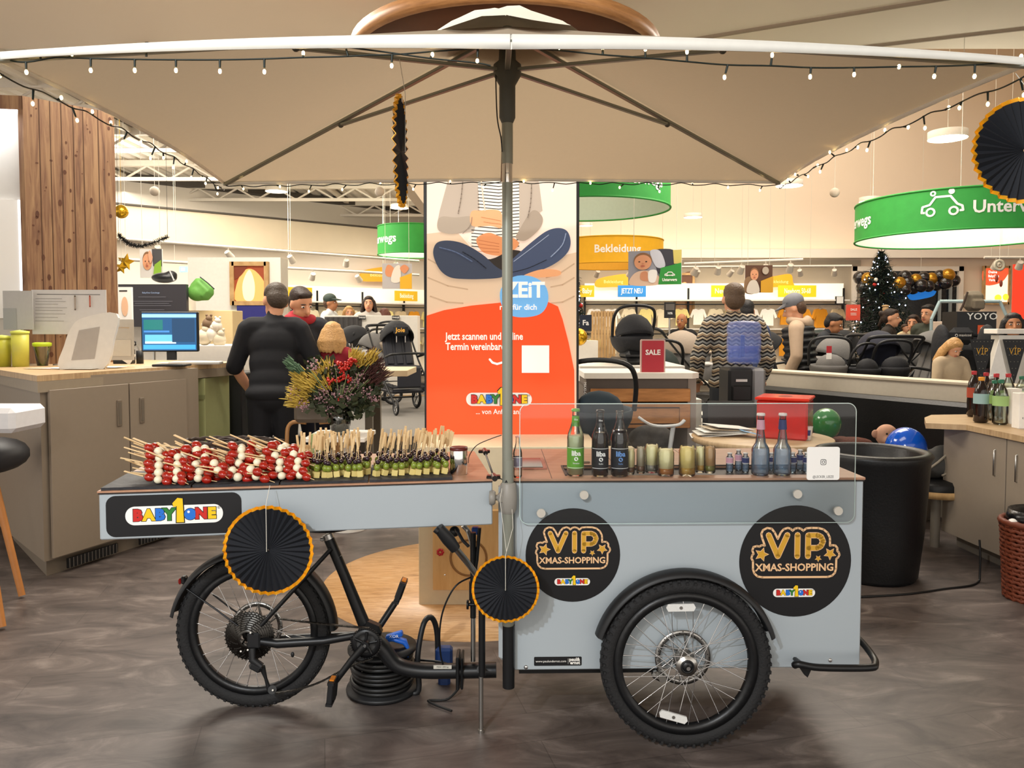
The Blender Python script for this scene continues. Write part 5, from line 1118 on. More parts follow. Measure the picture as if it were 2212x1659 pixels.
# white curved display stand
b_ = ontop(188, 798); t_ = thing('brochure_stand', 'white arch-topped tablet stand on the reception counter', 'stand', b_)
fr_ = F(b_ + V((-.18, 0, 0)), (1, .12, 0), (0, .12, 1)); prof = [(0, 0), (.02, .16), (.06, .28), (.13, .345), (.34, .375), (.33, .2), (.27, 0)]
MB(mat('white_plastic', 'ded9cf', .4)).poly(fr_, blob(prof, 4)[:], 0, .03).build('stand_body', t_); MB(mat('beige_grey_screen', 'aaa298', .4)).poly(fr_, [(.07, .06), (.11, .26), (.24, .285), (.215, .07)], .003).build('screen', t_)
upright('acrylic_flyer_holder', 'clear flyer holder right of the white arch-topped stand', 'flyer holder', 232, 290, 690, 778, 5.5, [('t', 'cdb08a', ('Baby Concierge', .6, .8, .05)), ('p', 'c7c0b2', [(.1, .1), (.9, .1), (.9, .5), (.1, .5)])], back=mat('frosted_acrylic', 'b9b3a8', .3))
b_ = ontop(270, 786); t_ = thing('pen_holder', 'black pen box with scissors left of the monitor', 'pen holder', b_)
MB(BLKP).box(b_ + V((-.02, .03, .055)), (.14, .07, .11), bev=.004).build('box', t_); MB(BLKP).lathe([(0, 0), (.026, 0), (.026, .1), (.023, .1), (.023, .01), (0, .01)], 16, b_ + V((.10, .03, 0))).build('cup', t_)
s_ = b_ + V((.075, .03, .16)); MB(BLKP).torus(s_ + V((-.04, 0, .025)), .018, .006, (0, 1, 0)).torus(s_ + V((-.02, 0, -.005)), .016, .006, (0, 1, 0)).use(STEEL).tube([s_, s_ + V((.02, 0, -.06)), s_ + V((.024, 0, -.1))], .005, 6).build('scissors', None, 'black-handled scissors in the black pen box', 'scissors', origin=s_)
MB(PAPER).box(b_ + V((.04, -.02, .05)), (.07, .004, .09), rot=Matrix.Rotation(.6, 3, 'Y')).build('folded_card', None, 'pale folded card leaning on the black pen box', 'card', origin=b_)
# monitor
mY = 5.45; a, b = at(308, 757, mY), at(421, 757, mY); mt = at(308, 676, mY)
t_ = thing('computer_monitor', 'black monitor with a blue-lit screen on the reception counter', 'monitor', ((a.x + b.x) / 2, mY, CT)); mu = F(a, (1, .10, 0)); MWd, MHt = (b - a).length, mt.z - a.z
MB(BLKP).box(mu.p(MWd / 2, MHt / 2, -.02), (MWd + .02, .035, MHt + .02), ax=(mu.u, -mu.n, mu.v), bev=.006).build('housing', t_)
m = MB(pc('1a4f7e', .3, .8)).poly(mu, [(0, 0), (MWd, 0), (MWd, MHt), (0, MHt)], .0005)
for c_, x0, x1, y0, y1 in (('8fc7ee', 0, 1, .88, .97), ('1a6b6a', .03, .38, .55, .82), ('3f7fc0', .03, .5, .48, .53), ('5fb0d8', .05, .6, .24, .42), ('b9def2', .05, .62, .18, .24), ('3d9ae0', .02, .98, .03, .15), ('153a5c', .55, .97, .22, .85)): m.use(pc(c_, .3, .9)).poly(mu, [(x0 * MWd, y0 * MHt), (x1 * MWd, y0 * MHt), (x1 * MWd, y1 * MHt), (x0 * MWd, y1 * MHt)], .001 if c_ != '153a5c' else .0014)
m.build('screen', t_); MB(BLKP).box(mu.p(MWd / 2, -.02, -.04), (.06, .03, .10)).box(V(mu.p(MWd / 2, 0, -.04)) + V((0, 0, CT + .008 - a.z)), (.22, .16, .016), bev=.005).build('stand', t_)
b_ = ontop(418, 788); MB(mat('pale_keyboard', 'c9c5bd', .5)).box(b_ + V((0, .05, .012)), (.36, .14, .02), rot=Matrix.Rotation(.15, 3, 'Z'), bev=.004).build('keyboard', None, 'pale keyboard right of the blue-lit monitor', 'keyboard', origin=b_)
rg = random.Random(4)
for i, (x, y, w_, c_, nm) in enumerate(((90, 797, .2, 'd9b9a0', 'peach envelope under the tumbler'), (130, 797, .22, 'e7e3da', 'white sheet below the arch-topped stand'), (175, 798, .2, 'dcd8d0', 'pale sheet next to the black pen'), (225, 795, .25, 'e9e5dc', 'white sheet with blue heading in front of the flyer holder'), (430, 783, .26, 'ece9e2', 'white form on the counter end beside the man in black'), (375, 786, .24, 'd8d2c4', 'cream paper in front of the monitor foot'))):
    b_ = ontop(x, y); MB(pc(c_, .7)).box(b_ + V((0, .02, .004 + .001 * i)), (w_, .13, .002), rot=Matrix.Rotation(rg.uniform(-.3, .3), 3, 'Z')).build('paper_sheet', None, nm, 'paper', 'papers on the reception counter', origin=b_)
b_ = ontop(190, 792); MB(BLKP).cyl(b_ + V((-.06, 0, .012)), b_ + V((.08, .03, .012)), .005).build('pen', None, 'black pen lying on papers of the reception counter', 'pen', origin=b_)
# foreground left: high chair edge
t_ = thing('high_chair', 'white-trayed high chair with wooden legs cut by the left photo edge', 'high chair', (-2.75, 4.0, 0))
a, b = at(-60, 905, 4.05), at(54, 905, 4.05); MB(mat('white_tray', 'e7e8ec', .4)).box(((a.x + b.x) / 2, 4.1, a.z), (b.x - a.x, .3, .13), bev=.025).build('tray', t_)
MB(mat('dark_grey_shell', '2d2d30', .5)).sph((at(-40, 990, 4.2).x, 4.3, at(0, 990, 4.2).z), (.17, .2, .10)).build('seat_shell', t_)
for x0, y0, x1, y1, Y in ((-20, 1010, 48, 1298, 4.16), (-30, 1150, 6, 1375, 3.72)):
    q = at(x1, y1, Y); q.z = 0; MB(mat('orange_beech', 'b5773c', .45, var=.12)).cyl(at(x0, y0, Y + .1), q + V((0, 0, .012)), .022, .017, n=12).build('leg', t_)
# ================================================================== LEFT BACKGROUND
tv = board('tv_screen', 'large dark wall screen with grey text behind the reception counter', (257, 614), (404, 706), 7.6, [('t', '8da0c0', ('BabyOne Concierge', .48, .80, .05)), ('s', '44516e', [(.15, .8), (.85, .8)], .0)] + [('s', '6f6f78', [(.2 + d_, y), (.8 - d_, y)], .003) for d_, y in ((.1, .7), (0, .6), (.05, .55), (.02, .5), (.12, .4), (.2, .3))], 'screen', .05, back=mat('dark_grey_screen', '35343a', .3), post=0)
board('framed_print', 'white framed slim print standing left of the dark screen', (256, 620), (285, 690), 7.2, [('p', '1b1b1d', [(.1, .86), (.7, .86), (.7, .9), (.1, .9)]), ('e', 'e9bd9a', (.5, .4, .25, .3))], 'frame', .03, post=0)
p = at(330, 700, 7.8); MB(WHITE).box((p.x - .07, 7.95, .95), (.74, .4, 1.9), bev=.004).build('white_cabinet', None, 'white tall cabinet behind the dark wall screen', 'cabinet', origin=(p.x, 7.95, 0))
p = at(437, 625, 7.7); t_ = thing('green_pouch', 'green soft storage pouch on top of the shelf behind the monitor', 'pouch', p)
MB(mat('green_nylon', '5c9440', .6, var=.12, bump=.2)).box(p, (.24, .12, .18), rot=Matrix.Rotation(.75, 3, 'Y'), bev=.05).sph(p + V((-.05, 0, -.03)), (.10, .08, .09)).build('pouch_body', t_, remesh=.012, smooth=4); MB(BLKP).tube([p + V((0, -.05, .12)), p + V((.08, -.06, .06)), p + V((.14, -.05, 0))], .006, 6).build('piping', t_)
p = at(440, 700, 7.8); MB(mat('warm_shelf_back', 'd2b98a', .6)).box((p.x, 7.9, 1.60 - .18), (.62, .3, .46), bev=.004).build('wooden_shelf_box', None, 'warm-lit wooden shelf box under the green pouch', 'shelf', origin=(p.x, 7.9, 1.2))
t_ = thing('bag_on_shelf', 'black drawstring bag on top of the white cabinet', 'bag', at(355, 600, 7.9)); p = at(355, 600, 7.9)
MB(BLKP).sph(p, (.13, .1, .055)).sph(p + V((.07, 0, .03)), (.06, .06, .045)).build('bag_body', t_, remesh=.012, smooth=3); MB(mat('silver_tape', 'b9b9b9', .4)).tube([p + V((.08, -.06, .07)), p + V((.12, -.05, -.03))], .008, 6).build('reflective_strip', t_)
board('baby_poster', 'poster of a mother and baby with a green corner, beside the wooden column', (303, 538), (351, 600), 8.6, [('p', 'd6d2cd', [(0, 0), (1, 0), (1, 1), (0, 1)]), ('p', '4d4c4d', [(.6, .4), (1, .4), (1, 1), (.55, 1)])] + baby(.35, .55, .28) + [('b', 'd9a182', [(.5, .95), (.62, .7), (.5, .5), (.42, .8)]), ('p', '8ab53a', [(.62, 0), (1, 0), (1, .62), (.7, .45)])], hang=1.4)
board('exit_sign', 'small glowing turquoise exit sign on the far left wall', (388, 576), (417, 588), 12.2, [('p', '7fe0ea', [(0, 0), (1, 0), (1, 1), (0, 1)]), ('p', 'c9f6f8', [(.1, .2), (.4, .2), (.4, .8), (.1, .8)])], 'exit sign', .05, lit=1.5)
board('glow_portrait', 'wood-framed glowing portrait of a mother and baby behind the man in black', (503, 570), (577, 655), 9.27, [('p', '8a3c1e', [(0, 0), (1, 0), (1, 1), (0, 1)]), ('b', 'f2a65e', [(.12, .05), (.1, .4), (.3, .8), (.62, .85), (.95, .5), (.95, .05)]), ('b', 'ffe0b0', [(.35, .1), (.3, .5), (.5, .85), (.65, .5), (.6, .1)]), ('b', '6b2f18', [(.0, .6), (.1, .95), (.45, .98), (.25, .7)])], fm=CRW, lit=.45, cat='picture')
board('blue_display_board', 'plain dark blue panel below the glowing portrait', (512, 655), (575, 690), 9.25, [], 'panel', back=mat('royal_blue', '2b2c78', .5))
p = at(470, 640, 9.6); MB(WHITE).box((p.x + .32, 9.45, 1.16), (1.12, .3, 2.32)).build('white_pillar_unit', None, 'white panel unit carrying the glowing portrait', 'pillar unit', origin=(p.x, 9.7, 0))
rg = random.Random(8)
for i, (x, y, r_, c_) in enumerate(((442, 728, .07, 'd9cdb5'), (458, 722, .06, 'e9e2d2'), (474, 735, .06, 'cbbfa6'), (449, 700, .05, '7a624a'), (468, 705, .05, 'e3d9c8'))):
    p = at(x, y, 7.0); m = MB(pc(c_, .7)); m.sph(p, (r_, r_, r_ * 1.1), 12, 8).sph(p + V((r_ * .3, -.01, r_)), r_ * .6, 10, 6); m.sph(p + V((r_ * .3 - r_ * .4, -.01, r_ * 1.6)), r_ * .25, 8, 5).sph(p + V((r_ * .7, -.01, r_ * 1.6)), r_ * .25, 8, 5)
    m.build('soft_toy', None, ('beige', 'cream', 'sand', 'brown', 'white')[i] + ' soft toy heaped on the shelf right of the monitor', 'soft toy', 'soft toys right of the monitor', origin=p)
p = at(462, 745, 7.1); MB(WHITE).box((p.x, 7.2, (p.z) / 2), (.55, .6, p.z), bev=.004).build('toy_table', None, 'cream display table carrying the soft toys', 'table', origin=(p.x, 7.2, 0))
# foil decorations
def foil_star(x, y, r_, Y, lab):
    p = at(x, y, Y); m = MB(mat('gold_foil_balloon', 'd8a92a', .2, .8)); S_ = star(r_, 0, 0, .2); c1_, c2_ = p + V((0, -.04, 0)), p + V((0, .04, 0)); vs = [c1_, c2_] + [p + V((a_, 0, b_)) for a_, b_ in S_]; n_ = len(S_)
    m.add(vs, [(0, 2 + i, 2 + (i + 1) % n_) for i in range(n_)] + [(1, 2 + (i + 1) % n_, 2 + i) for i in range(n_)]); m.use(STRG).cyl(p + V((0, 0, r_)), (p.x, p.y, 4.41), .002, n=4); m.build('star_balloon', None, lab, 'star balloon', 'gold star balloons beside the column', origin=p)
foil_star(272, 566, .10, 8.5, 'larger gold star balloon beside the wooden column'); foil_star(262, 578, .075, 8.4, 'smaller gold star balloon beside the wooden column')
p = at(262, 457, 8.4); MB(mat('gold_foil_balloon', 'd8a92a', .2, .8)).sph(p, .075).cyl(p, (p.x, p.y, 4.41), .002, n=4).build('gold_ball', None, 'round gold foil ball at the right edge of the column', 'ball', origin=p)
rg = random.Random(2); P_ = spline([at(256, 507, 8.3), at(280, 527, 8.3), at(312, 530, 8.3), at(362, 512, 8.3)], 40); m = MB(mat('black_tinsel', '22211f', .3, .5))
for q in P_:
    for k in range(5):
        d_ = V((rg.uniform(-1, 1), rg.uniform(-1, 1), rg.uniform(-1, 1))).normalized(); m.tube([q, q + d_ * .035], [.0035, .001], 3)
m.tube(P_, .004, 4).cyl(P_[0], (P_[0].x, P_[0].y, 4.41), .002, n=4).cyl(P_[-1], (P_[-1].x, P_[-1].y, 4.41), .002, n=4).build('tinsel_garland', None, 'black tinsel garland sagging right of the wooden column', 'garland', origin=P_[0])
# ---- people at the desk
BLKT = mat('black_cotton', '131419', .85, var=.1); NAVY = mat('navy_work_trousers', '0f1120', .85); RED = mat('red_hood_fabric', 'a3202c', .8); DKJ = mat('dark_navy_jacket', '14161f', .7)
person('person in black T-shirt and overalls leaning over the desk, back to camera', (at(588, 800, 5.9).x, 5.9, 0), 1.84, 188, 12, {'le': (-.17, -.02, .66), 'lw': (-.16, -.16, .60), 're': (.165, -.04, .65), 'rw': (.12, -.15, .56)}, hair=hairm('dark_ash_hair', '3d3024'), top=BLKT, topw=1.7, sleeve=.5, pants=BLKT, head=(25, 14), vox=.014)
person('person in dark jacket with red hood bending towards the child', (at(640, 800, 6.9).x, 6.95, 0), 1.86, 25, 16, {'re': (.16, -.06, .66), 'rw': (.10, -.18, .58), 'le': (-.16, -.04, .65), 'lw': (-.12, -.16, .56)}, hair=H_DK, top=DKJ, topw=1.9, pants=NAVY, hood=RED, head=(20, 10), vox=.014)
person('blond child with red collar seated at the desk, back to camera', (at(716, 800, 6.1).x, 6.1, .22), 1.30, 175, 4, {'le': (-.15, -.06, .64), 'lw': (-.10, -.17, .62), 're': (.15, -.06, .64), 'rw': (.10, -.17, .62)}, hair=H_BL, hk='bob', top=mat('dark_red_knit', '8a1a28', .85), topw=1.3, hs=1.18, pants=NAVY, vox=.012)
# desk table, chair, stool
DT = mat('cream_desk_top', 'cdb793', .5); p = at(840, 806, 6.3)
t_ = thing('consultation_table', 'cream-topped high table behind the bouquet', 'table', (p.x - .25, 6.4, 0)); z_ = p.z
MB(DT).box((at(800, 806, 6.3).x - .05, 6.55, z_), (.72, .6, .05), bev=.003).build('table_top', t_)
for dx, dy in ((.02, .06), (.02, .45), (-.5, .45)): MB(mat('grey_brown_post', '6e675c', .5)).box((at(789, 850, 6.3).x + dx, 6.3 + dy, z_ / 2 - .012), (.06, .06, z_ - .025)).build('leg', t_)
t_ = thing('tub_chair', 'grey-brown upholstered chair with bentwood frame behind the tomato skewers', 'chair', (at(672, 900, 5.7).x, 5.7, 0)); cx_ = at(672, 900, 5.7).x; cz = at(672, 900, 5.7).z
UPH = mat('grey_brown_leather', '6d6256', .5); BW = mat('bentwood_beech', 'a97b4b', .45)
MB(UPH).box((cx_, 5.75, cz + .03), (.27, .1, .16), bev=.03).build('backrest', t_); MB(UPH).box((cx_, 5.95, .46), (.42, .42, .08), bev=.03).build('seat', t_)
for sx in (-1, 1): MB(BW).tube(spline([(cx_ + sx * .19, 5.72, 0), (cx_ + sx * .19, 5.72, .60), (cx_ + sx * .17, 5.75, cz - .06), (cx_ + sx * .05, 5.75, cz - .05)], 5), .016, 8).build('leg', t_); MB(BW).tube([(cx_ + sx * .19, 6.12, 0), (cx_ + sx * .18, 6.1, .45)], .016, 8).build('leg', t_)
# flower table, vase, bouquet
fx = at(735, 930, 5.4).x; tz = at(735, 938, 5.4).z
t_ = thing('flower_table', 'small pale side table carrying the glass vase', 'table', (fx, 5.4, 0)); MB(WHITE).box((fx, 5.42, tz - .015), (.42, .42, .03), bev=.004).build('table_top', t_)
MB(WHITE).cyl((fx, 5.62, .02), (fx, 5.62, tz - .03), .03).build('column', t_); MB(WHITE).cyl((fx, 5.62, 0), (fx, 5.62, .02), .14, n=28).build('base', t_)
vt = at(735, 878, 5.4).z
t_ = thing('glass_vase', 'clear tapered glass vase holding the bouquet', 'vase', (fx, 5.4, tz)); MB(clearsheet('clear_vase_glass', 'e3ece6', .16)).lathe([(0, 0), (.065, 0), (.085, vt - tz), (.082, vt - tz), (.06, .02), (0, .02)], 28, (fx, 5.4, tz)).build('vase_glass', t_)
t_ = thing('flower_bouquet', 'loose bouquet of red berries, goldenrod and mauve sprays in the vase', 'bouquet', (fx, 5.4, tz + .03)); bc = V((fx, 5.4, vt + .02)); rg = random.Random(21)
STM = mat('green_stem', '7f9060', .6, var=.2); m = MB(STM)
for k in range(26): a = rg.uniform(0, 2 * PI); m.tube([V((fx + .04 * math.cos(a + 2), 5.4 + .04 * math.sin(a + 2), tz + .03)), bc + V((.03 * math.cos(a), .03 * math.sin(a), 0)), bc + V((.22 * math.cos(a), .15 * math.sin(a), .2 + rg.uniform(-.1, .1)))], .003, 5)
m.build('stems', t_)
def cluster(cs, n, sz, m_, nm, spread_, shape='ball', up_=.0):
    mb = MB(m_)
    for c in cs:
        for k in range(n):
            d_ = V((rg.gauss(0, 1), rg.gauss(0, .8), rg.gauss(0, 1))); d_ = d_.normalized() * rg.uniform(.2, 1) * spread_; q = V(c) + d_
            if shape == 'ball': mb.sph(q, sz * rg.uniform(.8, 1.2), 7, 5)
            elif shape == 'leaf':
                a = V((rg.uniform(-1, 1), rg.uniform(-1, 1), rg.uniform(-.4, 1))).normalized() * sz * 3; b_ = a.cross(V((rg.uniform(-1, 1), 1, rg.uniform(-1, 1)))).normalized() * sz
                mb.add([q, q + a * .5 + b_, q + a, q + a * .5 - b_], [(0, 1, 2, 3)])
            else:
                a = (q - bc).normalized() * sz * 5 + V((rg.uniform(-1, 1), 0, rg.uniform(-.6, .6))) * sz * 2; mb.tube([q, q + a * .6, q + a], [sz * .5, sz * .35, sz * .1], 4)
    mb.build(nm, t_)
def bq(l): return [at(x, y, 5.4 + dy) for x, y, dy in l]
cluster(bq([(735, 830, .1), (770, 850, .05), (700, 850, .1), (790, 800, .1), (745, 860, 0), (690, 800, .12), (800, 830, .12), (715, 815, .02), (760, 815, .02), (785, 865, .02), (690, 870, .02), (720, 875, -.03), (770, 880, -.02)]), 90, .022, mat('dark_leaf', '38402a', .6, var=.4), 'leaves', .11, 'leaf')
cluster(bq([(672, 838, -.02), (655, 830, 0), (690, 820, 0), (660, 860, 0), (705, 800, 0), (780, 782, 0), (765, 775, 0), (650, 812, .02), (645, 845, .02), (705, 835, -.04), (800, 775, 0), (640, 865, 0)]), 60, .010, mat('goldenrod', 'c0a444', .7, var=.25), 'goldenrod_sprays', .055, 'spray')
cluster(bq([(733, 785, -.06), (738, 800, -.07), (748, 790, -.07), (742, 812, -.08), (730, 820, -.07), (755, 782, -.06), (712, 823, -.07), (765, 778, -.05), (752, 818, -.06), (736, 863, -.08)]), 13, .009, mat('red_berry', 'c3261c', .25, coat=.4), 'red_berries', .028)
cluster(bq([(700, 845, -.05), (735, 845, -.06), (760, 835, -.05), (695, 865, -.04), (750, 860, -.05), (790, 850, 0), (680, 790, 0), (640, 850, .02), (775, 815, -.02), (715, 880, -.05), (655, 872, 0), (805, 860, 0), (720, 800, 0)]), 55, .0058, mat('mauve_spray', 'b08a90', .7, var=.25), 'mauve_sprays', .06)
cluster(bq([(800, 800, .0), (815, 790, .02), (810, 820, 0), (825, 810, .03), (790, 815, 0), (800, 770, .02)]), 60, .007, mat('burgundy_foliage', '4d2a28', .7, var=.3), 'burgundy_sprays', .055, 'spray')
cluster(bq([(632, 790, 0), (645, 800, .0)]), 50, .010, mat('pine_needles', '49664a', .6, var=.2), 'pine_needles', .04, 'spray')
b_ = at(758, 772, 6.4); bt = thing('clear_carafe', 'clear long-necked glass bottle standing behind the bouquet', 'carafe', b_); MB(CLG).lathe([(0, -.10), (.05, -.10), (.05, -.03), (.018, .02), (.016, .11), (.019, .115)], 20, b_).build('glass_wall', bt)
# ---- carpet podium and strollers left
struct('floor_podium_left', MB(CARPET).box((-1.6, 8.98, .245), (5.0, 4.05, .49)).use(CRW).box((-1.6, 11.02, .25), (5.0, .05, .5)))
jo = stroller('black pushchair with tall lettered headrest, beside the lightbox', (at(868, 880, 9.0).x, 9.0, .49), -62, seatm=mat('navy_black_leather', '20222b', .45), hoodm=SF, s=.95, kind='seat')
p = at(866, 713, 8.75); t_ = thing('booster_headrest', 'black headrest with orange lettering above the pushchair', 'headrest', p); MB(SF).box(p, (.17, .08, .14), bev=.035).build('cushion', t_); MB(pc('f0b040')).text(F(p + V((0, -.043, 0))), 'Joie', .07, bold=.001).build('lettering', t_)
MB(CHROME).cyl(p + V((-.05, 0, -.06)), p + V((-.05, 0, -.14)), .005).cyl(p + V((.05, 0, -.06)), p + V((.05, 0, -.14)), .005).build('posts', t_); adopt(t_, jo)
stroller('grey-hooded pushchair with folded white cover left of the pushchair with the headrest', (at(795, 860, 9.9).x, 9.95, .49), 200, hoodm=GRF, seatm=LGF, kind='cot', s=.88)
stroller('black-hooded pushchair partly behind the blond child', (at(742, 860, 10.5).x, 10.6, .49), 170, s=.9, kind='seat')
carseat('pale beige baby seat behind the lettered headrest', (at(845, 730, 9.9).x, 10.0, .49 + .55), 90, m_=BGF, hd_=False, base=False, s=.8)
# white partition with brand tags
py = 11.2; a, b = at(708, 735, py), at(905, 735, py); zt = at(708, 682, py).z
t_ = thing('white_partition', 'low white partition with striped fabric and two black white-lettered tags', 'partition', ((a.x + b.x) / 2, py, 0)); MB(WHITE).box(((a.x + b.x) / 2, py, zt / 2), (b.x - a.x, .3, zt), bev=.005).build('panel', t_)
m = MB(mat('charcoal_curtain', '4c4a4a', .8)); a2 = at(788, 700, py)
for k in range(14): x = a.x + .03 + k * (a2.x - a.x - .03) / 14; m.cyl((x, py - .16, .8), (x, py - .16, zt - .02), .035 - .01 * (k % 2), n=8)
m.build('curtain', t_)
for x in (782, 855): p = at(x, 686, py - .2); MB(INK).box(p, (.105, .01, .055)).use(PUREW).text(F(p + V((0, -.006, 0))), 'THULE', .032, bold=.001).build('brand_tag', t_)
struct('floor_podium_back', MB(CARPET).box((-2.7, 13.3, .11), (3.6, 1.5, .22)))
# far people left
person('person in dark green cap and pale jacket looking right, far left', (at(716, 700, 13.3).x, 13.2, .22), 1.80, 80, hat=mat('dark_green_cap', '2d3a33', .7), top=mat('pale_jacket', 'c9cdd2', .7), topw=1.6, skin=SKIN2, vox=.02)
person('blond person seated behind the partition', (at(759, 700, 13.6).x, 13.4, .22), 1.62, 20, hair=H_BL, hk='long', top=mat('sand_top', 'c2a98a', .8), vox=.02)
person('person with long dark hair smiling behind the partition', (at(797, 700, 13).x, 13, .22), 1.78, 8, hair=H_DK, hk='long', top=mat('pale_grey_top', 'b9b3ac', .8), vox=.02)
person('auburn-haired person facing away behind the partition', (at(833, 700, 13.2).x, 13.1, .22), 1.58, 170, hair=hairm('auburn_hair', '5a2f22'), hk='bob', top=BLKT, vox=.02)
# ================================================================== MIDDLE: lightbox on pedestal
LB = 4.52
pa, pb = at(905, 1315, 4.05), at(1290, 1315, 4.05); zt = at(1000, 965, 4.05).z
t_ = thing('display_pedestal', 'cream pedestal with a wooden play panel carrying the tall lightbox', 'pedestal', ((pa.x + pb.x) / 2, 4.35, 0))
MB(mat('cream_pedestal', 'd9c9a8', .55)).box(((pa.x + pb.x) / 2, 4.40, zt / 2), (pb.x - pa.x, .70, zt), bev=.004).build('carcass', t_)
MAPLE = ramp_mat('maple_panel', [(.3, 'cf9f62'), (.6, 'e0b67a'), (.8, 'e8c48c')], (6, 6, .8), 3, .45)
q0, q1 = at(936, 1268, 4.04), at(1058, 1145, 4.04)
pn = MB(MAPLE).box(((q0.x + q1.x) / 2 + .1, 4.035, (q0.z + q1.z) / 2 + .05), (q1.x - q0.x + .2, .03, q1.z - q0.z + .12), bev=.002).build('play_panel', t_)
m = MB(mat('red_wooden_flower', 'b3202a', .4)); p = at(951, 1193, 4.0)
for k in range(7): a = k * 2 * PI / 7; m.sph(p + V((.013 * math.cos(a), 0, .013 * math.sin(a))), (.008, .006, .008), 8, 6)
m.build('flower_knob', pn); MB(mat('groove_brown', '8a6236', .6)).torus(at(1012, 1205, 4.018), .095, .006, (0, 1, 0), 32, 6, flat=.3).build('oval_groove', pn)
p = at(961, 1242, 4.0); MB(CHROME).sph(p, .006, 8, 6).build('screw', pn)
# lightbox print
l0, l1 = at(917, 940, LB), at(1250, 940, LB); zt2 = 2.52; LW = l1.x - l0.x; LH = zt2 - l0.z
t_ = thing('lightbox', 'tall backlit display of a pregnant woman above an orange field', 'lightbox', ((l0.x + l1.x) / 2, LB + .06, zt))
MB(BLKP).box(((l0.x + l1.x) / 2, LB + .06, (l0.z + zt2) / 2), (LW, .10, LH), bev=.003).build('frame', t_)
LBE = .36
def lp(x, y): p = at(x, y, LB + .008); return (p.x - l0.x, p.z - l0.z)
lf = F((l0.x, LB + .008, l0.z), (1, 0, 0)); m = MB(); hh = [.0]
def lay(col, pts, kind='b'):
    hh[0] += .0007; m.use(pc(col, .6, LBE)); P_ = [lp(*p) for p in pts]; m.poly(lf, blob(P_) if kind == 'b' else P_, hh[0])
X0, X1 = 922, 1245; lay('f3ddca', [(X0, 150), (X1, 150), (X1, 939), (X0, 939)], 'p')
lay('d9bd9f', [(X0, 505), (985, 498), (1040, 560), (1110, 600), (1180, 560), (X1, 545), (X1, 939), (X0, 939)], 'p')
for a, b in (((925, 560), (1000, 590)), ((925, 600), (1010, 625)), ((1180, 600), (1240, 570)), ((1190, 620), (1240, 600)), ((930, 640), (1000, 655)), ((1190, 655), (1240, 640))):
    hh[0] += .0002; m.use(pc('bfa284', .6, LBE)); stroke(m, lf, [lp(*a), lp((a[0] + b[0]) / 2, (a[1] + b[1]) / 2 + 5), lp(*b)], .004, hh[0])
lay('b7a796', [(985, 150), (985, 330), (965, 400), (950, 455), (945, 480), (955, 500), (985, 505), (1030, 500), (1080, 520), (1140, 500), (1150, 470), (1172, 455), (1165, 400), (1150, 330), (1150, 150)], 'p')
lay('efe8da', [(1025, 150), (1028, 330), (1036, 450), (1024, 500), (1010, 520), (1040, 545), (1085, 555), (1120, 520), (1122, 470), (1120, 330), (1118, 150)], 'p')
for k in range(24):
    y = 378 + k * 7; xl = 1027 + (6 if y > 380 else 0) - (14 if y > 490 else 0); xr = 1121; hh[0] += .00004
    if y < 535: m.use(pc('2b2420', .6, LBE)); stroke(m, lf, [lp(xl, y), lp((xl + xr) / 2, y + 4), lp(xr, y)], .0025, hh[0])
lay('a99987', [(985, 470), (1018, 468), (1020, 488), (985, 505), (950, 500), (945, 480), (955, 468)])
lay('a39280', [(1150, 455), (1172, 470), (1165, 495), (1135, 520), (1115, 515), (1120, 500)])
lay('e8a878', [(1018, 458), (1040, 455), (1065, 453), (1083, 460), (1083, 492), (1060, 488), (1020, 488)]); lay('d98f5e', [(1030, 515), (1055, 503), (1083, 512), (1110, 515), (1120, 530), (1090, 552), (1050, 548), (1035, 535)])
for k in range(4): hh[0] += .0002; m.use(pc('b86a42', .6, LBE)); stroke(m, lf, [lp(1034, 519 + k * 8), lp(1078, 527 + k * 6)], .0015, hh[0])
lay('2c2622', [(1010, 555), (1060, 560), (1110, 540), (1150, 560), (1085, 585)]); lay('384052', [(936, 545), (943, 526), (962, 520), (990, 523), (1015, 533), (1045, 552), (1070, 575), (1092, 590), (1080, 600), (1040, 603), (1005, 603), (975, 600), (955, 588), (942, 568)])
lay('414c66', [(1086, 592), (1098, 570), (1120, 548), (1150, 522), (1180, 500), (1205, 493), (1224, 499), (1232, 518), (1229, 540), (1212, 560), (1185, 577), (1150, 590), (1110, 600)]); lay('e0a070', [(1130, 596), (1170, 582), (1208, 585), (1205, 596), (1150, 600)])
hh[0] += .0004; m.use(pc('9aa4b8', .6, LBE)); stroke(m, lf, [lp(1110, 565), lp(1150, 535), lp(1185, 508)], .002, hh[0])
lay('6fb0e6', [(1110, 598), (1150, 598), (1178, 618), (1184, 650), (1170, 676), (1140, 685), (1105, 682), (1084, 660), (1082, 625)])
OR = [(X0, 682), (960, 670), (1020, 660), (1080, 654), (1183, 652), (1205, 662), (1215, 690), (1228, 740), (1240, 800), (1241, 939), (X0, 939)]
hh[0] += .0007; m.use(pc('f04e1e', .6, LBE)); m.poly(lf, [lp(*p) for p in OR], hh[0])
lay('6fb0e6', [(1110, 598), (1150, 598), (1178, 618), (1184, 650), (1170, 676), (1140, 685), (1105, 682), (1084, 660), (1082, 625)])
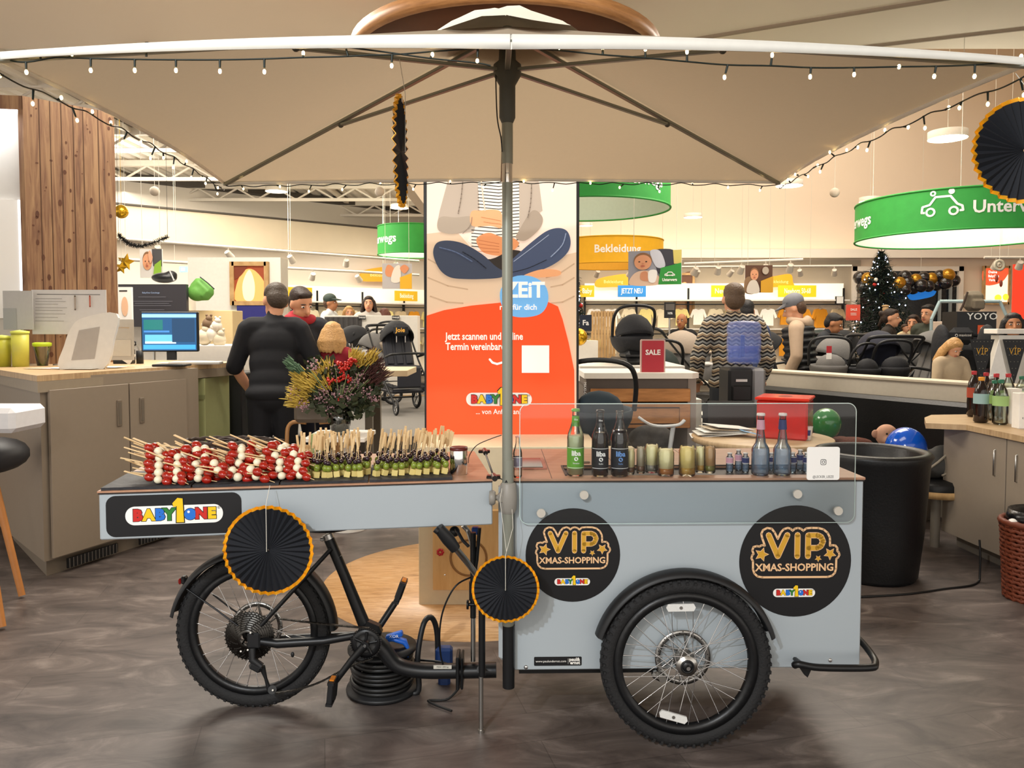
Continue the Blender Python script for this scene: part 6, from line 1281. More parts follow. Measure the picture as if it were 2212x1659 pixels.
for c_, pts, r_ in (('8a7a6b', [(1000, 392), (996, 430), (990, 462)], .003), ('8a7a6b', [(1148, 400), (1146, 440), (1140, 470)], .003), ('8a7a6b', [(1020, 470), (1016, 488), (1000, 505)], .002), ('d9cbb9', [(1040, 392), (1044, 430), (1048, 455)], .004), ('5a6885', [(950, 535), (985, 545), (1020, 565)], .003), ('20242f', [(1000, 545), (1025, 560), (1050, 580)], .003), ('8e9ab0', [(1222, 505), (1214, 530), (1190, 555)], .003), ('20242f', [(1100, 590), (1140, 580), (1180, 562)], .0025), ('c08050', [(1040, 470), (1062, 474), (1082, 478)], .0016), ('c08050', [(1045, 480), (1064, 483), (1082, 485)], .0016)):
    hh[0] += .0002; m.use(pc(c_, .6, LBE)); stroke(m, lf, [(p.x, p.y) for p in spline([(*lp(*p), 0) for p in pts], 4)], r_, hh[0])
WL = pc('fbf3ea', .6, LBE); hh[0] += .001; S_ = LB / FPX
def lt(txt, x, y, px, bold=.0, al='LEFT', sx=1): m.use(WL); a, b = lp(x, y); m.text(lf, txt, px * S_, a, b, hh[0], bold=bold * px * S_, align=al, sx=sx)
lt('ZEiT', 1133, 628, 46, .03, 'CENTER', .95); lt('nur f\u00fcr dich', 1160, 664, 17, .015, 'RIGHT'); lt('Jetzt scannen und online', 963, 727, 22, .02, sx=.77); lt('Termin vereinbaren', 963, 749, 22, .02, sx=.77); lt('... von Anfang an!', 1028, 889, 16, .0, sx=.88)
stroke(m, lf, [lp(1058, 776), lp(1064, 783), lp(1074, 786), lp(1084, 783)], .006, hh[0]); m.poly(lf, [lp(*p) for p in ((1127, 746), (1186, 746), (1186, 805), (1127, 805))], hh[0])
a, b = lp(1078, 862); brand_logo(m, lf, a, b, 142 * S_, hh[0] + .001, LBE)
m.build('print', t_)
# ================================================================== MIDDLE RIGHT
Y_ = 5.5; a, b = at(1262, 806, Y_), at(1514, 806, Y_); z_ = a.z
t_ = thing('sale_counter', 'white-topped grey counter with wooden drawers carrying the red SALE sign', 'counter', ((a.x + b.x) / 2, Y_ + .3, 0))
MB(WHITE).poly(F((0, 0, z_ - .0), (1, 0, 0), (0, 1, 0)), [(a.x, Y_), (b.x - .06, Y_), (b.x, Y_ + .06), (b.x, Y_ + .62), (a.x, Y_ + .62)], 0, .04).build('worktop', t_)
GRB = mat('grey_brown_shelf', '5c524b', .5); cs = MB(GRB); cs.box(((a.x + b.x) / 2, Y_ + .33, z_ - .09), (b.x - a.x - .04, .55, .10)).use(mat('grey_side_panel', '8a8078', .5)).box((b.x - .05, Y_ + .33, (z_ - .04) / 2), (.06, .56, z_ - .04)).use(GRB).box((a.x + .02, Y_ + .33, z_ / 2 - .05), (.04, .56, z_ - .1)).box(((a.x + b.x) / 2, Y_ + .58, z_ / 2 - .05), (b.x - a.x, .03, z_ - .1)); cs.build('carcass', t_)
DRW = ramp_mat('orange_pine_drawer', [(.3, '96622f'), (.6, 'b67c42'), (.8, 'c48d54')], (1, 1, 8), 5, .5)
for k, (y0, y1) in enumerate(((840, 868), (872, 925))):
    pa_, pb_ = at(1276, y1, Y_ + .03), at(1492, y0, Y_ + .03); dd = MB(DRW).box(((pa_.x + pb_.x) / 2, Y_ + .06, (pa_.z + pb_.z) / 2), (pb_.x - pa_.x, .05, pb_.z - pa_.z), bev=.004).build('drawer', t_)
    if k: MB(mat('dark_drawer_line', '3d2411', .6)).tube([(pa_.x + .08, Y_ + .034, pa_.z + .03), (pb_.x - .08, Y_ + .034, pa_.z + .03), (pb_.x - .08, Y_ + .034, pb_.z - .03), (pa_.x + .08, Y_ + .034, pb_.z - .03)], .005, 4, closed=True).build('panel_line', dd)
p = at(1410, 808, Y_ + .12); t_ = thing('sale_sign', 'red upright SALE sign in a pale frame on the white counter top', 'sign', p); sh = at(1410, 733, Y_ + .12).z - p.z; fr_ = F(p, (1, 0, 0))
MB(mat('pale_sign_frame', 'c9aaa0', .4)).poly(fr_, rrect(.182, sh, .012, 4, 0, sh / 2), 0, .02).build('frame', t_); MB(mat('sale_red', 'b02331', .4)).poly(fr_, rrect(.162, sh - .02, .006, 3, 0, sh / 2), .002).use(PUREW).text(fr_, 'SALE', .052, 0, sh * .62, .004, bold=.0015).build('red_face', t_)
t_ = thing('back_counter', 'low white display counter carrying the black infant seats', 'counter', (at(1320, 790, 6.6).x, 6.7, 0)); a, b = at(1252, 790, 6.45), at(1480, 790, 6.45); MB(WHITE).box(((a.x + b.x) / 2, 6.85, a.z / 2), (b.x - a.x, .8, a.z), bev=.006).build('box', t_)
bz = a.z
carseat('black round infant seat with hood on a fixing base behind the SALE sign', (at(1365, 780, 6.75).x, 6.8, bz), 100, s=.80, hood=SF, grp='infant car seats')
carseat('dark green infant seat behind the black hooded one', (at(1432, 780, 7.6).x, 7.7, .78), 80, s=.9, m_=GNF, hood=GNF, base=False, grp='infant car seats')
struct('floor_podium_middle', MB(WHITE).box((2.0, 8.7, .21), (2.4, 1.8, .42)).box((at(1432, 780, 7.6).x, 7.7, .39), (.7, .5, .78)))
stroller('beige-hooded carrycot pram left of the person in the patterned sweater', (at(1500, 800, 8.4).x - .05, 8.5, .42), 20, hoodm=BGF, seatm=GRF, kind='cot', s=.98)
stroller('pale grey pram mostly behind the patterned sweater', (at(1535, 800, 8.0).x + .1, 7.9, .42), 160, hoodm=LGF, seatm=GRF, kind='cot', s=.85)
# infant seat in front, by the lightbox
cs_ = carseat('black infant seat with tall upright handle beside the orange lightbox', (at(1296, 940, 4.6).x + .02, 4.75, .70), 80, s=.92, m_=mat('dark_teal_padding', '1b2a33', .85), hd_=False, base=False)
p = at(1300, 940, 4.75); MB(mat('cream_pedestal', 'd9c9a8', .55)).box((p.x + .06, 4.8, .35), (.5, .5, .70)).build('seat_stand', None, 'cream box under the infant seat with the tall handle', 'stand', origin=(p.x, 4.8, 0))
q_ = MB(PUREW).text(F(at(1260, 845, 4.62) + V((.01, 0, 0)), (0, 0, -1), (1, 0, 0)), 'MAXI-COSI', .022).build('lettering', None, None, None, origin=at(1260, 845, 4.62)); adopt(q_, cs_)
# slatted wooden screen
a, b = at(1276, 787, 9.2), at(1330, 672, 9.2); t_ = thing('slatted_screen', 'vertical-slat wooden screen left of the black infant seat', 'screen', ((a.x + b.x) / 2, 9.2, 0)); m = MB(CRW)
for k in range(8): m.box((a.x + (k + .5) * (b.x - a.x) / 8, 9.2, b.z / 2), ((b.x - a.x) / 8 * .82, .02, b.z))
m.box(((a.x + b.x) / 2, 9.22, b.z - .04), (b.x - a.x, .02, .05)).box(((a.x + b.x) / 2, 9.22, .1), (b.x - a.x, .02, .05)); m.build('slats', t_)
p = at(1250, 728, 8.6); MB(mat('gold_foil_balloon', 'd8a92a', .2, .8)).sph(p, .10).tube([p - V((0, 0, .1)), p - V((0, 0, .35)), (p.x, p.y, 0)], .003, 5).build('gold_balloon', None, 'gold balloon peeking out right of the lightbox', 'balloon', origin=p)
a = at(1262, 745, 8.9); MB(WHITE).box((a.x - .02, 9.0, a.z / 2 + .05), (.35, .3, a.z)).build('small_display_desk', None, 'small wooden-edged desk under the gold balloon', 'desk', origin=(a.x, 9.0, 0))
board('dark_sign', 'dark blue sign reading Fa beside the gold balloon', (1252, 680), (1278, 715), 8.9, [('t', 'e8e8ea', ('Fa', .5, .5, .45))], 'sign', back=mat('navy_sign', '101c30', .5), post=0)
board('discount_sign', 'black sign reading 10% beside the bald person', (1435, 653), (1459, 687), 9.4, [('t', 'e8e8e8', ('10%', .5, .3, .2)), ('p', '5a5550', [(.1, .5), (.9, .5), (.9, .9), (.1, .9)])], 'sign', back=mat('black_sign', '1a1a1c', .5), post=0)
# water dispenser
wx = at(1606, 785, 6.2).x; z1 = at(1606, 787, 6.2).z; zt_ = at(1606, 692, 6.2).z
t_ = thing('water_dispenser', 'black and silver water dispenser with a blue bottle', 'water dispenser', (wx, 6.2, 0)); MB(BLKP).box((wx - .06, 6.2, z1 / 2 - .01), (.20, .30, z1 - .03), bev=.02).build('front_body', t_); MB(mat('silver_plastic', '8f8f92', .35, .4)).box((wx + .08, 6.2, z1 / 2 - .01), (.11, .31, z1 - .03), bev=.02).build('side_body', t_)
MB(BLK).box((wx - .06, 6.04, z1 - .22), (.15, .02, .12), bev=.008).use(STEEL).box((wx - .06, 6.045, z1 - .12), (.09, .006, .02)).build('tap_panel', t_)
WB = mat('blue_polycarbonate', '7d95dd', .12, var=0, alpha=.38, coat=.5); h_ = zt_ - z1; r_ = .135
MB(WB).lathe([(.05, 0), (r_ * .9, .01), (r_, .04), (r_, h_ * .2), (r_ * .93, h_ * .25), (r_, h_ * .3), (r_, h_ * .62), (r_ * .93, h_ * .67), (r_, h_ * .72), (r_, h_ * .88), (r_ * .85, h_ * .97), (0, h_)], 32, (wx, 6.2, z1)).build('water_bottle', t_)
MB(mat('blue_water', '4f6fd6', .1, var=0, alpha=.4)).lathe([(0, .02), (r_ * .86, .02), (r_ * .9, h_ * .42), (0, h_ * .42)], 28, (wx, 6.2, z1)).build('water', t_); MB(mat('blue_handle', '1f3f96', .4)).box((wx - .01, 6.2, z1 + h_ * .42), (.03, .03, h_ * .5), bev=.006).build('inner_handle', t_)
# patterned sweater material: stacked zig-zag bands
m_ = mat('nordic_pattern_knit', '8a7a66', .9, var=0); nt = m_.node_tree; n = nt.nodes; L = nt.links; b = n['Principled BSDF']; tc = n.new('ShaderNodeTexCoord'); sx = n.new('ShaderNodeSeparateXYZ'); L.new(tc.outputs['Object'], sx.inputs[0])
def mt(op, a, b_=None, c=None):
    q = n.new('ShaderNodeMath'); q.operation = op
    for i, v in enumerate((a, b_, c)):
        if v is None: continue
        if isinstance(v, (int, float)): q.inputs[i].default_value = v
        else: L.new(v, q.inputs[i])
    return q.outputs[0]
tri = mt('PINGPONG', mt('MULTIPLY', sx.outputs[0], 1), .035); row = mt('FRACT', mt('MULTIPLY', mt('ADD', sx.outputs[2], mt('MULTIPLY', tri, .55)), 9.5)); cr = n.new('ShaderNodeValToRGB'); cr.color_ramp.interpolation = 'CONSTANT'
for i, (p_, c_) in enumerate(((0, '1c1a1c'), (.16, 'b9aa92'), (.3, '3a3434'), (.42, '9c8468'), (.58, 'cfc4ae'), (.7, '191a20'), (.82, '8f8f8c'))):
    e = cr.color_ramp.elements[i] if i < 2 else cr.color_ramp.elements.new(p_); e.position = p_; e.color = lin(c_)
L.new(row, cr.inputs[0]); L.new(cr.outputs[0], b.inputs['Base Color'])
person('person in zigzag patterned knit sweater behind the water dispenser, back to camera', (at(1590, 700, 6.75).x, 6.85, 0), 1.87, 176, -2, {'le': (-.165, .01, .65), 'lw': (-.155, -.08, .54), 're': (.165, .01, .65), 'rw': (.155, -.08, .54)}, hair=hairm('ash_brown_hair', '5b4632'), top=m_, topw=2.0, pants=mat('grey_jeans', '3b3f46', .8), vox=.014)
person('dark-haired person in blue jacket right behind the patterned sweater', (at(1618, 700, 8.6).x, 8.7, .05), 1.74, 165, 3, hair=H_BK, top=mat('denim_blue_jacket', '3a4668', .8), topw=1.5, vox=.016)
person('person in grey cap, beige hoodie and black padded vest facing left', (at(1738, 700, 8.3).x, 8.35, .02), 1.80, -118, 6, {'re': (.15, .0, .64), 'rw': (.13, -.08, .50), 'le': (-.14, 0, .64), 'lw': (-.13, -.1, .5)}, hat=mat('grey_cap_fabric', '6f7076', .7), hair=H_BR, top=mat('beige_hoodie', 'b09880', .85), topw=1.5, hood=mat('beige_hoodie', 'b09880', .85), vest=mat('black_quilted_vest', '17181b', .55), pants=mat('blue_washed_jeans', '53667e', .8), head=(0, 16), vox=.014)
person('short-haired person in dark top bending over the strollers', (at(1787, 700, 9.9).x - .15, 10.1, 0), 1.72, 60, 24, {'re': (.14, -.12, .66), 'rw': (.10, -.26, .60)}, hair=H_BK, skin=SKIN2, top=mat('dark_slate_top', '23262c', .8), vox=.016)
person('bald bearded person far behind the beige pram', (at(1473, 700, 12.6).x, 12.6, -.02), 1.72, -30, hair=mat('shaved_hair', '6b4d3c', .6), skin=SKIN2, top=BLKT, hk='none', vox=.02)
person('person with brown tied hair and dark coat laughing by the Christmas tree', (at(1915, 700, 11).x, 11, 0), 1.74, 55, 4, hair=H_DK, hk='bun', top=mat('dark_brown_coat', '2a2420', .8), topw=1.8, vox=.016)
person('dark-haired person in cream jumper holding a small child', (at(1975, 700, 11.3).x, 11.3, 0), 1.66, -40, 4, {'re': (.15, -.04, .66), 'rw': (.04, -.14, .68), 'le': (-.15, -.04, .66), 'lw': (-.04, -.14, .64)}, hair=H_DK, hk='long', top=mat('cream_jumper', 'd0c49c', .85), topw=1.6, vox=.016)
person('small child in cream held in the arms of the jumper wearer', (at(1956, 700, 11.0).x, 11.02, .72), .80, 30, 0, hair=H_BR, top=mat('cream_baby_knit', 'c9b090', .85), vox=.014)
person('bearded dark-haired person in camouflage hoodie facing left', (at(2010, 700, 11).x, 11.0, 0), 1.80, -60, 4, hair=H_BK, top=mat('camouflage_cotton', '3d4238', .85, var=.9, scale=9), topw=1.7, vox=.016)
person('person with long dark hair looking over the white bag stand, right edge', (at(2188, 700, 7.6).x, 7.6, 0), 1.62, -25, 0, hair=H_BK, hk='long', skin=SKIN2, top=mat('plum_jacket', '3c2a30', .85), vox=.014)
gx = at(2066, 780, 6.75).x
person('blond girl in beige jacket sitting behind the ledge, reading a card', (gx, 6.9, .27), 1.12, 8, 10, {'le': (-.15, -.06, .64), 'lw': (-.07, -.18, .55), 're': (.15, -.06, .64), 'rw': (.07, -.18, .55)}, {'lk': (-.07, -.22, .50), 'la': (-.07, -.24, .28), 'rk': (.07, -.22, .50), 'ra': (.07, -.24, .28)}, hair=H_BL, hk='long', top=mat('beige_ribbed_jacket', 'b5a184', .9), topw=2.0, pants=mat('cream_leggings', 'c9b69a', .8), head=(0, 28), vox=.012)
p = V((gx, 6.66, .88 + .1)); MB(PUREW).box(p, (.10, .07, .003), rot=Matrix.Rotation(-.5, 3, 'X')).build('white_card', None, 'white card held by the blond girl', 'card', origin=p)
# ================================================================== RIGHT: banquette, table, armchair
w0, w1 = V((2.28, 7.75, 0)), V((3.50, 5.62, 0)); bd = (w1 - w0).normalized(); bn = V((bd.y, -bd.x, 0)); bl = (w1 - w0).length; zb = 1.045; BAX = (bd, -bn, V((0, 0, 1))); bm = (w0 + w1) / 2
t_ = thing('banquette', 'long cream-backed bench with black upholstery behind the red cube', 'bench', bm); MB(CREAM).box(bm + bd * .3 - bn * .1 + V((0, 0, zb / 2)), (bl + .6, .14, zb), ax=BAX).build('back_wall_panel', t_)
MB(mat('cream_ledge', 'd9ccb5', .45)).box(bm + bd * .3 - bn * .1 + V((0, 0, zb + .012)), (bl + .62, .2, .024), ax=BAX, bev=.004).build('ledge', t_)
BLE = mat('black_leather', '0f1012', .42, bump=.1, scale=80)
MB(BLE).box(bm + bd * .15 + bn * .05 + V((0, 0, .68)), (bl - .1, .12, .48), ax=BAX, bev=.03).build('back_cushion', t_); MB(BLE).box(bm - bd * .1 + bn * .32 + V((0, 0, .38)), (bl - .5, .55, .12), ax=BAX, bev=.03).build('seat_cushion', t_); MB(mat('grey_bench_base', '6e665c', .6)).box(bm - bd * .1 + bn * .3 + V((0, 0, .16)), (bl - .5, .5, .32), ax=BAX).build('bench_base', t_)
def onb(px, py, Y): return at(px, py, Y)
def balloon(px, py, Y, r_, m__, lab, sq=1.08, cat='balloon'):
    p = at(px, py, Y); t = thing('balloon', lab, cat, p); MB(m__).sph(p, (r_, r_, r_ * sq), 22, 14).build('ball_skin', t); MB(m__).sph(p - V((0, 0, r_ * sq + .005)), (.012, .012, .012), 8, 6).build('knot', t); return t
balloon(1785, 915, 5.75, .108, mat('green_latex', '1f7a30', .18, coat=.5), 'dark green balloon behind the round wooden table')
balloon(1957, 968, 5.3, .135, mat('blue_latex', '0d55c4', .15, coat=.6), 'bright blue balloon above the black armchair')
p = at(1915, 940, 5.85); t_ = thing('plush_monkey', 'pink-beige plush monkey peeking over the black armchair', 'soft toy', p); PB = mat('pink_beige_plush', 'c99c82', .9); MB(PB).sph(p, (.085, .07, .085)).sph(p + V((0, -.05, -.03)), (.055, .04, .04)).sph(p + V((0, .02, -.2)), (.11, .09, .14)).build('body', t_, remesh=.01, smooth=2)
for sx in (-1, 1): MB(PB).sph(p + V((sx * .085, 0, .01)), (.03, .015, .032)).build('ear', t_); MB(INK).sph(p + V((sx * .03, -.066, .02)), .008, 8, 6).build('eye', t_)
MB(mat('brown_plush', '5c3122', .95, bump=.6, scale=90)).sph(at(1840, 958, 5.75), (.16, .09, .05)).sph(at(1818, 955, 5.8), (.08, .08, .045)).build('brown_plush_toy', None, 'reddish-brown plush lying left of the plush monkey', 'soft toy', origin=at(1840, 958, 5.75))
tc_ = at(1655, 950, 4.95); tz = at(1700, 955, 4.9).z; tc_ = V((1.68, 5.15, tz))
t_ = thing('round_table', 'round wooden table carrying the red cube behind the cart', 'table', (tc_.x, tc_.y, 0)); MB(OAKT).lathe([(0, -.001), (.455, 0), (.46, -.004), (.46, -.034), (.44, -.04), (.3, -.05), (0, -.05)], 48, tc_).build('table_top', t_); MB(STEEL).cyl((tc_.x, tc_.y, .02), (tc_.x, tc_.y, tz - .05), .04).build('column', t_); MB(STEEL).lathe([(0, .02), (.25, .012), (.25, 0), (0, 0)], 32, (tc_.x, tc_.y, 0)).build('base', t_)
a = at(1700, 935, 5.1); RC = mat('red_translucent_acrylic', 'c51a10', .15, var=.25, scale=12, coat=.5, alpha=.93)
t_ = thing('red_cube', 'red translucent tote cube with an opening in its lid on the round table', 'box', (a.x, 5.12, tz)); hq = at(1700, 862, 5.1).z - tz; rz_ = Matrix.Rotation(R(-28), 3, 'Z')
MB(RC).box((a.x, 5.14, tz + hq / 2), (.32, .30, hq), rot=rz_, bev=.012).build('cube_body', t_); MB(mat('red_lid_rim', 'd8301c', .25)).box((a.x, 5.14, tz + hq + .006), (.34, .32, .02), rot=rz_, bev=.006).use(mat('dark_opening', '3c0d08', .6)).poly(F((a.x, 5.14, tz + hq + .0175), (1, 0, 0), (0, 1, 0)), circ(.05, 20, sq=.45), 0).build('lid', t_)
for k, (x, y) in enumerate(((1727, 943), (1744, 950))):
    b_ = atz(x, y, tz + .001); t_ = thing('paper_cup', 'white paper cup with blue print, %s of the two beside the red cube' % ('left', 'right')[k], 'cup', b_, 'paper cups beside the red cube'); MB(PAPER).lathe([(0, 0), (.024, 0), (.033, .085), (.035, .087), (.031, .085), (.023, .004), (0, .004)], 24, b_).build('cup_wall', t_); MB(pc('25306a')).lathe([(.0272, .03), (.0312, .066)], 10, b_, a0=PI * 1.25, a1=PI * 1.6).build('blue_print', t_)
b_ = atz(1560, 940, tz + .001); t_ = thing('document_wallet', 'open wallet of papers lying on the round table', 'folder', b_); 
for k in range(5): MB(pc(('ece9e2', 'dcd7cc', 'f1efe9', 'c9b79c', 'e3dfd6')[k], .7)).box(b_ + V((.02 * k - .03, .02, .008 + .012 * k)), (.36 - .02 * k, .22, .004), rot=Matrix.Rotation(.1 * k - .15, 3, 'Z') @ Matrix.Rotation(.05 * (k - 2), 3, 'Y')).build('sheet', t_)
MB(pc('8fc0ea', .5)).box(b_ + V((.17, -.09, .03)), (.16, .10, .003), rot=Matrix.Rotation(.25, 3, 'Y')).build('blue_slip', t_)
# black chair back behind the cart, push tray
t_ = thing('black_chair', 'black padded chair back standing behind the papers', 'chair', (at(1580, 900, 5.65).x, 5.7, 0)); cx_ = at(1580, 900, 5.65).x; MB(BLE).box((cx_, 5.7, at(1580, 905, 5.7).z), (.40, .07, .27), bev=.03).build('backrest', t_); MB(BLE).box((cx_, 5.95, .46), (.42, .45, .08), bev=.03).build('seat', t_); MB(BLK).tube([(cx_ - .18, 5.72, 0), (cx_ - .18, 5.72, .75)], .014, 8).tube([(cx_ + .18, 5.72, 0), (cx_ + .18, 5.72, .75)], .014, 8).tube([(cx_ - .18, 6.12, 0), (cx_ - .18, 6.12, .45)], .014, 8).tube([(cx_ + .18, 6.12, 0), (cx_ + .18, 6.12, .45)], .014, 8).build('frame', t_)
t_ = thing('play_gym', 'pale curved tray of a baby rocker behind the drink bottles', 'baby rocker', (at(1425, 920, 4.8).x, 4.85, 0)); p = at(1420, 918, 4.8); MB(mat('pale_grey_plastic', 'b9b8b6', .35)).tube(spline([p + V((-.12, 0, .05)), p + V((-.03, -.02, .0)), p + V((.12, -.01, .0)), p + V((.17, 0, .03))], 5), .018, 8, flat=.5).tube([p + V((.10, 0, -.01)), p + V((.08, .0, -.15)), (p.x + .06, p.y, .02)], .014, 8).build('tray_arm', t_)
MB(mat('patterned_grey_fabric', '3c3833', .85, var=.6, scale=30)).sph(p + V((-.02, .1, -.10)), (.15, .1, .09)).tube([p + V((-.05, .1, -.2)), (p.x - .05, p.y + .1, .02)], .02, 8).build('padded_seat', t_)
# tub armchair
ac_ = V((2.16, 4.58, 0)); t_ = thing('tub_armchair', 'black leather tub armchair standing right behind the cart', 'armchair', ac_); oz = at(1890, 965, 4.25).z
oz = .75; OW = [(.26, .02), (.29, .30), (.315, oz - .05), (.33, oz - .02), (.318, oz), (.285, oz + .004), (.262, oz - .02), (.25, .46), (0, .44)]
MB(BLE).lathe(OW, 44, (ac_.x, ac_.y, 0)).build('shell', t_); MB(BLE).lathe([(0, .47), (.21, .465), (.24, .44), (.24, .40)], 32, (ac_.x, ac_.y, 0)).build('seat_cushion', t_); MB(BLKP).lathe([(.22, 0), (.25, .0), (.25, .025)], 32, (ac_.x, ac_.y, 0)).build('base_ring', t_)
# stool with wooden ring and backpack
sx_ = at(2012, 1100, 5.2).x; t_ = thing('padded_stool', 'black padded stool with wooden ring beside the right cabinet', 'stool', (sx_ + .04, 5.25, 0)); s_z = at(2012, 1055, 5.2).z
MB(BLE).lathe([(0, s_z + .07), (.19, s_z + .065), (.21, s_z + .04), (.21, s_z)], 32, (sx_ + .04, 5.25, 0)).build('cushion', t_); MB(CRW).lathe([(.0, s_z), (.215, s_z), (.215, s_z - .045), (0, s_z - .045)], 32, (sx_ + .04, 5.25, 0)).build('wooden_ring', t_); MB(mat('grey_metal_leg', '7c766c', .45)).cyl((sx_, 5.15, 0), (sx_, 5.15, s_z - .045), .03).build('leg', t_); MB(STEEL).cyl((sx_ + .02, 5.4, 0), (sx_ + .02, 5.4, s_z - .045), .03).build('leg', t_)
p = V((sx_ + .03, 5.25, s_z + .07)); t_ = thing('backpack', 'grey and black backpack lying on the padded stool', 'backpack', p); MB(mat('grey_black_nylon', '4a4844', .8, var=.4, scale=12)).sph(p + V((0, 0, .09)), (.15, .11, .10)).sph(p + V((.07, 0, .15)), (.09, .08, .07)).build('main_pack', t_, remesh=.012, smooth=3); MB(mat('reflective_beige_strap', '9a8f7d', .6)).tube([p + V((-.12, -.09, .04)), p + V((-.03, -.115, .12)), p + V((.06, -.10, .19))], .008, 6).tube([p + V((.0, -.115, .03)), p + V((.09, -.10, .07))], .007, 6).build('strap', t_)
struct('trim_5', MB(TAUPE).box((2.86, 5.75, .33), (.5, .04, .4)))
# right counter
rz0 = at(2042, 930, 5.18).z; ru = V((.045, -1, 0)).normalized(); rn_ = V((-1, -.045, 0)).normalized(); r0 = V((at(2042, 1000, 5.18).x, 5.18, 0)); RAX = (ru, rn_ * -1, V((0, 0, 1)))
t_ = thing('drinks_counter', 'taupe cabinet counter with oak top carrying the soft drinks, right edge', 'counter', r0); MB(TAUPE).box(r0 + ru * .9 - rn_ * .35 + V((0, 0, .47)), (1.8, .7, .74), ax=RAX).build('carcass', t_); MB(KICK).box(r0 + ru * .9 - rn_ * .38 + V((0, 0, .05)), (1.76, .6, .10), ax=RAX).build('plinth', t_)
ctz = .86
for k, (a, b, hx) in enumerate(((.01, .62, .53), (.63, 1.25, .72))):
    dd = MB(mat('taupe_door', '9a8c7b', .42, var=.03)).box(r0 + ru * (a + b) / 2 + rn_ * .011 + V((0, 0, .465)), (b - a, .02, .72), ax=RAX, bev=.002).build('door', t_); q = r0 + ru * hx + rn_ * .03 + V((0, 0, .66)); MB(STEEL).tube([q + V((0, 0, .08)) - rn_ * .01, q + V((0, 0, .078)), q - V((0, 0, .078)), q - V((0, 0, .08)) - rn_ * .01], .005, 6).build('bar_handle', dd)
tp = [atz(x, y, ctz) for x, y in ((2000, 914), (1997, 902), (2012, 896), (2100, 893))]; tp = [V((p.x, p.y, 0)) for p in tp]; e_ = r0 + ru * 1.8 + rn_ * .05
MB(OAKT).poly(F((0, 0, 0), (1, 0, 0), (0, 1, 0)), [(tp[0].x, tp[0].y), (tp[1].x, tp[1].y), (tp[2].x, tp[2].y), (tp[3].x + .5, tp[3].y), (e_.x + .8, tp[3].y), (e_.x + .8, e_.y), (e_.x, e_.y), (r0.x - .03, 4.9)], ctz, .035).build('worktop', t_)
# soft drinks
PET = clearsheet('clear_pet', 'e6efe9', .12)
def pet(px, py, h, r_, cap, liq, lab, label, empty=False):
    p = atz(px, py, ctz); t = thing('soft_drink_bottle', label, 'bottle', p, 'plastic bottles on the right counter'); P_ = [(0, .004), (r_ * .7, 0), (r_, .012), (r_ * .93, h * .18), (r_, h * .3), (r_ * .96, h * .45), (r_, h * .6), (r_ * .8, h * .76), (r_ * .42, h * .88), (r_ * .33, h * .92)]
    MB(PET if not liq or empty else mat('pet_' + liq, liq, .12, var=0, coat=.5)).lathe(P_[:8] if 0 else P_, 20, p).build('bottle_wall', t); MB(cap).lathe([(r_ * .4, h * .92), (r_ * .42, h * .99), (r_ * .38, h), (0, h)], 16, p).build('cap', t)
    MB(lab).lathe([(r_ * 1.01, h * .42), (r_ * 1.015, h * .64)], 20, p).build('label', t); return t
CAPR, CAPY, CAPG, CAPW = pc('b51f2a', .35), pc('e89a1e', .35), pc('1d6b4e', .35), pc('c9cfd0', .35)
for a in ((2102, 900, .32, .042, CAPR, '1d0f0d', pc('b5503a'), 'cola bottle with red cap and orange label, leftmost on the right counter'), (2118, 913, .30, .045, CAPY, '1d0f0d', pc('9fc3c8'), 'dark bottle with orange cap and pale blue label, nearest on the counter'),
          (2128, 895, .30, .042, CAPR, '1d0f0d', pc('6a3a34'), 'cola bottle with red cap behind the orange-capped bottle'), (2142, 900, .29, .040, CAPW, '2a1a16', pc('54413c'), 'bottle with white cap between the cola bottles'), (2150, 905, .31, .042, CAPR, '201412', pc('9ab67c'), 'bottle with red cap behind the lime-labelled bottle'),
          (2160, 917, .29, .046, CAPG, None, pc('a7cf85'), 'clear water bottle with green cap and lime label in front'), (2176, 905, .31, .042, CAPR, None, pc('b9d09c'), 'clear bottle with red cap beside the white carton'), (2146, 908, .27, .04, CAPG, None, pc('8fb86a'), 'smaller clear bottle with dark green cap between cola and lime label'), (2205, 898, .28, .04, CAPG, None, pc('c9dcc0'), 'bottle with green cap behind the paper cartons')): pet(*a)
for k, (x, y, w_, h_, c_) in enumerate(((2186, 915, .075, .23, '2c5fae'), (2207, 925, .085, .22, 'b9a36a'))):
    p = atz(x, y, ctz); t = thing('drink_carton', 'white paper carton with %s print on the right counter' % ('blue', 'black text'), 'carton', p, 'cartons on the right counter') if False else thing('drink_carton', ('white carton with a blue rounded print', 'plain white carton cut by the right edge')[k], 'carton', p, 'cartons on the right counter')
    MB(PAPER).box(p + V((0, 0, h_ / 2)), (w_, .07, h_), bev=.003).build('box', t)
    if k == 0: MB(pc(c_)).poly(F(p + V((0, -.0355, h_ * .62))), rrect(.04, .09, .018, 5), 0).build('blue_mark', t)
    MB(INK).text(F(p + V((0, -.0357, h_ * .3))), 'Kaffee', .018).build('lettering', t)
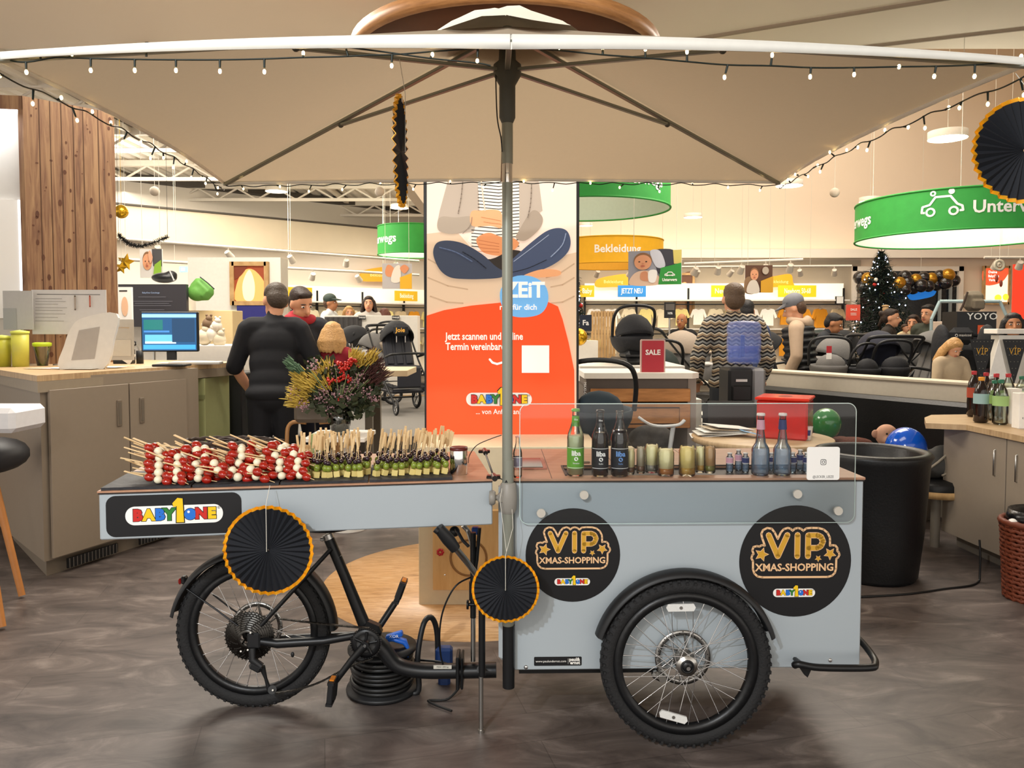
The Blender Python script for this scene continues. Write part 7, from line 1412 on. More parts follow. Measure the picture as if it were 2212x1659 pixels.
# wicker waste basket right
p = atz(2225, 1300, 0); basket('waste_basket', 'tall reddish-brown wicker basket lined with a black bag, right edge', (p.x + .10, p.y + .05, 0), .21, .17, .42, mat('red_brown_wicker', '6e331d', .55, var=.35, scale=40), 1.12, 48, 18, 'waste basket')
p2 = V((p.x + .10, p.y + .05, .40)); MB(mat('black_bin_bag', '0e0f12', .25, bump=.5, scale=20)).lathe([(.16, 0), (.195, .03), (.18, .09), (.14, .07), (.12, -.1)], 22, p2, squash=.8).build('bin_bag', None, 'glossy black bin bag lining the wicker basket', 'bin bag', origin=p2); MB(PAPER).sph(p2 + V((-.19, -.03, .02)), .03).build('crumpled_tissue', None, 'crumpled white tissue on the wicker basket rim', 'tissue', origin=p2)
# ================================================================== RIGHT BACKGROUND: podium, prams, displays
struct('floor_podium_right', MB(CARPET).box((5.0, 9.7, .16), (4.8, 3.8, .32)))
pz = .32
for a in (((1672, 9.3), 15, SF, SF, 'seat', None, 'dark grey pushchair half hidden by the person in the padded vest'), ((1790, 8.9), 200, GRF, SF, 'cot', None, 'pale grey-lined pram right of the padded vest'),
          ((1880, 8.3), 92, NVF, NVF, 'seat', None, 'navy-hooded pushchair facing the shop front, under the Christmas tree'), ((1935, 9.35), 165, SF, SF, 'frame', None, 'bare black pushchair frame with adapter ring'),
          ((1992, 8.6), 195, GRF, GRF, 'seat', mat('charcoal_bag_fabric', '3b3b3d', .85), 'charcoal pushchair with a grey cloth draped on its handle'), ((2034, 10.0), 170, SF, SF, 'frame', mat('denim_bag', '5c7796', .8, var=.2), 'black pushchair with a denim-blue bag on the handle'),
          ((1835, 10.3), 30, SF, SF, 'seat', None, 'black pushchair in the rear row below the tree'), ((1745, 10.3), 150, GNF, SF, 'seat', None, 'dark green pushchair in the rear row behind the padded vest'), ((1965, 10.9), 10, SF, GRF, 'cot', None, 'black carrycot pram in the rear row by the cream jumper')):
    (px, Y), rz, hm_, sm_, kd, bg, lab = a; stroller(lab, (at(px, 760, Y).x, Y, pz), rz, hm_, sm_, 1.0, kd, bg)
t_ = thing('car_seat_bench', 'low grey bench carrying infant seats behind the ledge', 'bench', (3.7, 7.9, 0)); MB(mat('grey_bench_top', '6a6864', .6)).box((3.75, 7.85, .42), (2.2, .5, .84)).build('bench_box', t_)
carseat('infant seat with a tall arched handle and red tag behind the ledge', (at(1790, 790, 7.85).x, 7.85, .84), 75, s=.85, hd_=False, base=False, m_=GRF, grp='infant car seats'); carseat('flat grey infant seat shell on the bench, beside the navy hood', (at(1850, 800, 7.8).x, 7.8, .84), 120, s=.75, hd_=False, base=False, m_=SF, grp='infant car seats')
carseat('black seat frame with a square carry loop behind the ledge', (at(1920, 800, 7.8).x, 7.8, .84), 90, s=.8, hd_=False, base=False, m_=SF, grp='infant car seats')
p = at(1791, 755, 7.6); MB(pc('b3202c')).box(p, (.05, .006, .07)).use(PUREW).box(p - V((0, 0, .065)), (.05, .006, .06)).build('price_tag', None, 'red and white price tag on the arched infant seat handle', 'tag', origin=p)
# child car seat behind the girl
t_ = thing('child_car_seat', 'large black child car seat with headrest behind the blond girl', 'car seat', (at(2068, 780, 7.5).x, 7.5, 0)); cx_ = at(2068, 780, 7.5).x; hz = at(2068, 726, 7.5).z
MB(SF).box((cx_, 7.45, hz), (.24, .10, .17), bev=.05).build('headrest', t_); MB(PUREW).text(F((cx_ + .01, 7.395, hz + .01)), 'maxicosi', .035).torus((cx_ - .075, 7.395, hz + .008), .012, .002, (0, 1, 0), 16, 4).build('lettering', t_)
MB(SF).box((cx_, 7.55, hz - .32), (.46, .16, .50), bev=.07).sph((cx_ - .22, 7.4, hz - .1), (.06, .14, .22)).sph((cx_ + .22, 7.4, hz - .1), (.06, .14, .22)).build('backrest', t_, remesh=.014, smooth=3); MB(SF).box((cx_, 7.42, hz - .62), (.48, .5, .16), bev=.05).build('seat', t_)
MB(mat('grey_bench_top', '6a6864', .6)).box((cx_, 7.5, (hz - .70) / 2), (.6, .5, hz - .70)).build('display_plinth', None, 'grey plinth under the large black child car seat', 'plinth', origin=(cx_, 7.5, 0))
# YOYO display
a, b = at(2066, 745, 8.6), at(2151, 745, 8.6); zt_ = at(2100, 673, 8.6).z; t_ = thing('display_box', 'black display box with white lettering and an orange square', 'display', ((a.x + b.x) / 2, 8.7, 0)); MB(mat('black_display', '16171b', .5)).box(((a.x + b.x) / 2, 8.75, zt_ / 2), (b.x - a.x, .3, zt_)).build('box', t_)
fr_ = F(((a.x + b.x) / 2 + .06, 8.598, 0)); m = MB(PUREW); m.text(fr_, 'YOYO', .105, 0, at(0, 684, 8.6).z, .002, bold=.001, sx=1.15); oz_ = at(0, 712, 8.6).z; m.use(pc('e2571f')).poly(fr_, [(-.05, oz_ - .06), (.06, oz_ - .06), (.06, oz_ + .05), (-.05, oz_ + .05)], .002).use(PUREW); m.torus(fr_.p(.005, oz_ + .005, .003), .022, .003, (0, 1, 0), 16, 4).build('print', t_)
p = V(((a.x + b.x) / 2 + .03, 8.72, zt_)); t_ = thing('travel_backpack', 'taupe backpack standing on the black display box', 'backpack', p); MB(mat('taupe_canvas', '7b6f5f', .85, var=.15, bump=.2)).box(p + V((0, 0, .12)), (.21, .14, .23), bev=.05).box(p + V((.01, -.08, .08)), (.14, .04, .12), bev=.02).build('main_pack', t_, remesh=.01, smooth=2); MB(mat('brown_strap', '4a3a32', .8)).tube([p + V((-.1, -.05, .22)), p + V((-.15, -.06, .08)), p + V((-.17, -.04, .01))], .012, 6).build('shoulder_strap', t_)
t_ = thing('house_frame', 'pale blue house-shaped shelf frame behind the black display box', 'shelf', (at(2092, 700, 9.6).x, 9.6, 0)); m = MB(mat('pale_blue_frame', '9fb3b8', .5)); c_ = [at(x, y, 9.6) for x, y in ((2012, 690), (2030, 651), (2160, 651), (2178, 690))]
for u_, v_ in ((0, 1), (1, 2), (2, 3)): m.tube([c_[u_], c_[v_]], .022, 4)
m.tube([c_[0], V((c_[0].x, 9.6, 0))], .022, 4).tube([c_[3], V((c_[3].x, 9.6, 0))], .022, 4).box(((c_[0].x + c_[3].x) / 2, 9.65, 1.25), (c_[3].x - c_[0].x, .3, .03)).box(((c_[0].x + c_[3].x) / 2, 9.65, .7), (c_[3].x - c_[0].x, .3, .03)); m.build('frame', t_)
for k in range(4): p = V((c_[0].x + .12 + k * .1, 9.62, 1.27)); MB(pc(('d9c3b4', 'efe6dc', 'c9958a', 'e3d6c5')[k], .7)).box(p + V((0, 0, .14)), (.07, .2, .28), bev=.005).build('textile_pack', None, ('dusty beige', 'white', 'rose', 'sand')[k] + ' textile pack on the house-shaped shelf', 'pack', 'textile packs on the house-shaped shelf', origin=p)
# VIP bunting stand at the right edge
a, b = at(2148, 728, 6.9), at(2290, 728, 6.9); zt_ = at(0, 711, 6.9).z; t_ = thing('bunting_stand', 'white-topped stand with black VIP pennants at the right edge', 'stand', ((a.x + b.x) / 2, 7.0, 0)); MB(WHITE).box(((a.x + b.x) / 2, 6.96, zt_ - .02), (b.x - a.x, .2, .045), bev=.004).box(((a.x + b.x) / 2 + .02, 6.97, zt_ / 2 - .03), (b.x - a.x - .06, .12, zt_ - .05)).build('body', t_)
for k, (x, c_) in enumerate(((2157, 'white'), (2193, 'black'), (2235, 'white'), (2122, 'black'))):
    q = at(x, 733, 6.86); fr_ = F(q); L_ = at(0, 733, 6.86).z - at(0, 832, 6.86).z; m = MB(INK if c_ == 'black' else PAPER)
    if c_ == 'white': fr_ = F(q - V((0, 0, L_))); m.poly(fr_, [(-.10, 0), (.10, 0), (.0, L_)], .01, .004)
    else:
        m.poly(fr_, [(-.11, 0), (.11, 0), (.0, -L_)], 0, .004).use(VGOLD).text(fr_, 'V\u0130P', .085, 0, -.11, .002, sx=.8).use(pc('8d8776'))
        for i in range(6):
            for j in range(6 - i):
                m.poly(fr_, circ(.0035, 6, -.09 + .03 * i * .5 + j * .032 + .01, -.02 - .06 * i), .001)
    m.build('pennant', t_)
# Christmas trees
NEED = mat('dark_fir_needles', '1a2a20', .8, var=.5, scale=20); LEDW = mat('cool_tree_light', 'dfe8ff', .3, emit=9, ecol='d5e2ff', var=0)
def xtree(label, x, Y, z0, H_, r_, n, seed):
    root = thing('christmas_tree', label, 'christmas tree', (x, Y, z0), 'Christmas trees'); rg = random.Random(seed); m = MB(NEED); tips = []
    for k in range(n):
        t = (k / n) ** .85; z = z0 + H_ * (.06 + .92 * t); L_ = r_ * (1 - t) ** .9 * rg.uniform(.75, 1.08) + .03; a = k * 2.399
        d_ = V((math.cos(a), math.sin(a), -.18)); p0_ = V((x, Y, z)); p1_ = p0_ + d_ * L_; tips.append((p1_, d_, L_, t))
        m.tube([p0_, p1_], [.006, .003], 3)
        for j in range(int(8 + 16 * L_ / r_)):
            q = p0_.lerp(p1_, .25 + .75 * j / (8 + 16 * L_ / r_)); s_ = rg.uniform(.05, .09); e = V((rg.uniform(-1, 1), rg.uniform(-1, 1), rg.uniform(-.5, .6))).normalized() * s_ + d_ * .03; w_ = e.cross(V((0, 0, 1))).normalized() * .012
            m.add([q - w_, q + w_, q + e + w_ * .4, q + e - w_ * .4], [(0, 1, 2, 3)])
    m.build('needles', root); MB(mat('trunk_brown', '3b2a1c', .8)).cyl((x, Y, z0), (x, Y, z0 + H_), .035, .006, n=8).build('trunk', root)
    k = 0
    for p, d_, L_, t in rg.sample(tips, min(len(tips), 95)):
        q = p - d_ * L_ * rg.uniform(0, .35) + V((0, 0, .02)); MB(LEDW).sph(q, .011, 6, 4).build('tree_light', root); k += 1
    for i, (p, d_, L_, t) in enumerate(rg.sample(tips, 14)):
        c_ = (('b3261e', 'red'), ('c9a24a', 'gold'), ('e3dccb', 'white'))[i % 3]; MB(mat('bauble_' + c_[1], c_[0], .25, .3)).sph(p - V((0, 0, .04)), .032, 10, 7).build('bauble', root)
    return root
tx = at(1903, 600, 12.8).x; th = at(0, 535, 12.8).z; xtree('tall lit Christmas tree in front of the dark shop entrance', tx, 12.8, 0, th, 1.22, 560, 1)
xtree('Christmas tree mostly hidden behind the lightbox', at(1240, 640, 10.4).x, 10.4, 0, at(0, 585, 10.4).z, .42, 230, 4)
p = at(1913, 668, 12.1); m = MB(mat('felt_beige', 'b89a72', .9)); m.sph(p, (.05, .04, .05)).sph(p - V((0, 0, .09)), (.065, .05, .07)).sph(p + V((0, 0, .05)), (.06, .04, .02)).build('felt_figure', None, 'beige felt figure hanging on the tall Christmas tree', 'ornament', origin=p)
# dark shop entrance with balloon garland
e0, e1 = at(1849, 586, 16.45), at(2068, 586, 16.45); door = thing('door_1', None, None, ((e0.x + e1.x) / 2, 16.45, 0), kind='structure')
MB(mat('dark_entrance_glass', '191d20', .15)).box(((e0.x + e1.x) / 2, 16.48, e0.z / 2), (e1.x - e0.x, .04, e0.z)).build('dark_glass', door); m = MB(WALLW)  # near-black sheet paints the shade of the unlit interior beyond the opening
for x in (e0.x - .05, e1.x + .05): m.box((x, 16.44, e0.z / 2 + .05), (.1, .12, e0.z + .1))
m.box(((e0.x + e1.x) / 2, 16.44, e0.z + .05), (e1.x - e0.x + .2, .12, .1)); m.build('door_frame', door)
m = MB(mat('grey_door_bar', '8f9695', .4))
for px in (2032, 2055): m.box((at(px, 600, 16.4).x, 16.42, 1.2), (.05, .05, 2.3))
m.build('door_bars', door)
p = at(1988, 635, 15.8); m = MB(pc('1c77d0', .5, .5)).poly(F(p), blob([(-.30, .12), (-.05, .14), (.30, .12), (.28, -.03), (.05, -.10), (-.18, -.12), (-.27, 0)]), 0, .03); m.use(STRG).cyl(p, (p.x, p.y, 7.99), .003, n=4); m.build('blue_sign', None, 'bright blue leaf-shaped sign in the dark entrance', 'sign', origin=p)
bb = [(1792, 618, 0)] if 0 else []
GB, BBL = mat('gold_latex', 'b5852a', .2, .6), mat('black_latex', '1b1a1e', .15, coat=.6); i = 0; rg = random.Random(6)
proto = thing('garland_balloon', 'x', 'balloon', (0, 0, 0)); MB(BBL).sph((0, 0, 0), .135, 16, 10).build('ball_skin', proto); protg = thing('garland_balloon', 'x', 'balloon', (0, 0, 0)); MB(GB).sph((0, 0, 0), .135, 16, 10).build('ball_skin', protg); used = {0: 0, 1: 0}
for x, y, g_ in ((1858, 600, 0), (1868, 612, 0), (1875, 602, 1), (1864, 622, 0), (1886, 610, 0), (1942, 612, 1), (1955, 597, 0), (1960, 611, 0), (1955, 625, 0), (1978, 604, 1), (1972, 622, 0), (1995, 600, 0), (1990, 617, 0), (2012, 602, 1), (2006, 618, 0), (2030, 596, 0), (2023, 615, 0), (2048, 594, 1), (2042, 611, 0), (2060, 606, 0), (1925, 600, 0), (1932, 620, 0), (1910, 608, 0), (1900, 596, 0)):
    src = protg if g_ else proto; o = src if not used[g_] else dup(src); used[g_] = 1; o.location = at(x, y, 15.6 + rg.uniform(-.1, .1)); o.scale = (rg.uniform(.85, 1.05),) * 3
    o['label'] = ('gold' if g_ else 'black') + ' balloon in the garland over the dark entrance'; o['group'] = ('gold' if g_ else 'black') + ' balloons of the entrance garland'
MB(BLKP).tube(spline([at(1850, 600, 15.7), at(1900, 606, 15.7), at(1960, 609, 15.7), at(2066, 600, 15.7)], 6), .012, 5).build('garland_string', None, 'dark cord carrying the balloon garland over the entrance', 'cord', origin=at(1850, 600, 15.7))
# right edge signs
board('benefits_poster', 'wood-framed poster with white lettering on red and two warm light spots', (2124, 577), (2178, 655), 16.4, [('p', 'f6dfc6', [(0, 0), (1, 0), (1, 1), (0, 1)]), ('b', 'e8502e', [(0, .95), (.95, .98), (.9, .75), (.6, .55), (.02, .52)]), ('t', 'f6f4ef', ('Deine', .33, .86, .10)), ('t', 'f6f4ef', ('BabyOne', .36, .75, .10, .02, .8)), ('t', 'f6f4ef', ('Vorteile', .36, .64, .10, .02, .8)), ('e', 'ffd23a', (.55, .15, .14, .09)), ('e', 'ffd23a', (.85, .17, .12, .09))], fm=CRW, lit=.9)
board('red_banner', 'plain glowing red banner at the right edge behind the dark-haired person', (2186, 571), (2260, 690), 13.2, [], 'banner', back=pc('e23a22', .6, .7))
board('red_round_sign', 'round coral sign standing left of the Christmas tree', (1828, 658), (1858, 692), 11.9, [('e', 'e5533d', (.5, .5, .5, .5)), ('s', 'f6f4ef', [(.3, .45), (.7, .45)], .02), ('s', 'f6f4ef', [(.3, .35), (.7, .35)], .02), ('t', 'f6f4ef', ('SALE', .5, .68, .2))], 'sign', back=pc('d9584a'))
board('small_wall_frame', 'small black-framed notice at the end of the clothes wall', (1806, 640), (1824, 656), 16.0, [('p', 'e9e9e4', [(.05, .05), (.85, .05), (.85, .95), (.05, .95)])], 'frame', .06, back=INK)
p = at(2159, 573, 9.4); t_ = thing('pleated_rosette', 'pale paper rosette with two dark drops hanging above the backpack', 'rosette', p); m = MB(mat('silver_paper', 'b5aa98', .5)); m.torus(p, .055, .02, (0, 1, 0), 20, 5, flat=.4).torus(p, .02, .01, (0, 1, 0), 12, 5).build('disc', t_); MB(mat('brown_drop', '7a2c18', .5)).sph(p + V((-.03, 0, -.16)), (.018, .018, .05)).sph(p + V((.025, 0, -.22)), (.018, .018, .045)).build('drops', t_); MB(STRG).cyl(p, p + V((0, 0, 1.2)), .002, n=4).build('thread', t_)
# ================================================================== HANGING RINGS, LAMPS, POSTERS
def ring(label, px, Y, r_, z0, h, col, inner, txts, tilt=0, icon=True, lit=.0):
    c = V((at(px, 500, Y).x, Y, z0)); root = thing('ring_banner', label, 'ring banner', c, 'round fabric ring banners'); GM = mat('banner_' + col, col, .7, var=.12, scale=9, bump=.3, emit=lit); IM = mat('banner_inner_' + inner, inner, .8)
    m = MB(GM).lathe([(r_, 0), (r_, h)], 64, c); m.build('outer_fabric', root); MB(IM).lathe([(r_ - .008, h), (r_ - .008, 0)], 64, c).build('inner_fabric', root)
    MB(mat('dark_' + col, col, .6)).torus(c, r_, .012, n=64, m=6).torus(c + V((0, 0, h)), r_, .012, n=64, m=6).build('hoop', root)
    for deg, txt in txts:
        m = MB(PUREW); tf_ = F((0, 0, 0), (1, 0, 0), (0, 0, 1)); m.text(tf_, txt, h * .42, 0, 0, 0, bold=.004) if txt != 'car' else [stroke(m, tf_, [(x * h * .9, y * h * .9 - .05 * h) for x, y in CARP], .011), [stroke(m, tf_, circ(.09 * h, 12, k * .25 * h, -.05 * h), .01, closed=True) for k in (-1, 1)], m.poly(tf_, circ(.07 * h, 10, .2 * h, .42 * h), 0), stroke(m, tf_, circ(.05 * h, 10, -.2 * h, .4 * h), .008, closed=True)]
        for sgn, rr_, nm in ((1, r_ + .004, 'lettering'),):
            m2 = MB(PUREW); vs = []
            for v_ in m.v: a = R(deg) + v_[0] / r_; vs.append((c.x + rr_ * math.sin(a), c.y - rr_ * math.cos(a), c.z + h / 2 + v_[2]))
            m2.add(vs, m.f); m2.build(nm, root)
    m = MB(STRG)
    for a in (0, 2.1, 4.2): m.cyl(c + V((r_ * math.cos(a), r_ * math.sin(a), h)), c + V((r_ * math.cos(a), r_ * math.sin(a), ((7.95 if c.y + r_ * math.sin(a) > 8.2 else 4.39) if px > 1200 else 4.3) - z0)), .003, n=4)
    m.build('suspension_wires', root); return root
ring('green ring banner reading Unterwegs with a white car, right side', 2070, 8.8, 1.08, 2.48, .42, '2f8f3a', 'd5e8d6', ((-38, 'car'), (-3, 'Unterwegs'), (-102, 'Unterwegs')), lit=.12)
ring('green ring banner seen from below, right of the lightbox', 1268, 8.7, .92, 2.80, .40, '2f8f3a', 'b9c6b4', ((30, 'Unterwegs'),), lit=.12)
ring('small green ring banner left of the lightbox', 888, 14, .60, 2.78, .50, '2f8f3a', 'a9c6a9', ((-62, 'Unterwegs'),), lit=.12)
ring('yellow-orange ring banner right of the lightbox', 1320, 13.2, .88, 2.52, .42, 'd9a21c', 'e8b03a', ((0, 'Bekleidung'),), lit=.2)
PL = mat('pendant_diffuser', 'fff8ea', .4, emit=9, ecol='fff2de', var=0); PH_ = mat('white_lamp_housing', 'e3dccf', .5); i = 0
nm_ = ['above the balloon fan at the right edge', 'at the umbrella\'s right rear corner', 'over the left end of the right green ring', 'above the car poster', 'left of the edge-on fan, below the hem', 'directly below the edge-on fan', 'beside the wooden column', 'between lightbox and car poster']
for k, (x, y, w_) in enumerate(((2047, 300, 77), (1705, 402, 55), (1880, 436, 45), (1497, 470, 39), (597, 414, 46), (863, 450, 38), (267, 380, 34), (1266, 488, 28))):
    Y = min(15.2, 9.2 * 77 / w_); r_ = w_ / 2 * Y / FPX; c = at(x, y, Y); t_ = thing('pendant_lamp', 'round white pendant lamp ' + nm_[k], 'lamp', c, 'round white pendant lamps'); MB(PH_).lathe([(r_, 0), (r_, r_ * .42), (0, r_ * .45)], 32, c).build('housing', t_); MB(PL).lathe([(0, .003), (r_ * .98, .004)], 32, c).build('diffuser', t_)
    MB(STRG).cyl(c + V((0, 0, r_ * .45)), (c.x, c.y, 7.98 if x > 1250 else 4.4), .004, n=4).build('cord', t_)
for k, (x, y) in enumerate(((1803, 416), (334, 413), (820, 414))):
    c = at(x, y, 10.5); t_ = thing('ball_sensor', 'grey hanging ball ' + ('right of the umbrella corner', 'right of the wooden column', 'beside the edge-on fan')[k], 'hanging ball', c); MB(mat('warm_grey_ball', 'bdb0a0', .6)).sph(c, .065, 14, 10).build('ball', t_); MB(STRG).cyl(c, (c.x, c.y, 7.98 if x > 1250 else 4.4), .003, n=4).build('cord', t_)
# track rails with spots
SPM = mat('spot_housing', 'cfc6b8', .4); SPL = mat('spot_lens', 'fff4e0', .3, emit=14, var=0)
def track(label, a, b, Ya, Yb, n, seed, up_=3, on=()):
    p, q = at(a[0], a[1], Ya), at(b[0], b[1], Yb); q.z = p.z; root = thing('track_rail', label, 'track rail', (p + q) / 2, 'ceiling light rails'); MB(PH_).tube([p, q], .022, 4).build('rail', root)
    for k in range(3): w_ = p.lerp(q, .15 + .35 * k); MB(STRG).cyl(w_, (w_.x, w_.y, min(w_.z + up_, 7.98 if p.x > 0 else 4.4)), .003, n=4).build('hanging_wire', root)
    rg = random.Random(seed)
    for k in range(n):
        c = p.lerp(q, (k + .5) / n); d_ = V((rg.uniform(-.5, .5), .75, -.75)).normalized(); t_ = thing('track_spot', 'white track spot on the %s, %s from its left' % (label.split(',')[0], ('first', 'second', 'third', 'fourth', 'fifth', 'sixth', 'seventh', 'eighth')[k]), 'spotlight', c, 'track spots'); MB(SPM).cyl(c, c - V((0, 0, .09)), .012, n=6).cyl(c - V((0, 0, .10)) - d_ * .04, c - V((0, 0, .10)) + d_ * .09, .042, .055, n=14).build('spot_head', t_)
        MB(SPL).cyl(c - V((0, 0, .10)) + d_ * .09, c - V((0, 0, .10)) + d_ * .093, .048, n=14).build('lens', t_)
track('upper left rail, below the beige bulkhead', (256, 516), (905, 552), 10.6, 14.2, 5, 1, 1.2); track('lower left rail, nearer the posters', (256, 560), (905, 582), 11.2, 14.6, 6, 2, 1.4)
track('front rail, right of the car poster', (1478, 570), (1735, 557), 12.4, 11.6, 5, 3, 4); track('rear rail, over the right clothes wall', (1255, 578), (1840, 572), 14.8, 14.4, 8, 4, 5)
track('short rail, above the right edge poster', (2126, 556), (2230, 548), 12, 12, 2, 5, 4)
board('car_poster', 'hanging poster of a baby in a car seat with green Unterwegs corner', (1357, 543), (1472, 616), 9.2, [('p', '9a9aa6', [(0, 0), (1, 0), (1, 1), (0, 1)]), ('b', '3a3a44', [(.45, 1), (.85, 1), (.88, .6), (.6, .3), (.5, .7)]), ('b', 'c7c9d6', [(.42, 1), (.6, .98), (.7, .55), (.55, .5), (.45, .75)]), ('p', 'cfc06a', [(.86, .6), (1, .6), (1, 1), (.84, 1)])] + baby(.28, .66, .22) + [('b', 'd9b9a2', [(.05, 0), (.1, .3), (.3, .42), (.55, .3), (.6, 0)]), ('b', 'c98a68', [(.25, .15), (.25, .35), (.36, .38), (.4, .12)]), ('b', 'e9e6e4', [(.4, .1), (.4, .4), (.55, .4), (.52, .08)]), ('p', '2f8f3a', [(.58, 0), (1, 0), (1, .62), (.62, .48)])] + car_icon(.79, .26, .18, 1.3) + [('t', 'f6f4ef', ('Unterwegs', .79, .13, .12, .03, .8))], hang=4, Y1=9.0)
board('toy_poster', 'hanging poster of a laughing baby with an amber corner', (1609, 573), (1668, 632), 11.0, [('p', '5b3a28', [(0, 0), (1, 0), (1, 1), (0, 1)]), ('b', '8a6a4c', [(0, 0), (0, .5), (.3, .55), (.4, 0)])] + baby(.33, .65, .2) + [('b', 'cfc5bb', [(.05, 0), (.15, .4), (.4, .42), (.5, 0)]), ('e', 'b5a798', (.72, .8, .12, .14)), ('p', 'd09a22', [(.55, 0), (1, 0), (1, .6), (.55, .42)])], hang=4)
board('baby_group_poster', 'hanging poster of babies with a yellow corner left of the lightbox', (826, 569), (890, 624), 12.4, [('p', 'b9b4b4', [(0, 0), (1, 0), (1, 1), (0, 1)]), ('b', 'd98f62', [(.1, .7), (.2, .95), (.4, .8), (.35, .5), (.15, .5)]), ('b', 'e9ddd0', [(.3, .3), (.4, .8), (.6, .9), (.6, .3)]), ('b', 'd98f62', [(.6, .8), (.75, .95), (.9, .8), (.75, .6)]), ('p', 'e8b020', [(.6, 0), (1, 0), (1, .62), (.6, .45)])], hang=1.2)
board('mother_portrait', 'wood-framed portrait of a mother bending over her baby, right of the car poster', (1457, 592), (1497, 680), 16.38, [('p', 'e9b07a', [(0, 0), (1, 0), (1, 1), (0, 1)]), ('b', '6b4630', [(.4, 1), (1, 1), (1, .3), (.85, .5), (.6, .8), (.2, .75)]), ('b', 'e9b48a', [(.1, .7), (.35, .8), (.75, .55), (.7, .35), (.3, .4)]), ('b', 'f0c49a', [(0, .1), (.1, .4), (.5, .35), (.6, 0)])], fm=CRW, cat='picture')
# ================================================================== SHELF WALLS WITH CLOTHES
LITW = mat('backlit_white_shelf_header', 'fff6e6', .5, emit=.35, ecol='fff0d8', var=0)
CLC = [('cream', 'e0d3b4'), ('white', 'efeae0'), ('sand', 'cdb892'), ('pale yellow', 'e0cf86'), ('navy', '26304a'), ('ochre', 'd89020'), ('mint', 'b9cdb8'), ('rose', 'd8a090'), ('grey', '9a9894'), ('olive', '6f7450')]
def shirt_mesh(m_):
    o = [(-.07, 0), (-.14, -.02), (-.21, -.20), (-.155, -.23), (-.12, -.13), (-.125, -.40), (.125, -.40), (.12, -.13), (.155, -.23), (.21, -.20), (.14, -.02), (.07, 0), (.0, -.03)]
    t = thing('baby_garment', 'x', 'clothing', (0, 0, 0)); MB(m_).poly(F((0, -.03, 0)), o, 0, .06).build('garment', t); MB(STEEL).tube([(-.1, 0, -.02), (0, 0, .03), (.1, 0, -.02)], .004, 4).tube([(0, 0, .03), (.0, 0, .08)], .003, 4).build('hanger', t); return t
prot = {}
def clothes_row(o, u, n_, W_, z, seed, where):
    rg = random.Random(seed); cnt = int(W_ / .36)
    for k in range(cnt):
        nm, hx = CLC[rg.randrange(10) if rg.random() < .5 else rg.randrange(4)]
        if nm not in prot: prot[nm] = [shirt_mesh(mat('cotton_' + nm.replace(' ', '_'), hx, .9, var=.1)), False]
        src = prot[nm]; q = src[0] if not src[1] else dup(src[0]); src[1] = True
        q.location = o + u * ((k + .5) * W_ / cnt) + n_ * .25 + V((0, 0, z)); q.rotation_euler = (0, 0, math.atan2(u.y, u.x) + rg.uniform(-.35, .35)); q.scale = (rg.uniform(.8, 1),) * 3; q['label'] = nm + ' baby garment hanging on ' + where; q['group'] = nm + ' garments on ' + where
def shelfwall(label, o, u, W_, nseg, signs, seed, where):
    n_ = V((u.y, -u.x, 0)); AX = (u, -n_, V((0, 0, 1))); root = thing('clothes_wall', label, 'shelf wall', o + u * W_ / 2, 'lit clothes walls')
    def bx(m, a0, a1, d0, d1, z0, z1): return m.box(o + u * (a0 + a1) / 2 + n_ * (d0 + d1) / 2 + V((0, 0, (z0 + z1) / 2)), (a1 - a0, d1 - d0, z1 - z0), ax=AX)
    bx(MB(LITW), 0, W_, .02, .10, 2.06, 2.40).build('lit_header', root); bx(MB(mat('white_back_panel', 'efe3cd', .6)), 0, W_, .02, .06, .1, 2.06).build('back_panel', root); bx(MB(WHITE), 0, W_, .02, .42, 2.02, 2.05).build('top_shelf', root)
    for z in (1.94, 1.32): bx(MB(BLK), 0, W_, .24, .262, z, z + .022).build('hanging_rail', root)
    bx(MB(WHITE), 0, W_, .02, .40, 1.42, 1.445).build('middle_shelf', root); bx(MB(WHITE), 0, W_, .02, .45, .3, .33).build('lower_shelf', root)
    for k in range(nseg + 1): bx(MB(BLK), W_ * k / nseg - .02, W_ * k / nseg + .02, .06, .12, .1, 2.3).build('slotted_upright', root)
    for a, w_, c_, t in signs:
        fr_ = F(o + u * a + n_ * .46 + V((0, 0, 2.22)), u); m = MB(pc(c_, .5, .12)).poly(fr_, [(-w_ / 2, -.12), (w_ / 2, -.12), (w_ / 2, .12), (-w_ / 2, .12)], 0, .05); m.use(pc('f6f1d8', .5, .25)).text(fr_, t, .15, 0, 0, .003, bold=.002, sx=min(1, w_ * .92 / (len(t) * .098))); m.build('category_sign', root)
        if 0: pass
    clothes_row(o, u, n_, W_, 1.86, seed, where + ', upper rail'); clothes_row(o, u, n_, W_, 1.24, seed + 1, where + ', lower rail')
    return root
xl, xr = at(1262, 700, 16.45).x, at(1816, 700, 16.45).x
struct('trim_6', MB(GREYW).box(((xl + xr) / 2 - .3, 16.47, 1.45), (xr - xl + 1.4, .06, 2.9))); struct('trim_7', MB(WALLW).box((6.8, 16.35, 3.02), (16.4, .3, .18)))
RW_ = xr - xl
def sp(px): return at(px, 620, 16.0).x - xl
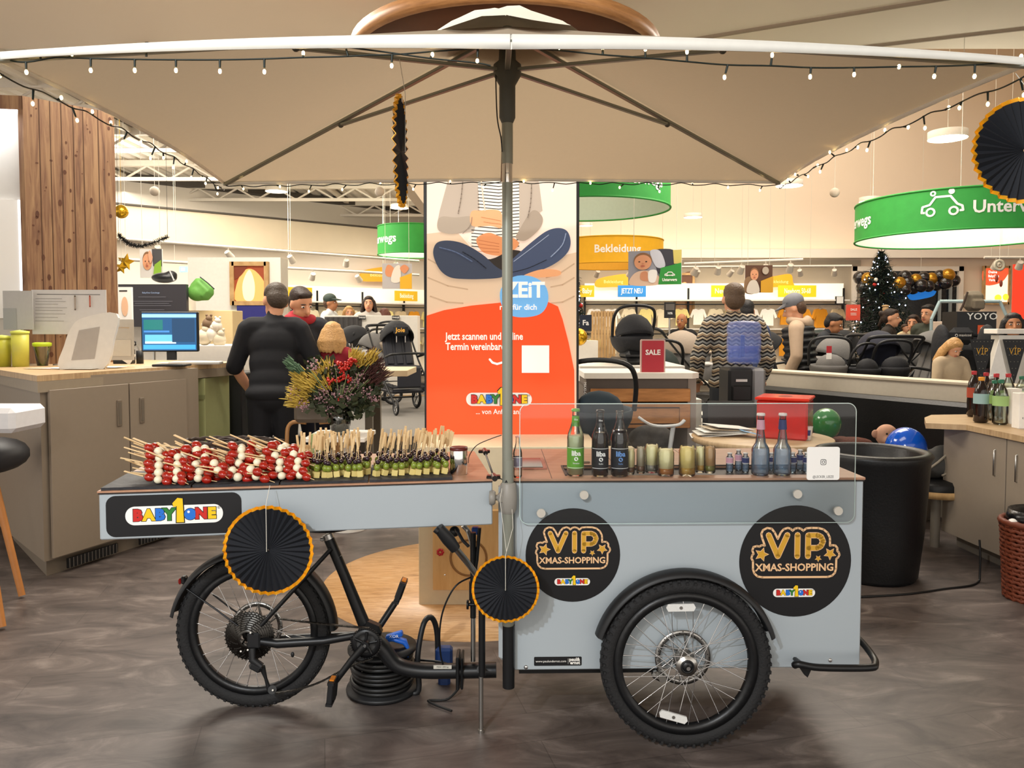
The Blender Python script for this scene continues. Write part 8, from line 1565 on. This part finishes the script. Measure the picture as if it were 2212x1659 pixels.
shelfwall('brightly lit clothes wall behind the person in the patterned sweater', V((xl, 16.44, 0)), V((1, 0, 0)), RW_, 5, ((sp(1365), .58, '2b86d0', 'JETZT NEU'), (sp(1568), .6, 'e0cf1c', 'Newborn'), (sp(1722), .78, 'e0cf1c', 'Newborn 50-68'), (sp(1268), .3, 'e0b81c', 'Baby')), 31, 'the right clothes wall')
ta, tb = None, None
o_ = WA + wd * 9.2 + wn * .04; shelfwall('lit clothes wall behind the white partition', o_, wd, 4.6, 4, ((.55, .62, 'e8b81c', 'Mode'), (3.3, .62, 'e8b81c', 'Bekleidung'), (4.3, .3, 'e8d81c', 'Baby')), 41, 'the left clothes wall')
def leafsign(label, p, u, w_, h_, txt): 
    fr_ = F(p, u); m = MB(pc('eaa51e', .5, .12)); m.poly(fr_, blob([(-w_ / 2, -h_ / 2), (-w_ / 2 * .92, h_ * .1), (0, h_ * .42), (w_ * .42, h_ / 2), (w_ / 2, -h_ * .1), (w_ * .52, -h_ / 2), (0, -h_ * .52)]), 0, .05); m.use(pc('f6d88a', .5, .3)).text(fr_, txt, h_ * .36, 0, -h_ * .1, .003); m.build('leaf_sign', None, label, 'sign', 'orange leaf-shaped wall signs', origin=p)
leafsign('orange leaf-shaped Bekleidung sign on the left wall', onwall(11.9, 2.74, .3), wd, 1.0, .36, 'Bekleidung'); leafsign('orange leaf-shaped Bekleidung sign left of the car poster', at(1325, 606, 16.2), (1, 0, 0), .72, .26, 'Bekleidung'); leafsign('orange leaf-shaped sign beside the laughing baby poster', at(1682, 606, 16.2), (1, 0, 0), .6, .26, 'Bekleidung')
for x in (2.4, 5.0): lamp('AREA', 'clothes_wall_light', (x, 14.9, 2.9), 11, (1, .95, .84), 2.0, .2, aim=(x, 16.4, 1.6))
lamp('AREA', 'clothes_wall_light', onwall(11.5, 2.95, 1.6), 12, (1, .95, .84), 2.0, .3, aim=onwall(11.5, 1.6, 0))

for x, y, Y in ((597, 420, 12.5), (267, 388, 12.5), (863, 455, 14), (2047, 312, 9.2)): q = at(x, y, Y); lamp('POINT', 'pendant_glow', (q.x, q.y, q.z - .25), 45, WARM, radius=.2)
